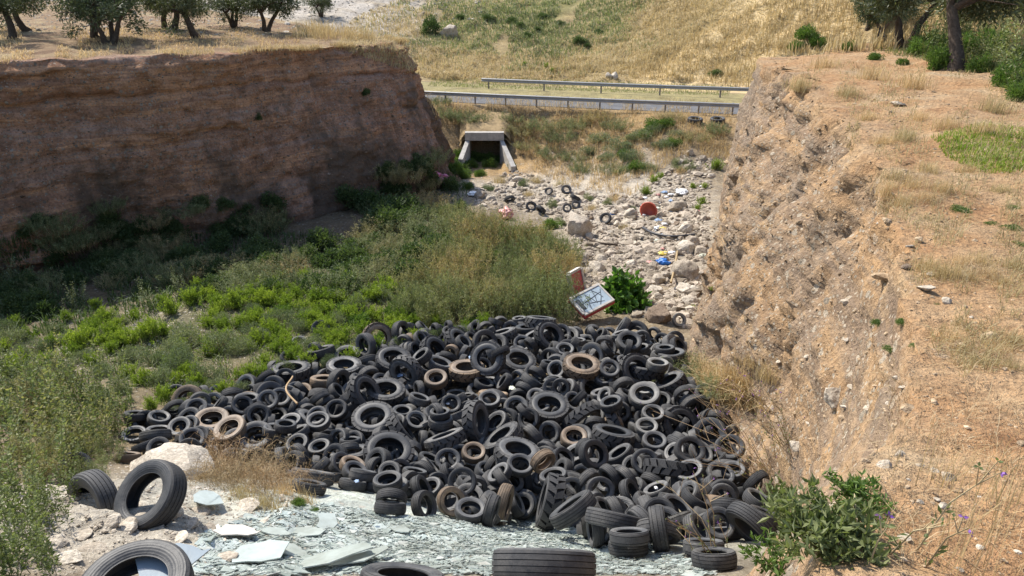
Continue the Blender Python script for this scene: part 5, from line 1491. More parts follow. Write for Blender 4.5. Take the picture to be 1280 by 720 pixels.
2 bl 2.4 16.89 -9.56 .05 -.39 -.84 -.37
1 gr -2.35 18.05 -9.79 .32 .61 -.55 .48
4 bl -3.11 14 -8.9 .75 .53 .21 -.33
0 bl 1.37 17.39 -9.62 .13 .41 -.04 -.9
1 bl 3.97 13.64 -9.05 .35 .62 .34 .62
2 gr -1.38 11.39 -8.89 .86 .07 -.2 -.47
0 bl 2.59 13.52 -9.08 .45 -.2 -.21 -.84
8 bl 3.1 17.52 -9.61 .91 -.07 -.14 -.38
3 bl .71 11.74 -8.83 .73 -.23 .22 -.61
3 bl 2.11 13.27 -9.17 .53 -.07 .14 .83
4 gr 3.31 18.35 -9.91 .66 .65 .15 -.35
2 bl .72 11.41 -8.7 .22 -.9 -.31 .21
1 gr -.51 18.53 -9.87 .52 -.64 .56 -.09
1 bl 1.8 13.44 -8.99 .3 -.41 -.16 -.85
4 bl 2.77 11.44 -8.75 .2 -.27 -.86 .39
2 bl -3.32 12.41 -9.09 .63 -.21 .75 .07
4 bl -3.33 13.61 -9.08 .25 .12 .94 -.17
4 gr 1.88 15.11 -9.48 .77 -.05 -.17 .62
1 gr -.98 9.54 -8.06 .17 -.79 .07 -.58
8 bl -4.96 15.26 -9.45 .99 -.06 .01 -.12
1 bl 2.78 9.49 -7.9 .88 -.09 .41 -.21
2 bl 1.26 12.21 -8.97 .05 .76 .19 .62
1 gr -1.67 15.34 -9.37 .99 -.04 -.14 .05
8 gr -2.62 15.08 -9.4 .15 .66 -.71 -.21
1 gr -1.6 13.07 -8.94 .26 -.36 -.9 .03
8 gr -3.47 14.53 -9.38 .27 -.89 -.38 -.07
8 bl 3.29 17.42 -9.75 .1 .99 -0 -.01
2 bl -4.05 12.28 -8.86 .21 -.03 -.71 -.67
1 bl 4.01 16.09 -9.45 0 -.29 -.05 -.95
2 bl -4.99 15.85 -9.48 .01 .04 -.77 -.64
2 bl -1.97 16.93 -9.61 .48 -.25 .31 -.78
2 bl .39 13.4 -9.35 .2 -0 .05 .98
2 bl 2.39 9.08 -7.72 .19 -.17 -.25 -.93
3 gr -2.36 17.66 -9.71 .8 .46 -.38 .12
2 bl -2.78 16.38 -9.54 .58 -.71 .21 .33
0 gr 2.66 10.26 -8.43 .33 -.82 .13 .45
4 gr -3.7 11.39 -8.69 .61 .33 .24 -.68
0 pa 1.66 9.73 -8.19 .28 .69 .63 .22
8 bl 3.08 11.37 -8.71 .47 .17 .42 .76
1 bl -2.97 14.48 -9.2 .52 .1 .3 -.79
2 gr 3.94 13.01 -9.03 .43 -.78 -.43 -.13
2 gr -3.31 16.94 -9.62 .19 -.73 -.04 -.66
1 br -2.59 17.36 -9.59 .13 -.65 -.16 -.73
2 gr 2.78 16.71 -9.69 .2 -.46 -.21 -.84
3 bl 3.78 10.77 -8.48 .93 -.17 -.29 -.12
8 gr 2.62 12.42 -9.2 .73 -.07 .07 .68
1 bl 3.04 10.48 -8.29 .36 -.62 .68 -.17
8 gr 2.05 18.13 -10.01 .06 .2 -.97 .09
0 gr 3.64 16.98 -9.65 .82 .24 -.33 -.4
1 bl -.89 13.52 -9.12 .46 -.53 .65 .3
1 gr .16 13.6 -9.11 .94 .27 -.23 .05
2 gr -.23 15.08 -9.46 .1 -.97 -.2 .12
2 bl -5.71 13.12 -8.92 .7 .46 .18 -.51
2 bl 3.97 14.68 -9.28 .56 .43 -.56 -.43
2 bl 1.58 15.01 -9.31 .83 .25 .15 .47
2 bl -.64 16.55 -9.53 .18 .66 -.56 -.47
1 bl 1.76 10.28 -8.26 .28 -.93 .09 -.23
0 bl -3.45 12.23 -9.07 .37 -.76 .05 -.54
1 bl 3.75 13.76 -9.04 .54 -.14 -.8 .21
1 gr -4.78 14.53 -9.29 .03 -.11 .29 -.95
1 bl -1.01 12.9 -9.16 .08 .47 .6 .64
2 bl 2.83 17.12 -9.46 .12 .05 .99 -.08
1 pa -.94 11.66 -8.92 .38 -.51 -.46 .63
0 gr -3.13 10.69 -8.35 .29 .91 .27 -.12
8 bl 2 8.37 -7.43 .65 -.11 -.37 -.66
1 gr 4.04 16.22 -9.48 .85 -.26 -.16 .43
2 gr -4.68 16.77 -9.68 .11 -.07 0 .99
1 bl -2.29 17.41 -9.58 .83 .4 .17 -.35
1 bl -1.07 11.92 -8.98 .29 -.21 -.78 -.52
1 bl -.46 11.47 -8.94 .2 .65 -.36 -.64
1 bl 3.73 17.75 -9.88 .91 -.1 -.07 .39
1 bl 1.32 11.41 -8.75 .79 -.13 .05 .6
4 gr 2.77 11.71 -8.89 .37 -.86 .29 .21
1 bl 2.06 10.71 -8.5 .82 .1 -.45 .34
4 gr .21 17.81 -9.85 .42 -.12 .13 -.89
2 gr -3.22 14.18 -9.26 .69 -.6 .06 -.4
4 bl -5.87 14.13 -9.22 .96 .08 .24 -.13
1 gr .88 16.89 -9.67 .94 -.12 -.01 -.32
1 gr 1.73 13.01 -9 .26 -.85 .32 -.32
1 gr 3.64 11.37 -8.7 .31 -.83 .46 .01
2 gr -3.81 13.57 -9.26 .11 .89 -.34 -.29
3 gr -.02 11.7 -8.76 .7 .34 -.6 -.21
0 bl -1.67 10.77 -8.56 .26 .07 -.36 .89
1 gr -3.16 17.7 -9.81 .48 -.02 .63 -.61
1 pa 2.48 18.2 -9.94 .14 -.55 -.41 .72
1 gr 3.27 16.85 -9.64 .14 .8 -.54 .21
1 bl 1.6 8.42 -7.48 .52 .24 .81 -.14
0 gr -1.44 11.7 -8.85 .69 -.1 -.33 -.64
3 bl -3.6 11.81 -8.87 .24 -.45 -.81 -.3
1 bl -2.77 14.57 -9.19 .41 .48 .75 -.21
1 bl 1.16 8.68 -7.86 .82 -.31 -.15 -.47
0 bl 4.34 17.12 -9.69 .52 .44 -.52 -.52
2 bl 1.51 12.58 -9 .24 .74 -.38 .5
4 bl 2.25 15.38 -9.35 .03 -.23 .23 -.95
2 bl .65 17.31 -9.76 .17 -.7 .62 -.3
1 gr -.53 15.31 -9.57 .97 -.03 -.03 .23
1 bl .72 14.19 -9.21 .12 -.06 -.54 .83
1 bl -1.47 14.35 -9.43 .42 .14 -.23 -.87
4 gr -1.99 10.21 -8.17 .78 .32 -.43 -.33
0 bl 2.21 15.86 -9.41 .32 -.28 .9 -.07
2 bl .23 18.78 -10 .52 .27 .67 .47
2 gr 3.42 12.26 -9.01 .3 -.3 -.82 .37
1 bl 3.73 11.53 -8.76 .27 -.95 .11 -.1
0 bl -1.29 10.72 -8.64 .92 -.06 -.29 -.24
2 gr 1.4 12.68 -8.96 .06 -.37 .41 .83
3 gr -2.03 18.43 -9.95 .18 -.18 .56 -.78
0 bl 1.94 15.55 -9.27 .03 .18 -.33 -.93
0 bl .3 12.96 -9.16 .41 .59 -.67 .18
1 bl -2.15 16.92 -9.64 .69 .35 .18 .61
4 gr -3.44 16.86 -9.61 .66 -.42 .59 -.19
3 bl 1.64 11.36 -8.73 .6 .41 .53 .44
4 bl 1.34 7.97 -7.19 .3 .85 .43 .11
4 bl -3.22 16.18 -9.62 .88 .07 -.39 .28
8 gr 1.28 15.78 -9.55 .3 .09 -.12 -.94
3 bl 1.75 16.05 -9.42 .75 .35 .46 .32
8 bl -1.56 16.12 -9.47 .64 -.22 .03 -.73
1 bl -4.41 12.22 -8.9 .72 .15 -.64 -.24
0 bl -1.78 17.71 -9.76 0 .73 .57 .38
2 bl 3.23 10.54 -8.45 .09 -.52 .7 .48
1 bl 3.71 16.75 -9.56 .67 .34 .32 -.58
0 bl 2.29 11.52 -8.73 .42 .89 .11 -.13
4 bl .47 16.91 -9.62 .44 .43 .62 .48
1 bl -6.63 13.4 -8.93 .08 .43 .9 -.01
3 bl -.86 16.79 -9.74 .97 -.11 -.01 -.22
0 bl .82 12.87 -9.28 .05 .86 .51 -0
1 bl -.85 15.97 -9.51 .93 .27 .26 .03
4 bl -.93 11.47 -8.96 .32 .02 .04 -.95
0 bl -.61 11.47 -8.94 .67 -.19 -.72 .03
1 bl -2.63 16.74 -9.53 .48 .45 .14 .74
4 gr -5.22 13.25 -8.93 .56 -.41 .07 .71
0 bl 2.99 17.17 -9.43 .01 -.02 -.61 .79
0 bl .12 13.78 -9.34 .2 .03 -.97 .14
1 bl .01 17.96 -10 .11 .71 .69 -.03
0 bl 1.24 17.64 -9.78 .61 -.79 .07 .04
1 br -3.49 10.41 -8.29 .48 -.23 -.23 -.81
0 bl -1.71 12.93 -9.16 .86 .31 -.41 -.05
4 bl -2.29 17.54 -9.8 .4 -.33 -.85 -.04
1 bl -1.03 13.83 -9.25 .65 -.23 -.23 .69
0 bl -3.16 16.56 -9.47 .75 -.01 -.63 .2
0 gr -5.17 16.32 -9.64 .39 .22 -.71 -.54
3 bl 3.8 15.2 -9.3 .8 .09 .25 .54
2 bl -6.49 12.91 -8.88 .89 -.27 -.22 -.28
1 bl -.7 12.92 -9.15 .42 .48 .33 .69
0 gr -4.2 16.09 -9.76 .49 -.03 -.04 -.87
0 bl -1.53 13.11 -9.28 .08 .04 1 .03
3 gr .66 15.01 -9.44 .96 -.18 -0 .23
1 bl -5.49 14 -9.21 .63 .18 .56 -.5
2 pa .67 13.95 -9.11 .82 -.26 .32 .39
1 bl 2.58 16.34 -9.63 .78 .11 -.02 .62
8 bl 2.79 15.34 -9.35 .31 -.71 -.57 .26
1 bl 1.54 18.4 -9.98 .84 -.44 .12 -.27
1 gr 2.54 12.29 -9.01 .06 .59 .8 -.09
0 gr 1.94 11.71 -8.72 .7 .37 .22 .57
8 bl 1.66 14.63 -9.28 .95 .2 .25 .04
0 bl 2.54 17.29 -9.69 .85 .27 .43 -.13
2 gr 3.74 12.55 -9.01 .63 .04 .43 -.65
3 br -5.58 13.8 -9.13 .53 -.81 .19 .14
0 gr -.22 14.04 -9.49 .99 0 -.01 -.16
1 bl -2.95 14.62 -9.59 .28 -.02 -.06 -.96
0 bl .12 16.91 -9.63 .02 -.43 -.9 .02
2 bl -.85 12.37 -9.2 .85 -.06 -.07 -.51
2 bl 1.92 15.97 -9.42 .27 -.48 .32 -.77
0 bl -6.31 14.43 -9.34 .22 -.19 .32 .9
8 bl 3.73 13.91 -9.19 0 .01 -.96 -.28
2 gr -5.6 15.11 -9.34 .72 -.26 .63 -.13
1 gr -3.07 16.54 -9.74 .09 -.13 .1 -.98
4 bl 2.5 13.97 -9.16 .1 -.89 -.28 -.34
2 br -1.92 17.31 -9.82 .61 -.3 .07 .73
1 bl .74 13.76 -9.39 .03 .74 -.67 .06
2 gr 2.28 16.3 -9.58 .36 .4 .79 .3
0 gr -.79 10.19 -8.44 .92 -.23 .1 -.32
4 pa .29 19.08 -10.05 .5 .44 -.54 .52
2 bl 2.61 13.2 -9.18 .04 -.68 -.05 .73
2 bl 3.54 9.39 -8.03 .65 -.07 -.28 -.7
8 gr 2.45 14.24 -9.25 .04 .08 -.89 -.44
2 pa 2.49 17.62 -9.81 .72 .66 -.04 -.22
2 bl .94 14.62 -9.21 .56 .01 -.12 -.82
3 bl -4.14 15.05 -9.47 .68 -.15 -.1 -.71
3 gr 3.11 13.72 -9.14 .3 -.88 -.12 .33
0 bl -2.92 16.63 -9.58 .3 .88 -.29 -.23
0 bl 1.52 10.55 -8.51 .18 -.66 .6 .41
0 bl .07 12.99 -9.13 .78 .28 -.18 .53
2 gr 1.8 16.81 -9.7 .34 -.88 -.14 -.29
1 gr 2.14 9.8 -8.22 .96 -.1 -.26 .01
3 bl 1.88 7.86 -7.02 .12 -.65 .75 0
3 gr 1.61 11.82 -8.99 .51 -.26 .28 .77
1 gr .88 12.2 -9.09 .63 .23 -.07 .74
4 gr .82 17.74 -9.87 .35 -.38 -.21 -.83
0 bl -1.56 15.66 -9.57 0 -.6 .79 -.11
8 gr -.42 12.99 -9.06 .28 .48 -.02 .83
1 bl -3.81 11.12 -8.62 .99 .07 .14 -.05
0 bl -3.47 14.44 -9.25 .78 .19 .53 -.26
0 bl 4.07 17.75 -9.75 .47 -.38 .01 -.8
2 gr -.03 18.91 -10.04 .18 .67 .38 .61
4 bl -2.21 17.84 -9.89 .27 -.63 -.47 -.56
2 bl .96 18.26 -9.96 .06 .66 .73 -.15
0 bl 1.33 8.91 -7.76 .34 .08 -.14 .93
1 gr -.28 17.39 -9.75 .51 .02 -.17 -.84
2 gr -2.52 13.11 -9.1 .51 -0 -.66 .55
2 gr 3.12 15.83 -9.38 .52 .66 -.25 .48
1 bl -4 12.9 -9.08 .25 -.11 -.94 .2
3 bl -3.1 10.66 -8.5 .14 .38 -.88 .26
3 bl -3.74 16.29 -9.74 .52 -.07 -.06 -.85
1 gr .16 12.44 -9.06 .61 -.69 .29 -.25
2 bl -1.97 13.81 -9.15 .45 -.71 -.28 .45
3 bl 3.08 8.02 -7.12 .74 -.28 .33 .52
0 gr 2.04 14.12 -9.14 .37 -.84 -.32 -.25
0 gr 2.51 10.47 -8.52 .62 .35 -.7 -.03
1 bl 2.01 15.13 -9.23 .28 -.95 .03 .15
2 bl -5.67 13.4 -9.02 .12 .59 .15 -.78
1 gr -5.35 14.5 -9.4 .05 -.75 .64 .17
2 gr .68 10.14 -8.59 .4 .13 .05 .91
0 gr -3.28 13.85 -9.28 .02 -.65 .76 .12
1 gr -.07 10.87 -8.45 .01 -.9 -.43 .09
2 bl -.13 16.05 -9.62 .07 1 .05 -.02
0 gr 1.45 7.3 -6.81 .09 -.11 .31 .94
8 gr -.02 11.6 -8.93 .71 .58 -.1 .39
0 bl -1.08 10.71 -8.79 .96 -.22 .11 .17
0 bl -1.1 9.85 -8.36 .57 -.01 .24 .78
1 bl -2.34 11.15 -8.69 .76 .24 -.03 -.6
3 bl -2.87 12.27 -9.09 .18 -.21 -.39 -.88
4 pa -4.44 16.88 -9.83 .32 -.01 .05 .95
2 bl 1.76 10.53 -8.47 .46 -.7 -.46 .3
0 bl -.67 13.29 -9.12 .52 -.67 .48 .22
2 bl -3.56 15.48 -9.51 .03 -.41 .54 .73
4 bl .11 14.01 -9.25 .94 -.29 .14 .13
2 gr 3 7.41 -6.67 .45 -.27 -.1 -.84
0 bl 3.38 11.76 -8.93 .11 .9 .32 .27
2 bl 1.86 11.81 -8.8 .86 .01 .43 -.28
0 bl 1.6 10.89 -8.61 .43 -.06 -.12 -.89
1 gr .3 11.68 -8.77 .91 -.03 .42 -0
0 gr -.52 13.57 -9.12 .5 .31 .26 .76"""
FK = {'bl': 'black', 'gr': 'grey', 'pa': 'pale', 'br': 'brown'}
for ln in TYRES.split("\n"):
    a = ln.split(" ", 9)
    q = Quaternion([float(x) for x in a[5:9]]).normalized()
    lb = a[9]
    make_tyre(int(a[0]), FK[a[1]], [float(x) for x in a[2:5]], q, lb, "discarded tyres in the heap",
              "tractor_tyre" if int(a[0]) in (6, 7) else "truck_tyre" if int(a[0]) in (5, 8) else "car_tyre")
LOW = []
for ti in range(9):
    tr, sd = tyre_geo(ti, 34 if ti in (6, 7) else 24, False)
    LOW.append((tr, sd))
g = Geo()
FL = list(FIN)
for ln in BURIED.split("\n"):
    a = ln.split(" "); ti = int(a[0]); fi = FL.index(FK[a[1]])
    Mx = Matrix.Translation([float(x) for x in a[2:5]]) @ Quaternion([float(x) for x in a[5:9]]).normalized().to_matrix().to_4x4()
    tr, sd = LOW[ti]
    b0 = len(g.m)
    g.merge(tr, Mx)
    for k in range(b0, len(g.m)): g.m[k] = np.full(len(g.m[k]), fi * 2, np.int32) + g.m[k]
    for s in sd:
        b0 = len(g.m); g.merge(s, Mx)
        for k in range(b0, len(g.m)): g.m[k] = np.full(len(g.m[k]), fi * 2 + 1, np.int32)
heap = g.build("tyre_heap", [m for fk in FL for m in FIN[fk]], None, True)
heap.data.set_sharp_from_angle(angle=R(38))
tag(heap, "smaller and half buried tyres filling the heap between the larger ones", "tyre heap", None, 'stuff')
# ---------------------------------------------------------------- rocks and rubble
def ico(sub):
    t = (1 + 5 ** .5) / 2
    v = [(-1, t, 0), (1, t, 0), (-1, -t, 0), (1, -t, 0), (0, -1, t), (0, 1, t), (0, -1, -t), (0, 1, -t), (t, 0, -1), (t, 0, 1), (-t, 0, -1), (-t, 0, 1)]
    f = [(0, 11, 5), (0, 5, 1), (0, 1, 7), (0, 7, 10), (0, 10, 11), (1, 5, 9), (5, 11, 4), (11, 10, 2), (10, 7, 6), (7, 1, 8), (3, 9, 4), (3, 4, 2), (3, 2, 6), (3, 6, 8), (3, 8, 9), (4, 9, 5), (2, 4, 11), (6, 2, 10), (8, 6, 7), (9, 8, 1)]
    v = [np.array(x) / np.linalg.norm(x) for x in v]
    for _ in range(sub):
        cache = {}; nf = []
        def mid(a, b):
            k = (min(a, b), max(a, b))
            if k not in cache:
                m = v[a] + v[b]; v.append(m / np.linalg.norm(m)); cache[k] = len(v) - 1
            return cache[k]
        for a, b, c in f:
            ab, bc, ca = mid(a, b), mid(b, c), mid(c, a)
            nf += [(a, ab, ca), (b, bc, ab), (c, ca, bc), (ab, bc, ca)]
        f = nf
    return np.array(v), np.array(f)
ICO0, ICO1, ICO3 = ico(0), ico(1), ico(3)
def rock_shape(base, rng, planes=14, rough=.05, round_=.0):
    d = base[0]; n = unit(rng.normal(size=(planes, 3))); h = rng.uniform(.62, 1.0, planes)
    dt = d @ n.T
    r = np.min(np.where(dt > .05, h[None] / np.maximum(dt, .05), 9), axis=1); r = np.minimum(r, 1.25)
    r = r * (1 - round_) + .85 * round_
    if rough: r = r + fbm(d * 2.2 + rng.uniform(0, 50), 4) * rough * 2.2
    return d * r[:, None]
def rock_mesh(seed, mat, planes=14, rough=.05, round_=0, flat=1.0):
    rng = np.random.default_rng(seed); g = Geo()
    v = rock_shape(ICO3, rng, planes, rough, round_) * np.array([1, rng.uniform(.7, .95), rng.uniform(.6, .85) * flat])
    g.add(v, ICO3[1], 0, .5)
    me = g.mesh("rock", mat, True); me.set_sharp_from_angle(angle=R(32)); return me
RK_ = {k: [rock_mesh(100 + 10 * i + j, M[k], 11 + 2 * j, .05) for j in range(5)] for i, k in enumerate(('limestone', 'brown_rock', 'white_rock', 'rubble', 'orange_stone'))}
RK_['slab'] = [rock_mesh(170 + j, M['limestone'], 9, .03, 0, .22) for j in range(4)]
RK_['boulder'] = [rock_mesh(180 + j, M['limestone'], 22, .06, .35) for j in range(3)]
RK_['boulder_grey'] = [rock_mesh(186 + j, M['rubble'], 16, .07, .15) for j in range(2)]
def put_rock(kind, u, v, px, label, cat="rock", group=None, name="rock", sink=.25, sq=1.0, p=None):
    if p is None: p, n = see(u, v)
    _, _, dep = proj(np.array(p)); r = px * dep / FPX / 2
    me = RK_[kind][int(RNG.integers(0, len(RK_[kind])))]
    o = link(name, me, None, (p[0], p[1], p[2] + r * (.55 - sink)))
    o.rotation_euler = (float(RNG.normal(0, .2)), float(RNG.normal(0, .2)), float(RNG.uniform(0, 6.28))); o.scale = (r, r, r * sq)
    return tag(o, label, cat, group)
put_rock('boulder_grey', 722, 291, 46, "large grey boulder among rubble just right of the tall weed thicket", name="boulder", cat="boulder")
put_rock('boulder', 855, 346, 42, "largest round tan boulder at the foot of the right bank", name="boulder", cat="boulder")
put_rock('boulder', 858, 315, 30, "pale round boulder right behind the largest tan one", name="boulder", cat="boulder")
put_rock('boulder', 866, 365, 20, "small tan boulder tucked against the right bank below the largest one", name="boulder", cat="boulder")
put_rock('brown_rock', 823, 400, 36, "dark brown boulder in shade below the fig bush", name="boulder", cat="boulder")
put_rock('boulder', 823, 352, 20, "round tan stone below the blue bag", name="boulder", cat="boulder")
put_rock('boulder', 832, 346, 16, "smaller stone leaning on the round tan one below the blue bag", name="boulder", cat="boulder")
put_rock('limestone', 817, 366, 20, "angular stone between the fig bush and the dark brown boulder", name="boulder", cat="boulder")
put_rock('limestone', 745, 337, 24, "pale stone standing behind the red and white panel", name="boulder", cat="boulder")
put_rock('white_rock', 741, 368, 22, "white stone between the red panel and the fig bush", name="boulder", cat="boulder")
put_rock('limestone', 752, 326, 16, "pale stone left of the top of the fig bush", name="boulder", cat="boulder")
put_rock('boulder', 761, 97, 11, "left of two white round rocks on the roadside by the far barrier", name="boulder", cat="boulder", group="roadside rocks")
put_rock('boulder', 769, 98, 13, "right of two white round rocks on the roadside by the far barrier", name="boulder", cat="boulder", group="roadside rocks")
put_rock('boulder_grey', 561, 45, 24, "grey rock on the far hillside beside a dark round shrub", name="boulder", cat="boulder")
put_rock('white_rock', 1043, 502, 38, "white rock standing out of the orange slope on the right", sink=.1)
put_rock('white_rock', 998, 560, 20, "cream rock at the slope edge above the leafy shrub")
put_rock('white_rock', 1105, 583, 17, "white stone on the orange slope above the leafy shrub's right side")
put_rock('white_rock', 1183, 598, 18, "upright white stone right of the leafy shrub on bare orange earth")
put_rock('orange_stone', 1137, 514, 22, "flat tan stone on the orange slope right of the big white rock", sq=.5)
put_rock('white_rock', 1122, 133, 18, "white slab lying on the right terrace edge", sq=.45)
put_rock('white_rock', 1157, 363, 22, "white flat rock among dry grass on the right slope", sq=.5)
put_rock('white_rock', 1183, 378, 14, "small pale rock below the white flat one on the right slope")
put_rock('orange_stone', 1147, 302, 15, "tan square rock among flat stones on the right slope", sq=.8)
put_rock('brown_rock', 1132, 335, 14, "dark grey stone on the flat stones of the right slope", sq=.5)
put_rock('white_rock', 1057, 379, 11, "small white stone at the steep edge of the right slope")
put_rock('orange_stone', 1105, 352, 36, "tan slab with a shadowed lower edge on the right slope", sq=.35)
put_rock('white_rock', 863, 192, 9, "white stone upright in the grass below the road near the right bank", sq=1.6)
b = put_rock('limestone', 212, 594, 104, "big pale rock behind the black tyres at the lower left", name="boulder", cat="boulder", sink=.3, sq=.75)
# flat broken slabs around the near tyres
for i, (u, v, px) in enumerate([(215, 642, 34), (252, 640, 26), (195, 662, 30), (178, 646, 22), (240, 655, 22), (310, 636, 30), (160, 660, 34), (140, 655, 26), (225, 676, 26), (262, 662, 18), (120, 690, 40), (85, 700, 36), (205, 683, 24), (280, 700, 30), (100, 672, 30), (70, 680, 30), (168, 632, 20), (328, 655, 16)]):
    put_rock('slab', u, v, px, "flat pale broken slab on the ground around the near truck tyres", "slab", "broken slabs at the lower left", "slab", .35)
# the rubble chute
def poly_in(P, n, rng):
    P = np.array(P, float); x0, y0 = P.min(0); x1, y1 = P.max(0); out = []
    while len(out) < n:
        x, y = rng.uniform(x0, x1), rng.uniform(y0, y1); c = False
        for i in range(len(P)):
            a, b_ = P[i], P[i - 1]
            if (a[1] > y) != (b_[1] > y) and x < (b_[0] - a[0]) * (y - a[1]) / (b_[1] - a[1]) + a[0]: c = not c
        if c: out.append((x, y))
    return out
CHUTE = [(588, 240), (640, 212), (672, 222), (720, 240), (790, 246), (850, 200), (892, 196), (886, 290), (872, 380), (858, 410), (800, 395), (724, 385), (716, 300), (690, 268), (600, 262)]
rr = np.random.default_rng(41)
for i, (u, v) in enumerate(poly_in(CHUTE, 190, rr)):
    px = float(np.clip(rr.lognormal(2.0, .38), 4.5, 17)) * (.75 if v < 260 else 1.1)
    k = ('rubble', 'limestone', 'white_rock', 'white_rock', 'brown_rock')[int(rr.integers(0, 5))]
    put_rock(k, u, v, px, {"rubble": "tan", "limestone": "pale", "white_rock": "whitish", "brown_rock": "brown"}[k] + " angular stone in the rubble below the road", "stone", "stones of the rubble chute", "stone", .3)
for i, (u, v) in enumerate(poly_in(CHUTE, 22, rr)):
    k = ('boulder_grey', 'boulder', 'limestone')[i % 3]
    put_rock(k, u, v, float(rr.uniform(13, 23)) * (.8 if v < 260 else 1.1), ("grey", "rounded pale", "angular pale")[i % 3] + " boulder half sunk in the rubble below the road", "boulder", "boulders of the rubble chute", "boulder", .35)
SL = [(1010, 300), (1090, 250), (1180, 290), (1279, 380), (1279, 719), (1120, 719), (1060, 600), (1000, 540), (960, 480)]
for i, (u, v) in enumerate(poly_in(SL, 60, rr)):
    px = float(np.clip(rr.lognormal(2.2, .35), 5, 20))
    k = ('orange_stone', 'orange_stone', 'limestone', 'white_rock')[int(rr.integers(0, 4))]
    put_rock(k, u, v, px, {"orange_stone": "tan", "limestone": "pale grey", "white_rock": "whitish"}[k] + " stone lying on the orange slope at the right", "stone", "stones on the right slope", "stone", .3, .6)
# loose small stones that nobody could count
def gravel(name, pts, sizes, mat, label, rng, base=ICO0):
    g = Geo(); nb = len(base[0]); n = len(pts)
    V = base[0][None] * rng.uniform(.62, 1.2, (n, nb, 1)); sc = np.asarray(sizes)[:, None, None] * np.stack([rng.uniform(.8, 1.3, n), rng.uniform(.7, 1.1, n), rng.uniform(.4, .8, n)], -1)[:, None]
    a = rng.uniform(0, 6.28, n); c, s = np.cos(a)[:, None], np.sin(a)[:, None]
    V = V * sc; X = V[..., 0] * c - V[..., 1] * s; Y = V[..., 0] * s + V[..., 1] * c
    V = np.stack([X, Y, V[..., 2]], -1) + np.asarray(pts)[:, None]
    F = base[1][None] + (np.arange(n) * nb)[:, None, None]
    g.add(V.reshape(-1, 3), F.reshape(-1, 3), 0, np.repeat(np.clip(rng.normal(.5, .25, n), 0, 1), len(base[1])))
    o = g.build(name, mat); return tag(o, label, "gravel", None, 'stuff')
def seen_pts(P, n, rng):
    out = []
    for u, v in poly_in(P, n, rng):
        p, nn = see(u, v); out.append(tuple(p))
    return np.array(out)
P_ = seen_pts(CHUTE, 5200, rr); _, _, dd = proj(P_)
gravel("rubble", P_, np.clip(rr.lognormal(-2.55, .5, len(P_)), .03, .3), M['rubble'], "pale loose rubble covering the chute below the road", rr)
P_ = seen_pts([(910, 140), (1100, 90), (1279, 150), (1279, 719), (1080, 719), (1000, 560), (930, 500), (870, 480), (866, 400), (895, 250)], 4500, rr); _, _, dd = proj(P_)
gravel("gravel", P_, np.clip(rr.lognormal(.45, .5, len(P_)), .5, 6) * dd / FPX * .7, M['orange_stone'], "small tan stones strewn over the right bank and slope", rr)
P_ = seen_pts([(0, 90), (480, 55), (540, 160), (560, 200), (430, 300), (0, 330)], 3800, rr); _, _, dd = proj(P_)
gravel("gravel", P_, np.clip(rr.lognormal(-.05, .5, len(P_)), .4, 4) * dd / FPX * .8, M['brown_rock'], "small stones embedded in the shaded left cliff", rr)
P_ = seen_pts([(40, 640), (160, 560), (260, 590), (420, 640), (420, 719), (30, 719)], 3200, rr); _, _, dd = proj(P_)
gravel("gravel", P_, np.clip(rr.lognormal(.7, .5, len(P_)), .6, 8) * dd / FPX * .7, M['limestone'], "pale stone chips around the near truck tyres", rr)
P_ = seen_pts([(40, 400), (150, 400), (330, 370), (420, 400), (300, 470), (60, 500)], 1800, rr); _, _, dd = proj(P_)
gravel("gravel", P_, np.clip(rr.lognormal(.3, .5, len(P_)), .5, 5) * dd / FPX * .7, M['rubble'], "grey stones between the bushes on the gully floor", rr)
P_ = seen_pts([(430, 0), (0, 0), (0, 40), (330, 45), (440, 35), (620, 22), (620, 0)], 1500, rr); _, _, dd = proj(P_)
gravel("rubble", P_, np.clip(rr.lognormal(.5, .5, len(P_)), .5, 7) * dd / FPX * .7, M['limestone'], "pale rocks strewn over the far ground behind the olive trees", rr)
# ---------------------------------------------------------------- near truck tyres and strays
def stray(u, v, ti, fin, ax, label, sink=.05, grp="stray tyres outside the heap", off=None):
    a = Vector(ax).normalized(); q = Vector((0, 0, 1)).rotation_difference(a)
    Ro, W = TYRE[ti][0], TYRE[ti][2]
    half = W * .5 * abs(a.z) + Ro * math.sqrt(max(0, 1 - a.z * a.z))
    d = Vector(ray(u, v)); t = 2.5                       # centre on the sight line where the tyre just touches the ground
    while t < 70 and d.z * t - drop(d.x * t, d.y * t) > half - sink: t += .02
    p = d * t; half = sink = 0
    return make_tyre(ti, fin, (p.x, p.y, p.z + half - sink), q, label, grp, "truck_tyre" if ti in (5, 8) else "car_tyre")
stray(680, 706, 5, 'grey', (.03, .72, .69), "grey truck tyre tipped forward with its tread towards the viewer on broken glass", .16)
stray(170, 738, 5, 'black', (.02, -.12, 1), "black truck tyre lying flat at the bottom left under a glass sheet", .04)
stray(188, 620, 5, 'black', (-.40, -.52, .75), "black truck tyre standing tilted against the big pale rock", .20)
stray(118, 632, 5, 'grey', (-.55, -.80, .22), "ribbed truck tyre half sunk on its tread beside the foreground weeds", .48)
stray(503, 728, 8, 'black', (.1, .5, .8), "dark tyre cut by the bottom edge of the photo below the broken glass", .12)
stray(94, 583, 2, 'black', (.3, -.5, .8), "black tyre almost hidden in the foreground weeds", .1)
stray(401, 411, 3, 'black', (.3, -.65, .7), "black tyre leaning alone in the green spurge", .05)
stray(220, 492, 2, 'black', (.1, -.5, .85), "black tyre half hidden under the grey green bush left of the heap", .05)
stray(374, 428, 1, 'grey', (0, -.3, .9), "grey tyre sunk in spurge left of the lone leaning one", .12)
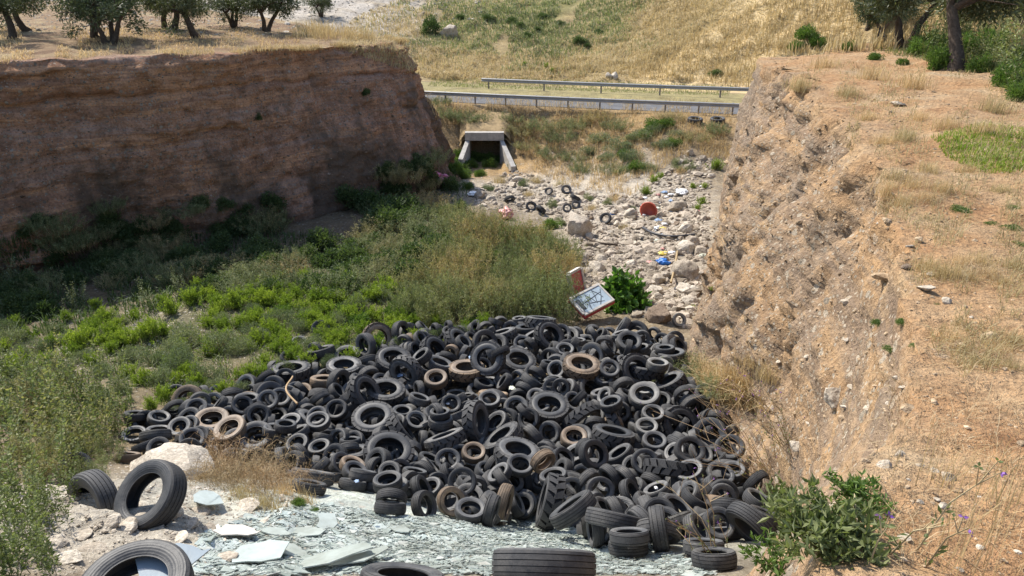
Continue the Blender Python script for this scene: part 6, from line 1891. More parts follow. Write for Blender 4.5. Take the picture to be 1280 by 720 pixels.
stray(182, 527, 2, 'black', (.15, -.65, .75), "black ringed tyre beside the weeds at the left end of the heap", .05)
stray(168, 545, 2, 'grey', (.1, -.1, 1), "grey tyre lying flat under the ringed one at the left end", .03)
stray(212, 520, 1, 'black', (.1, -.5, .85), "black tyre between the ringed tyre and the brown truck tyre", .05)
stray(869, 150, 5, 'black', (.03, -.1, 1), "left of two black truck tyres lying flat on the bank below the road", .02, "two tyres below the road")
stray(897, 150, 5, 'black', (-.04, -.08, 1), "right of two black truck tyres lying flat on the bank below the road", .02, "two tyres below the road")
stray(664, 258, 3, 'black', (.25, -.8, .6), "black tyre propped up in the rubble behind the thicket", .05)
stray(637, 249, 3, 'black', (-.2, .7, .6), "black tyre lying tread up in the rubble left of the propped one", .05)
stray(686, 239, 1, 'grey', (-.4, -.75, .5), "thin worn tyre standing on the left of the rubble's tyre group", .05)
stray(708, 237, 3, 'grey', (.2, -.75, .6), "grey ringed tyre at the top of the rubble's tyre group", .0)
stray(709, 260, 1, 'grey', (.1, -.8, .5), "grey ringed tyre at the bottom of the rubble's tyre group", .0)
stray(720, 256, 1, 'grey', (.2, -.7, .6), "grey tyre leaning on the lowest ringed one in the rubble", .0)
stray(676, 262, 3, 'black', (.6, .5, .6), "black tyre lying beside the propped one behind the thicket", .05)
stray(757, 273, 3, 'black', (-.4, -.75, .5), "black tyre standing in rubble beside a small blue packet", .05)
stray(719, 247, 3, 'black', (.5, .3, .8), "black tyre wedged between stones below the topmost ringed one", .1)
stray(849, 400, 0, 'pale', (.2, -.8, .5), "small white rimmed tyre in shade at the foot of the right bank", .05)

# ---------------------------------------------------------------- litter in the gully
def crumple(seed, n=3, amp=.3):
    rng = np.random.default_rng(seed); d = ICO3[0]
    r = .8 + fbm(d * 1.6 + seed, 4) * amp * 2 - np.abs(noise(d * 3.5 + seed)) * .3
    g = Geo(); g.add(d * r[:, None] * np.array([1, .85, .62]), ICO3[1]); return g
def litter(u, v, px, mat, label, cat, name, seed, sq=1.0, lift=.3, high=0):
    p, n = see(u, v)
    if high:                                             # lies on top of the tyres
        d = Vector(ray(u, v)); t = 4.0
        while t < 60 and d.z * t - drop(d.x * t, d.y * t) > high: t += .02
        p = d * t
    _, _, dep = proj(np.array(p)); r = px * dep / FPX / 2
    o = crumple(seed).build(name, mat, None, True, (p.x, p.y, p.z + r * lift)); o.scale = (r, r, r * sq); o.rotation_euler = (0, 0, seed)
    return tag(o, label, cat)
for k, c in {'pink': (.55, .13, .24), 'salmon': (.62, .30, .26), 'blue': (.03, .17, .55), 'yellow': (.65, .50, .08), 'whitebag': (.72, .72, .72), 'palebag': (.62, .63, .5), 'pblue': (.25, .35, .5)}.items():
    M[k] = plain_mat(k + "_plastic", c, .4, 0, .18, 5, .45)
M['red_tub'] = plain_mat("red_plastic", (.45, .09, .05), .45, 0, .2, 4)
M['red_paint'] = plain_mat("red_paint", (.42, .06, .07), .5, 0, .25, 3)
M['white_paint'] = plain_mat("white_paint", (.50, .47, .42), .7, 0, .25, 4)
M['blue_grey'] = plain_mat("blue_grey_paint", (.34, .42, .48), .6, 0, .2, 5)
M['dark_mark'] = plain_mat("dark_mark", (.05, .06, .07), .7, 0, .2, 5)
M['black_pipe'] = plain_mat("black_pipe", (.03, .03, .035), .5, 0, .2, 5)
litter(552, 228, 26, M['pink'], "magenta plastic bag lying in the cliff's shadow beside the culvert", "bag", "plastic_bag", 3, .9)
litter(545, 221, 14, M['pink'], "small magenta bag piece behind the larger one in the shadow", "bag", "plastic_bag", 4)
litter(633, 273, 24, M['salmon'], "salmon pink bundle of cloth behind the tall weeds", "cloth", "cloth_bundle", 5, 1.2, .5)
litter(828, 331, 21, M['blue'], "bright blue plastic bag between boulders at the right", "bag", "plastic_bag", 6)
litter(829, 319, 16, M['yellow'], "yellow rag just behind the bright blue bag", "cloth", "rag", 7, .5)
litter(829, 289, 14, M['yellow'], "yellow bag in the white litter below the red tub", "bag", "plastic_bag", 8)
litter(822, 288, 13, M['whitebag'], "white bag touching the yellow one below the red tub", "bag", "plastic_bag", 9)
litter(878, 322, 13, M['palebag'], "pale bag caught at the foot of the right bank by the tan boulders", "bag", "plastic_bag", 10)
litter(852, 243, 22, M['whitebag'], "large white plastic bag among litter above the red tub", "bag", "plastic_bag", 11, .6)
litter(823, 277, 12, M['pblue'], "pale blue packet right below the red tub", "packet", "packet", 12, .6)
litter(766, 268, 8, M['blue'], "small dark blue packet beside a tyre in the rubble", "packet", "packet", 13)
litter(592, 245, 20, M['whitebag'], "white plastic sheeting crumpled at the left end of the rubble", "bag", "plastic_bag", 14, .5)
litter(617, 378, 13, M['whitebag'], "white bag at the foot of the tall weeds", "bag", "plastic_bag", 15, .7)
litter(482, 431, 14, M['whitebag'], "pale bag in green spurge behind the heap", "bag", "plastic_bag", 16)
litter(838, 262, 12, M['pblue'], "greyish blue bag in the litter right of the red tub", "bag", "plastic_bag", 17, .5)
litter(812, 330, 12, M['salmon'], "faded pink rag left of the bright blue bag", "cloth", "rag", 18, .6)

# red tub lying open on its side
p, n = see(812, 270); tub = empty("plastic_tub", (p.x, p.y, p.z + .25)); tub.rotation_euler = (R(70), R(10), R(-42)); tub.scale = (.62, .62, .62)
tag(tub, "red plastic tub lying open on the rubble", "tub")
g = Geo(); v, f = lathe([(.0, -.28), (.40, -.28), (.44, -.22), (.56, .26), (.53, .26), (.41, -.20), (.0, -.24)], 28); v[:, 0] *= 1.15; g.add(v, f); g.build("body", M['red_tub'], tub, True)
g = Geo(); v, f = lathe([(.545, .24), (.60, .245), (.60, .285), (.525, .285)], 28); v[:, 0] *= 1.15; g.add(v, f); g.build("rim", M['red_tub'], tub, True)

# board with a pale frame and dark strokes, tipped on the tyres
p, n = see(738, 394); bd = empty("painted_board", (p.x, p.y - .2, p.z + .62)); bd.rotation_euler = (R(22), R(-10), R(34)); bd.scale = (.95, .95, .7)
tag(bd, "blue grey painted board with dark strokes, red edge and white frame", "board")
g = Geo(); box(g, -.52, .52, -.33, .33, -.02, .012); g.build("panel", M['blue_grey'], bd)
g = Geo(); box(g, -.58, .58, -.40, -.332, -.05, .04); box(g, -.58, .58, .332, .40, -.05, .04); box(g, -.62, -.522, -.329, .329, -.05, .038); box(g, .522, .58, -.329, .329, -.05, .038); g.build("frame", M['white_paint'], bd)
g = Geo(); box(g, -.60, .58, -.42, .40, -.20, -.052); g.build("case", M['red_paint'], bd)
g = Geo(); rngb = np.random.default_rng(4)
for P in [[(-.5, -.3), (-.5, .2)], [(-.42, -.2), (-.30, .28)], [(-.25, -.28), (-.1, .25)], [(-.1, .25), (.05, -.2)], [(.05, -.2), (.2, .28)], [(.2, .28), (.35, -.1)], [(-.3, 0), (.4, .1)], [(.1, -.3), (.48, .2)], [(-.15, -.1), (.3, -.25)]]:
    tube(g, [(*P[0], .014), ((P[0][0] + P[1][0]) / 2 + .03, (P[0][1] + P[1][1]) / 2, .016), (*P[1], .014)], .014, .010, 0, 5)
box(g, -.50, -.36, -.22, .2, .0125, .0150)
g.build("strokes", M['dark_mark'], bd)
# red panel standing upright in the weeds
p, n = see(722, 372); rp = empty("appliance_panel", (p.x, p.y, p.z + .25)); rp.rotation_euler = (R(-18), R(8), R(62))
tag(rp, "upright red panel with white rim beside the weed thicket", "panel")
g = Geo(); box(g, -.42, .42, -.04, .04, -.6, .6); g.build("sheet", M['red_paint'], rp)
g = Geo(); box(g, .422, .56, -.07, .07, -.62, .62); box(g, -.48, -.422, -.07, .07, -.62, .62); box(g, -.419, .419, -.07, .07, .602, .68); box(g, -.419, .419, -.07, .07, -.68, -.602); g.build("rim", M['white_paint'], rp)
def pipe(pts, r, mat, label, name, cat, lift=.06):
    P = [np.array(see(u, v)[0]) + [0, 0, lift] for u, v in pts]; o = P[0]; g = Geo()
    tube(g, interp_curve(np.array(P) - o, 24), r, r * .9, 0, 7); return tag(g.build(name, mat, None, True, tuple(o)), label, cat)
pipe([(803, 288), (820, 296), (838, 299), (868, 297)], .055, M['black_pipe'], "black plastic pipe curving over the white litter", "pipe", "pipe", .12)
pipe([(733, 300), (750, 307), (772, 309)], .05, M['bark'], "thin dark branch lying on rubble right of the grey boulder", "branch", "branch", .1)
pipe([(846, 322), (842, 345), (838, 362)], .04, M['tan_twig'], "brown stick leaning beside the blue bag", "branch", "branch", .25)
pipe([(378, 552), (366, 538), (372, 515)], .02, M['tan_twig'], "long pale stick rising out of the left of the heap", "branch", "branch", .9)

# small metal frame in the right grove
p, n = see(1101, 53); fr = empty("metal_frame", tuple(p)); fr.rotation_euler = (0, 0, .4); tag(fr, "small white tube frame with dark panel beside an olive trunk", "frame")
g = Geo()
for x in (-.22, .22): tube(g, [(x, 0, -.05), (x, 0, .45), (x, .05, .85)], .018, .018, 0, 6)
tube(g, [(-.22, .05, .85), (.22, .05, .85)], .018, .018, 0, 6); g.build("tube", M['white_paint'], fr)
g = Geo(); box(g, -.20, .20, .0, .03, .35, .8); g.build("panel", M['dark_mark'], fr)

# ---------------------------------------------------------------- broken glass
def glass_mat():
    m, t, b = new_mat("dusty_glass")
    P = pos(t); n = noise_n(t, P, 2.4, 5, .7)
    tint = attr(t, "tint").outputs["Fac"]
    c = ramp(t, tint, [(0, (.38, .44, .41)), (.35, (.48, .545, .51)), (.7, (.56, .62, .585)), (1, (.68, .71, .68))])
    c = mix(t, 1, c, ramp(t, n, [(.35, (.72, .70, .66)), (.65, (1.08, 1.08, 1.08))]), 'MULTIPLY')
    t.links.new(c, b.inputs["Base Color"]); b.inputs["Roughness"].default_value = .22; b.inputs["IOR"].default_value = 1.5
    b.inputs["Specular IOR Level"].default_value = .5; b.inputs["Transmission Weight"].default_value = .25
    return m
M['glass'] = glass_mat()
M['sheet_glass'] = plain_mat("blue_reflection_glass", (.27, .33, .37), .1, 0, .15, 2, .6)  # base colour carries the blue that the sheet reflects
def shards(P, Nn, size, rng):
    g = Geo(); n = len(P); k = 5
    a = np.sort(rng.uniform(0, math.tau, (n, k)), 1); r = rng.uniform(.35, 1, (n, k)) * size[:, None]
    nn = unit(np.asarray(Nn) + rng.normal(0, .075, (n, 3))); s = unit(np.cross(nn, rng.normal(size=(n, 3)))); t_ = np.cross(nn, s)
    v = P[:, None] + s[:, None] * (np.cos(a) * r)[..., None] + t_[:, None] * (np.sin(a) * r)[..., None]
    th = (nn * .004)[:, None]
    V = np.concatenate([v + th, v - th], 1).reshape(-1, 3); b_ = np.arange(n)[:, None] * 10
    tint = np.clip(rng.normal(.5, .28, n), 0, 1)
    g.add(V, b_ + np.arange(5)[None], 0, tint); 
    for j in range(5): g.add(np.zeros((0, 3)), (b_ + np.array([[j, 5 + j, 5 + (j + 1) % 5, (j + 1) % 5]]) - g.n), 0, tint)
    return g
rg = np.random.default_rng(77)
GL = [(250, 668), (330, 640), (400, 630), (470, 640), (520, 648), (600, 634), (640, 622), (700, 628), (760, 660), (830, 690), (900, 712), (890, 719), (240, 719)]
P_, N_ = [], []
for u, v in poly_in(GL, 17000, rg):
    p, n = see(u, v); P_.append(p); N_.append(n)
P_ = np.array([tuple(x) for x in P_]); N_ = np.array([tuple(x) for x in N_])
P_ = P_ + N_ * rg.uniform(.0, .022, len(P_))[:, None]
go = shards(P_, N_, np.clip(rg.lognormal(-3.4, .6, len(P_)), .012, .15), rg).build("broken_glass", M['glass'])
tag(go, "greenish broken window glass spread over the slope before the tyre heap", "broken glass", None, 'stuff')
def pane(u, v, w_, h_, label, mat, tilt, rz, seed, lift=.1, cat="glass pane", name="glass_pane", grp=None):
    rng = np.random.default_rng(seed); p, n = see(u, v); k = 11; a = np.sort(rng.uniform(0, math.tau, k)) * .3 + np.linspace(0, math.tau, k, endpoint=False) * .85
    g = Geo(); r = rng.uniform(.62, 1.1, k); x, y = np.cos(a) * r * w_ / 2, np.sin(a) * r * h_ / 2
    V = np.concatenate([np.stack([x, y, 0 * x + .006], -1), np.stack([x, y, 0 * x - .006], -1)])
    g.add(V, np.arange(k)[None], 0, .6); g.add(np.zeros((0, 3)), (np.arange(k)[::-1] + k - 2 * k)[None], 0, .6)
    g.add(np.zeros((0, 3)), np.array([[j, j + k, (j + 1) % k + k, (j + 1) % k] for j in range(k)]) - 2 * k, 0, .6)
    o = g.build(name, mat, None, False, (p.x, p.y, p.z + lift)); q = Vector((0, 0, 1)).rotation_difference((n + Vector((float(rng.normal(0, .06)), float(rng.normal(0, .06)), 0))).normalized()) @ Quaternion((0, 0, 1), rz)
    if cat != "glass pane" or lift > .3: q = Euler((tilt, 0, rz)).to_quaternion()
    o.rotation_mode = 'QUATERNION'; o.rotation_quaternion = q; return tag(o, label, cat, grp)
o = pane(212, 712, .60, .46, "glass sheet coloured with blue grey reflection lying across the flat truck tyre at the bottom left", M['sheet_glass'], R(7), .5, 3, .42)
d = Vector(ray(212, 706)); t = 3.0
while d.z * t - drop(d.x * t, d.y * t) > .33: t += .01
o.location = d * t
pane(298, 672, .50, .36, "white flat panel lying on rubble left of the broken glass", M['white_paint'], R(-24), -.15, 4, .10, "panel", "flat_panel")
pane(420, 706, .95, .6, "large greenish glass pane lying at the bottom left of the glass spread", M['glass'], R(-22), .2, 5, .12)
pane(330, 700, .7, .5, "greenish glass pane lying between the white panel and the largest pane", M['glass'], R(-20), 1.2, 6, .12)
pane(262, 628, .4, .35, "greenish glass piece beside the big pale rock", M['glass'], R(-15), .6, 7, .08)
for i, (u, v, w_, h_) in enumerate([(380, 668, .6, .4), (470, 668, .8, .5), (530, 690, .9, .5), (450, 700, .7, .5), (560, 668, .6, .35), (620, 690, .7, .4), (360, 690, .5, .4), (640, 640, .5, .3), (500, 712, .9, .4), (760, 690, .5, .3), (300, 712, .6, .4), (590, 712, .6, .3), (410, 655, .5, .3), (720, 668, .5, .3)][::3] + [(500, 664, .5, .3), (345, 668, .4, .3)]):
    pane(u, v, w_, h_, "pale greenish pane lying flat among smaller broken glass pieces", M['glass'], R(-26), .4 * i, 20 + i, .04, "glass pane", "glass_pane", "flat panes in the broken glass")
pane(600, 655, .8, .35, "bluish glass strip at the upper edge of the glass spread", M['glass'], R(-25), .1, 8, .1)
pane(690, 648, .5, .3, "small bluish glass piece in front of the pale ringed tyre", M['glass'], R(-30), .4, 9, .1)

LB = {'whitebag': ("white", "bag", "plastic_bag"), 'pblue': ("grey blue", "packet", "packet"), 'palebag': ("cream", "bag", "plastic_bag"), 'dark_mark': ("black", "bag", "plastic_bag"), 'salmon': ("pinkish", "rag", "rag")}
rl = np.random.default_rng(15)
for i, (u, v) in enumerate(poly_in([(800, 250), (850, 225), (885, 235), (882, 320), (840, 318), (800, 300)], 34, rl)):
    k = ('whitebag', 'pblue', 'whitebag', 'palebag', 'dark_mark', 'whitebag', 'pblue', 'salmon')[i % 8]; w_ = LB[k]
    o = litter(u, v, float(rl.uniform(5, 11)), M[k], "small " + w_[0] + " scrap in the litter strewn right of the red tub", w_[1], w_[2], 30 + i % 9, .5, .25); o['group'] = "litter scraps around the red tub"

rl = np.random.default_rng(25)
for i, (u, v) in enumerate([(772, 548), (757, 492), (712, 626), (446, 602), (560, 505), (694, 500), (640, 486), (500, 470), (610, 560), (820, 610), (735, 520), (590, 447)]):
    k = ('whitebag', 'whitebag', 'palebag', 'pblue')[i % 4]
    o = litter(u, v, float(rl.uniform(6, 11)), M[k], LB[k][0] + " scrap of plastic lying on the tyre heap", "scrap", "plastic_scrap", 40 + i, .35, .2, .55); o['group'] = "plastic scraps on the heap"
# ---------------------------------------------------------------- vegetation: single plants
rv = np.random.default_rng(123)
def plants(kind, name, spots, label, cat, group, s0=1.0, js=.25, sz=1.0, sink=.03, high=0):
    """spots: (u, v[, width px])  width of the plant in photo pixels sets its size"""
    wid = {'lime': 1.05, 'grey': 1.35, 'dark': 1.7, 'weed': .8, 'thicket': 2.1, 'bramble': 2.4, 'tuft': .65, 'green': 1.1, 'stalkgrey': .5}[kind]
    for k, s in enumerate(spots):
        p, n = see(s[0], s[1])
        if high:                                         # grows up through the tyres
            d = Vector(ray(s[0], s[1])); t = 4.0
            while t < 60 and d.z * t - drop(d.x * t, d.y * t) > high: t += .02
            p = d * t
        _, _, dep = proj(np.array(p))
        sc = s[2] * dep / FPX / wid if len(s) > 2 else s0 * (1 + js * float(rv.normal()))
        lb = label if isinstance(label, str) else label[k % len(label)]
        put(kind, name, (p.x, p.y, p.z - sink), sc, lb, cat, group, None, sz)
# bright green spurge on the sunny floor
LIME = [(100, 437, 42), (112, 425, 26), (22, 470, 46), (148, 420, 20), (187, 422, 36), (205, 417, 22), (170, 400, 22), (84, 400, 20), (215, 392, 30), (205, 380, 20), (240, 380, 32), (262, 375, 26), (248, 360, 20), (296, 385, 36), (310, 375, 28), (330, 383, 30), (345, 370, 26), (322, 400, 26), (360, 385, 28), (372, 372, 24), (395, 380, 30), (410, 395, 30), (425, 380, 26), (385, 405, 26), (335, 415, 26), (355, 425, 24), (268, 400, 24), (300, 410, 26), (440, 400, 30), (455, 420, 30), (470, 400, 26), (430, 425, 28), (415, 440, 26), (345, 440, 22), (370, 445, 22), (262, 445, 26), (240, 470, 26), (250, 482, 22), (180, 480, 30), (160, 470, 24), (300, 472, 20), (332, 455, 22), (500, 440, 26), (513, 434, 22), (527, 432, 20), (550, 434, 18), (585, 415, 24), (488, 410, 26), (480, 440, 22), (545, 402, 26), (515, 408, 24), (140, 440, 22), (60, 455, 24), (280, 425, 24), (225, 440, 24), (400, 425, 24), (405, 360, 22), (380, 350, 20), (435, 355, 24), (350, 350, 18), (460, 375, 24), (505, 385, 24), (530, 375, 22), (120, 385, 20), (285, 352, 18), (447, 445, 22)]
LIME += [(float(rv.uniform(270, 560)), float(rv.uniform(362, 450)), float(rv.uniform(18, 30))) for _ in range(60)]
LIME += [(float(rv.uniform(90, 270)), float(rv.uniform(395, 480)), float(rv.uniform(18, 30))) for _ in range(18)]
LIME = [(u, v, w_ * 1.35) for u, v, w_ in LIME]
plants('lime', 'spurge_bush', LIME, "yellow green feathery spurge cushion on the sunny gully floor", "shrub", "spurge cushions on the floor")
GREY = [(240, 430, 60), (275, 440, 60), (215, 445, 50), (225, 462, 56), (190, 455, 44), (260, 470, 46), (320, 425, 44), (345, 405, 40), (375, 400, 40), (390, 438, 40), (405, 420, 36), (445, 388, 44), (480, 372, 40), (300, 440, 44), (165, 450, 36), (205, 480, 46), (240, 492, 34), (130, 470, 36), (372, 415, 34), (420, 405, 36), (455, 432, 30), (500, 422, 34), (150, 490, 40), (120, 500, 40), (280, 405, 30), (315, 392, 30)]
GREY = [(u, v, w_ * 1.15) for u, v, w_ in GREY]
plants('grey', 'grey_bush', GREY, "grey green small leaved bush among the spurge", "shrub", "grey green bushes on the floor")
plants('green', 'green_bush', [(495, 395, 40), (450, 405, 36), (520, 392, 44), (415, 372, 34), (560, 420, 36), (540, 388, 36), (590, 408, 30), (355, 392, 32), (430, 393, 32), (478, 425, 28)], "mid green leafy bush between the spurge and the thicket", "shrub", "green bushes on the floor")
EDGE = [(205, 497, 34), (225, 505, 28), (190, 508, 30), (270, 478, 30), (315, 468, 30), (345, 458, 30), (395, 444, 30), (425, 440, 28), (330, 470, 34), (355, 462, 34), (380, 455, 32), (300, 482, 30), (280, 488, 30), (410, 450, 30), (470, 436, 32), (495, 432, 30), (520, 425, 30), (545, 420, 30), (440, 446, 28), (575, 412, 28), (605, 405, 28), (255, 495, 28), (365, 450, 34)]
plants('lime', 'spurge_bush', EDGE[::2], "bright spurge cushion pushing into the upper edge of the heap", "shrub", "spurge at the heap's upper edge", sz=1.2, sink=.08, high=.42)
plants('grey', 'grey_bush', EDGE[1::2], "grey green bush overlapping the upper edge of the heap", "shrub", "grey bushes at the heap's upper edge", sink=.08, high=.42)
plants('grey', 'grey_bush', [(15, 430, 50), (50, 440, 44), (85, 430, 40), (130, 425, 34), (70, 415, 34), (25, 450, 44), (105, 450, 36), (150, 405, 30), (5, 415, 40)], "grey green bush at the left end of the floor near the shade", "shrub", "grey bushes at the left end")
plants('lime', 'spurge_bush', [(35, 425, 34), (65, 432, 32), (20, 408, 30), (120, 410, 30), (90, 445, 34), (5, 440, 34), (150, 432, 30)], "yellow green cushion at the left end of the floor near the shade", "shrub", "spurge at the left end")
# tall thicket in the middle
TH = [(530, 370), (550, 350), (560, 378), (572, 330), (575, 360), (590, 385), (590, 340), (600, 310), (605, 360), (620, 335), (622, 385), (632, 308), (640, 362), (650, 332), (655, 390), (662, 310), (672, 352), (680, 378), (685, 322), (694, 350), (600, 392), (640, 395), (545, 390), (612, 292), (585, 300), (560, 400), (690, 395), (520, 392), (700, 330), (570, 285)]
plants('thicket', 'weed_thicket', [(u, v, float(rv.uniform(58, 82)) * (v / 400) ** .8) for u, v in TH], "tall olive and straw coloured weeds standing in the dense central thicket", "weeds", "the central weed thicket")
plants('green', 'green_bush', [(596, 288, 34), (580, 300, 40), (675, 300, 40), (690, 310, 30), (560, 310, 40), (700, 365, 26), (545, 330, 40), (690, 285, 30), (560, 345, 44), (610, 330, 40), (640, 300, 40), (530, 350, 40), (665, 365, 34)], "light green weed clump at the edge of the thicket", "shrub", "green clumps around the thicket")
# dark growth along the foot of the shaded cliff
DK = []
for (u0, u1, v0, v1, n, w0, w1) in [(30, 180, 275, 365, 24, 30, 62), (110, 350, 255, 345, 44, 28, 62), (300, 450, 300, 370, 18, 44, 70), (430, 560, 250, 370, 30, 44, 80), (480, 580, 185, 270, 18, 32, 55), (0, 60, 340, 420, 8, 50, 70), (440, 540, 300, 340, 10, 44, 60), (180, 300, 335, 372, 8, 40, 60)]:
    DK += [(float(rv.uniform(u0, u1)), float(rv.uniform(v0, v1)), float(rv.uniform(w0, w1))) for _ in range(n)]
plants('thicket', 'straggly_plant', [(u, v, w_ * 1.1) for u, v, w_ in DK[1::3]], "straggly dark weeds in the shade below the left cliff", "weeds", "weeds under the shaded cliff", sz=.55)
DK = [d for i, d in enumerate(DK) if i % 3 != 1]
plants('dark', 'dark_shrub', DK, "dark green shrub in the shade at the foot of the left cliff", "shrub", "shrubs under the shaded cliff", sz=.85, sink=.1)
plants('dark', 'cliff_shrub', [(322, 148, 16), (457, 118, 18)], ["small dark shrub growing out of the middle of the left cliff", "small dark shrub clinging high near the right end of the left cliff"], "shrub", None)
plants('green', 'green_bush', [(590, 208, 22), (602, 200, 20), (612, 208, 24), (625, 202, 18), (580, 222, 24), (600, 220, 20), (585, 235, 18), (572, 205, 26), (566, 215, 30), (574, 195, 20), (595, 200, 24), (610, 200, 22), (640, 208, 14)], "green weed in front of the culvert mouth", "shrub", "weeds at the culvert")
plants('stalkgrey', 'pale_stalks', [(20, 362, 30), (92, 388, 24), (100, 380, 20), (335, 352, 18), (358, 352, 22), (230, 365, 22), (190, 385, 26), (240, 352, 20), (345, 345, 18)], "pale stalks catching the sun at the edge of the cliff shade", "weeds", "pale stalks at the shade edge")
# foreground weeds at the left
FW = [(8, 700, 80), (30, 690, 70), (55, 700, 60), (10, 640, 80), (45, 640, 70), (20, 590, 80), (60, 600, 70), (5, 560, 70), (40, 560, 70), (75, 570, 64), (20, 530, 66), (60, 535, 66), (95, 545, 60), (110, 570, 52), (130, 560, 50), (85, 520, 60), (120, 525, 54), (40, 505, 56), (10, 500, 56), (70, 495, 50), (105, 500, 50), (140, 515, 44), (150, 540, 40), (5, 720, 80), (50, 660, 50), (90, 600, 44), (25, 615, 70), (35, 720, 60), (75, 620, 46), (62, 650, 40), (0, 670, 80), (100, 585, 44), (12, 475, 40), (130, 540, 44)]
plants('weed', 'tall_weed', FW, "tall leafy weed stems at the left edge of the near ground", "weeds", "foreground weeds at the left")
plants('thicket', 'weed_thicket', [(40, 520, 90), (90, 560, 76), (20, 600, 100), (125, 575, 60), (60, 480, 70), (110, 600, 56)], "straw and green weeds mixed into the near left growth", "weeds", "mixed weeds at the left edge", sz=.8)
plants('bramble', 'dry_bramble', [(270, 585, 110), (300, 600, 120), (330, 598, 100), (345, 610, 90), (285, 610, 90), (320, 618, 90), (250, 575, 70), (365, 610, 70), (265, 600, 80), (235, 565, 60)], "dry tan bramble tangle between the pale rock and the heap", "bramble", "dry brambles left of the heap", sz=1.15)
plants('tuft', 'grass_tuft', [(330, 632, 40), (355, 618, 36), (300, 622, 36), (380, 628, 30), (345, 640, 30)], "straw grass tuft in front of the brambles", "grass tuft", "straw tufts in front of the brambles")
plants('green', 'green_bush', [(372, 632, 26), (392, 640, 20)], "small green weed at the upper left edge of the glass", "weeds", "small weeds by the glass")
# fig bush in the rubble
def big_bush(name, u, v, px, geo, mats, label, cat, base_w, sz=1.0, sink=.05):
    p, n = see(u, v); _, _, dep = proj(np.array(p)); s = px * dep / FPX / base_w
    e = empty(name, (p.x, p.y, p.z - sink)); e.scale = (s, s, s * sz); tag(e, label, cat)
    gl = Geo(); gs = Geo()
    for v_, f, m, t in zip(np.split(np.concatenate(geo.v), 1), [0], [0], [0]): pass
    allv = np.concatenate(geo.v)
    for slot, nm in ((0, "foliage"), (1, "stems")):
        fs = [(f[m == slot], t[m == slot]) for f, m, t in zip(geo.f, geo.m, geo.t) if (m == slot).any()]
        if not fs: continue
        g = Geo()
        for f, t in fs:
            u_, inv = np.unique(f, return_inverse=True); g.add(allv[u_], inv.reshape(f.shape), 0, t)
        g.build(nm, mats[slot], e)
    return e
big_bush('fig_bush', 781, 384, 78, g_broad(61, 1500, .75, 1.15, .20, .13), [M['fig_leaf'], M['bark']], "bright green broad leaved fig bush growing among boulders and tyres", "bush", 1.55, 1.0)
# the leafy shrub close to the viewer at the lower right
p, n = see(1045, 700)
for k, (u, v, px, lb) in enumerate([(1035, 690, 210, "leafy green shrub with lance shaped leaves spilling over the near slope"), (1075, 630, 130, "right hand part of leafy growth beside bare orange earth"), (985, 640, 120, "leafy stems reaching left over the black truck tyre"), (975, 715, 130, "low leafy plant at the bottom edge beside the glass")]):
    big_bush('leafy_shrub', u, v, px, g_broad(70 + k, 1500 if k == 0 else 700, .34, .30, .062, .022, 16, 6), [M['green_leaf'] if k % 2 else M['weed_leaf'], M['stem']], lb, "shrub", .72, .9, .02)
# long thin flower stems that lean out over the tyres
def stems(u, v, n, L, seed, label, dirx=(-1, .2), fl=True):
    rng = np.random.default_rng(seed); p, nn = see(u, v); g = Geo()
    for k in range(n):
        b_ = np.array([rng.normal(0, .12), rng.normal(0, .12), -.03]); d = unit(np.array([dirx[0] * rng.uniform(.1, 1.1), dirx[1] + rng.normal(0, .35), rng.uniform(.5, 1.3)])); l = L * rng.uniform(.5, 1.1)
        P = [b_, b_ + d * l * .5 + [0, 0, .05], b_ + d * l + np.array([dirx[0] * .12 * l, 0, -.10 * l])]
        tube(g, P, .0055, .0025, 0, 4, rng.uniform(.3, 1))
        for q in range(3):
            s = P[1] + (P[2] - P[1]) * rng.uniform(0, .9); e2 = s + unit(d + rng.normal(0, .7, 3)) * l * .22; tube(g, [s, e2], .0035, .002, 0, 3, .6)
            leaves(g, np.array([e2, e2, e2]), rng.normal(size=(3, 3)), .022, .014, rng, 1 if rng.random() < .6 else 2)
        C = b_ + (P[1] - b_) * rng.uniform(.1, 1, (7, 1)); leaves(g, C, d + rng.normal(0, .6, (7, 3)), .05, .016, rng, 1)
    return tag(g.build("flower_stems", [M['tan_twig'], M['weed_leaf'], M['purple_flower']], None, False, tuple(p)), label, "weeds")
stems(960, 600, 20, 1.8, 5, "long thin dry flower stems leaning left across the tyres")
stems(985, 560, 14, 1.4, 6, "thin stems with small flower heads rising at the foot of the right bank")
stems(900, 705, 8, .9, 7, "thin stems with purple flowers at the bottom right of the glass", (-.6, .2))
stems(1120, 690, 5, .5, 8, "short stems with purple flowers on bare orange earth", (.4, .2))
stems(930, 500, 9, 1.0, 10, "wispy stems in the dry grass clump by the right bank", (-.3, .1))
for k, (u, v, L_) in enumerate([(1210, 710, 1.1), (1240, 640, .8), (1185, 610, .6)]):
    rng = np.random.default_rng(90 + k); p, nn = see(u, v); g = Geo()
    blades(g, np.concatenate([rng.normal(0, .10, (26, 2)), np.zeros((26, 1))], 1), L_ * rng.uniform(.3, .7, 26), .004, rng, .3)
    tag(g.build("straw_stalks", M['dry_grass'], None, False, tuple(p)), ["tall thin straw stalks at the lower right on orange earth", "thin straw stalks to the right on orange earth", "short straw stalks beside the upright white stone"][k], "grass tuft")
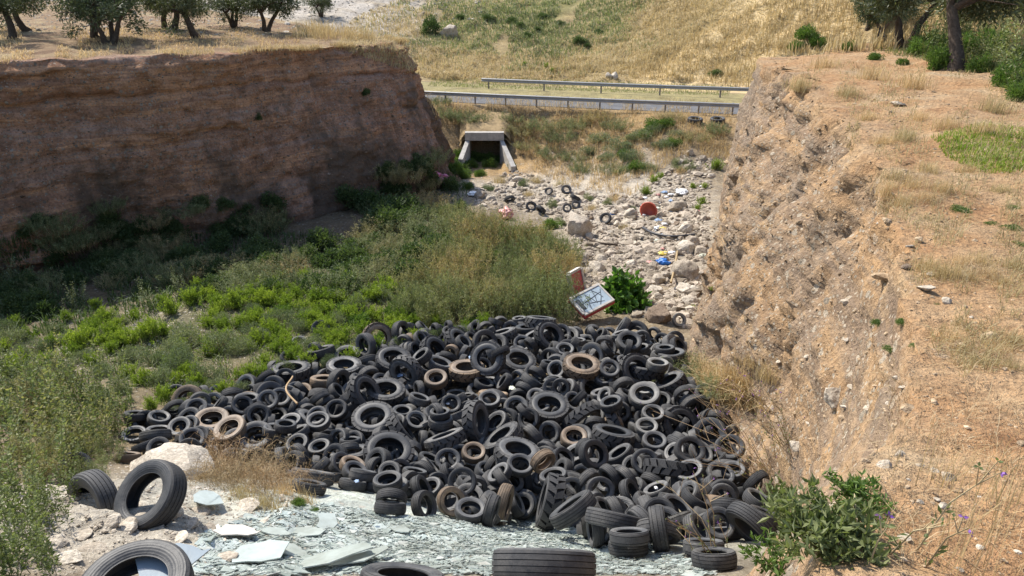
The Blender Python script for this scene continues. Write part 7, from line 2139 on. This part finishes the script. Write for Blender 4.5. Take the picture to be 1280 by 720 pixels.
# right bank: dry clumps and green patches
plants('thicket', 'dry_clump', [(870, 482, 90), (835, 490, 60), (905, 490, 60), (860, 500, 60)], "dry olive grass clump at the foot of the right bank beside tyres", "grass tuft", "dry clump at the right bank", sz=.55)
DT = [(1120, 225), (1140, 235), (1155, 250), (1130, 255), (1110, 240), (1160, 215), (1175, 240), (1190, 345), (1215, 350), (1235, 345), (1255, 355), (1225, 330), (1200, 330), (1175, 345), (1160, 335), (1265, 335), (1245, 440), (1225, 455), (1265, 460), (1205, 440), (1190, 425), (1270, 430), (1105, 180), (1130, 175), (1085, 150), (1210, 215), (1150, 150), (1180, 160), (1230, 165), (1250, 240), (1240, 140), (1060, 120), (1090, 100), (1140, 110), (960, 470), (940, 455), (915, 465), (1000, 110), (1030, 85), (980, 60)]
plants('tuft', 'dry_grass_tuft', [(u, v, float(rv.uniform(26, 44))) for u, v in DT], "dry straw grass tuft on the right bank", "grass tuft", "dry grass tufts on the right bank")
plants('bramble', 'dry_bramble', [(1135, 225, 70), (1215, 340, 80), (1160, 250, 60), (1250, 450, 70), (1110, 265, 40)], "low dry bramble among straw grass on the right bank", "bramble", "dry brambles on the right bank", sz=.6)
plants('green', 'green_bush', [(1198, 262, 34), (1265, 285, 34), (1275, 305, 26), (1240, 280, 26), (1100, 402, 26), (1130, 400, 24), (1115, 435, 26), (1145, 430, 20), (1175, 380, 20), (1270, 260, 26)], "low green herb on the right slope", "weeds", "green herbs on the right slope", sz=.45)
plants('weed', 'tall_weed', [(u, v, w_ * 1.1) for u, v, w_ in [(1165, 70, 30), (1180, 80, 34), (1215, 60, 36), (1235, 55, 40), (1255, 60, 40), (1275, 70, 40), (1150, 60, 30), (1200, 55, 36), (1245, 75, 30), (1262, 100, 44), (1278, 115, 50), (1270, 85, 40), (1170, 58, 30), (1225, 75, 30), (1190, 62, 30), (1240, 90, 30), (1210, 82, 26)]], "tall bright green weeds under the right olive trees", "weeds", "green weeds under the right olives")
plants('green', 'green_bush', [(1008, 50, 40), (1020, 58, 30), (995, 62, 26), (1170, 75, 34), (1180, 82, 40), (1262, 95, 40), (1275, 112, 44), (1095, 75, 24), (1128, 80, 20), (1150, 62, 40), (1060, 62, 24)], "green leafy bush on the right terrace", "shrub", "green bushes on the right terrace")
plants('lime', 'spurge_bush', [(878, 255, 18), (872, 262, 14), (807, 243, 20), (818, 228, 18), (826, 222, 14), (880, 235, 14), (895, 212, 26), (866, 235, 14), (890, 362, 10), (866, 385, 10)], "small green bush among the rubble near the right bank", "shrub", "green bushes in the rubble")
plants('green', 'green_bush', [(1176, 84, 46), (1212, 72, 52), (1240, 66, 56), (1263, 108, 56), (1277, 88, 50), (1150, 68, 36), (1225, 90, 40), (1275, 125, 44), (1165, 62, 40)], "tall vivid green bush under the right olive trees", "shrub", "vivid bushes under the right olives", sz=1.25)
plants('grey', 'grey_bush', [(690, 258, 22), (735, 250, 20), (760, 255, 18), (700, 280, 20), (845, 205, 18), (655, 232, 20), (612, 238, 22), (790, 262, 14)], "grey green weed growing among the rubble stones", "shrub", "grey weeds in the rubble")
plants('tuft', 'grass_tuft', [(670, 228, 18), (700, 232, 16), (740, 262, 16), (770, 250, 18), (660, 245, 16), (625, 228, 18), (850, 215, 16), (780, 285, 14)], "straw tuft among the rubble stones", "grass tuft", "straw tufts in the rubble")
# road bank shrubs and far shrubs
plants('grey', 'bank_shrub', [(820, 165, 40), (800, 175, 50), (775, 185, 50), (750, 178, 46), (790, 200, 46), (830, 185, 44), (760, 200, 40), (735, 190, 36), (845, 170, 30), (810, 212, 36), (785, 215, 30)], "olive green bush on the bank below the road", "shrub", "bushes on the road bank", sz=.6)
plants('green', 'bank_shrub', [(818, 160, 34), (832, 158, 30), (808, 172, 30), (795, 212, 30), (780, 195, 26), (842, 182, 28)], "greener bush on the bank below the two flat truck tyres", "shrub", "greener bushes on the road bank", sz=.8)
plants('thicket', 'bank_plant', [(560, 145, 40), (580, 150, 40), (600, 150, 36), (650, 165, 40), (680, 160, 44), (700, 175, 44), (720, 160, 40), (745, 150, 40), (660, 185, 36), (690, 195, 36), (720, 200, 36), (770, 160, 40), (640, 150, 36), (550, 130, 30), (840, 150, 34), (870, 175, 36), (895, 165, 34), (730, 215, 36), (765, 215, 34), (855, 210, 30)], "straw coloured weeds on the bank below the road", "weeds", "straw weeds on the road bank", sz=.5)
plants('dark', 'far_shrub', [(540, 42, 34)], "round dark shrub on the far slope beyond the road", "shrub", None, sz=1.2)
plants('dark', 'far_shrub', [(660, 46, 20), (672, 38, 14), (678, 22, 22), (725, 55, 30), (735, 60, 18), (640, 28, 20), (610, 25, 22), (575, 24, 20), (650, 32, 18), (748, 42, 20), (700, 30, 14), (895, 95, 24)], "green shrub on the grassy hillside beyond the road", "shrub", "shrubs on the far hillside", sz=.7)
plants('lime', 'yellow_flowers', [(683, 85, 10), (655, 82, 8), (690, 90, 8), (770, 218, 8)], "yellow flowering weed on the roadside", "weeds", "yellow flowers by the road", sz=1.3)

# ---------------------------------------------------------------- grass nobody could count
def grass(name, pts, h, w_, mat, label, rng, lean=.35, tint=None):
    g = Geo(); blades(g, np.asarray(pts, float) - [0, 0, .04], np.asarray(h), np.asarray(w_), rng, lean, 0, tint)
    return tag(g.build(name, mat), label, "grass", None, 'stuff')
def clumped(P, n, rng, thr=-.05, sc=.03):
    pts = []
    U = np.array(poly_in(P, n, rng)); dens = fbm(np.concatenate([U * sc, np.zeros((len(U), 1))], 1), 3)
    for u, v in U[dens > thr]:
        p, nn = see(u, v); pts.append(tuple(p))
    return np.array(pts)
rg2 = np.random.default_rng(9)
P_ = clumped([(420, 60), (540, 100), (920, 104), (960, 60), (1010, 0), (500, 0), (440, 25)], 42000, rg2, -.35, .02)
_, _, dd = proj(P_)
tn_ = np.clip(.55 + fbm(P_ * .09, 3) * .5 + rg2.normal(0, .15, len(P_)), 0, 1)
lf_ = sstep(3, -3, P_[:, 0] - 8.5 - (P_[:, 1] - 64)) * (P_[:, 1] > 64)
gm_ = (.38 * lf_ + blob(P_[:, 0], P_[:, 1], 2, 90, 12, 15) + .7 * fbm(P_ * .12 + 5, 3) + rg2.normal(0, .12, len(P_))) > .74
hh_ = rg2.uniform(.15, .6, len(P_)) * (.55 + .45 * lf_)
tn_ = np.clip(tn_ + .25 * (1 - lf_), 0, 1)
grass("dry_grass", P_[~gm_], hh_[~gm_], dd[~gm_] * .0007, M['dry_grass'], "tall dry grass on the land beyond the road", rg2, .8, tn_[~gm_])
grass("green_grass", P_[gm_], hh_[gm_], dd[gm_] * .0008, M['thicket_leaf'], "olive green weeds on the middle of the far hillside", rg2, .8, tn_[gm_])
P_ = clumped([(960, 0), (760, 95), (960, 112), (1280, 60), (1280, 0)], 12000, rg2, -.4); _, _, dd = proj(P_)
P_ = P_[dd > 30]
if len(P_): grass("dry_grass", P_, rg2.uniform(.3, .9, len(P_)), .05, M['dry_grass'], "pale dry grass behind the right olive trees", rg2, .4)
P_ = clumped([(530, 118), (915, 130), (912, 200), (850, 195), (790, 245), (720, 236), (660, 212), (632, 165), (585, 160), (545, 150)], 15000, rg2, -.2, .05)
grass("dry_grass", P_, rg2.uniform(.15, .55, len(P_)), .022, M['dry_grass'], "dry grass on the bank below the road", rg2, .5)
P_ = clumped([(535, 108), (910, 120), (918, 108), (640, 98), (540, 100)], 7000, rg2, -.6)
grass("grass", P_, rg2.uniform(.08, .25, len(P_)), .03, M['weed_leaf'], "green verge grass between the road and the far barrier", rg2, .5)
# left terrace lip and field
n = 11000; k = rg2.integers(0, LQ.shape[1], n); r0 = np.argmax(LK[:, 0] >= .999)
row = np.clip(r0 + np.abs(rg2.normal(0, 3.0, n)).astype(int) + 1, 0, LQ.shape[0] - 3)
P_ = LQ[row, k] + rg2.normal(0, .16, (n, 3)) * [1, 1, .1]
P_ = P_[(P_[:, 0] > -30) & (fbm(P_ * .3, 3) > -.12)]
grass("dry_grass", P_, rg2.uniform(.08, .34, len(P_)), .016, M['dry_grass'], "dry yellow grass along the top edge of the left cliff", rg2, .8)
P_ = clumped([(0, 35), (0, 78), (200, 66), (450, 50), (440, 36)], 9000, rg2, -.05, .03)
grass("dry_grass", P_, rg2.uniform(.06, .22, len(P_)), .03, M['dry_grass'], "sparse dry grass on the left terrace soil", rg2, .6)
P_ = clumped([(360, 48), (470, 52), (478, 30), (420, 22)], 2600, rg2, -.5); 
P_ = P_[np.array([q[2] > -6.5 for q in P_])]
grass("dry_grass", P_, rg2.uniform(.3, .9, len(P_)), .02, M['dry_grass'], "tall dry grass at the right end of the left terrace", rg2, .35)
# right bank
P_ = clumped([(960, 70), (1280, 90), (1280, 480), (1180, 470), (1150, 380), (1100, 260), (1040, 150)], 16000, rg2, .02, .02); _, _, dd = proj(P_)
grass("dry_grass", P_, rg2.uniform(.03, .2, len(P_)), np.maximum(.006, dd * .0008), M['dry_grass'], "sparse dry grass on the right terrace and slope", rg2, .8)
P_ = clumped([(1165, 172), (1220, 155), (1280, 160), (1280, 215), (1235, 218), (1185, 200)], 4500, rg2, -.5); _, _, dd = proj(P_)
grass("grass", P_, rg2.uniform(.04, .16, len(P_)), .012, M['lime_leaf'], "patch of green grass on the right terrace", rg2, .6)
P_ = clumped([(960, 60), (1010, 40), (1120, 70), (1280, 100), (1280, 60), (1100, 30)], 6000, rg2, -.3); _, _, dd = proj(P_); P_ = P_[dd < 32]
grass("grass", P_, rg2.uniform(.08, .3, len(P_)), .018, M['weed_leaf'], "low green weeds around the right olive trees", rg2, .6)
P_ = clumped([(830, 460), (870, 455), (930, 480), (960, 520), (900, 510), (830, 500)], 2500, rg2, -.5)
grass("dry_grass", P_, rg2.uniform(.2, .6, len(P_)), .012, M['dry_grass'], "dry grass hanging at the foot of the right bank", rg2, .7)
# ground cover on the sunny floor
P_ = clumped([(60, 430), (300, 360), (560, 350), (560, 420), (440, 440), (320, 480), (150, 520), (0, 520), (0, 460)], 16000, rg2, -.15, .03); _, _, dd = proj(P_)
grass("ground_cover", P_, rg2.uniform(.05, .3, len(P_)), .022, M['weed_leaf'], "low green growth between the bushes of the gully floor", rg2, .6)
P_ = clumped([(0, 300), (330, 290), (440, 300), (560, 200), (590, 230), (560, 330), (300, 370), (60, 420), (0, 430)], 14000, rg2, -.2, .03)
grass("ground_cover", P_, rg2.uniform(.08, .45, len(P_)), .03, M['dark_leaf'], "dark undergrowth in the shade of the left cliff", rg2, .6)

P_ = clumped([(1090, 470), (1280, 380), (1280, 719), (1130, 719), (1060, 590)], 3200, rg2, .0, .02); _, _, dd = proj(P_)
grass("dry_straw", P_, rg2.uniform(.03, .16, len(P_)), dd * .0009, M['tan_twig'], "dry straws and twigs lying on the near orange slope", rg2, 1.6)
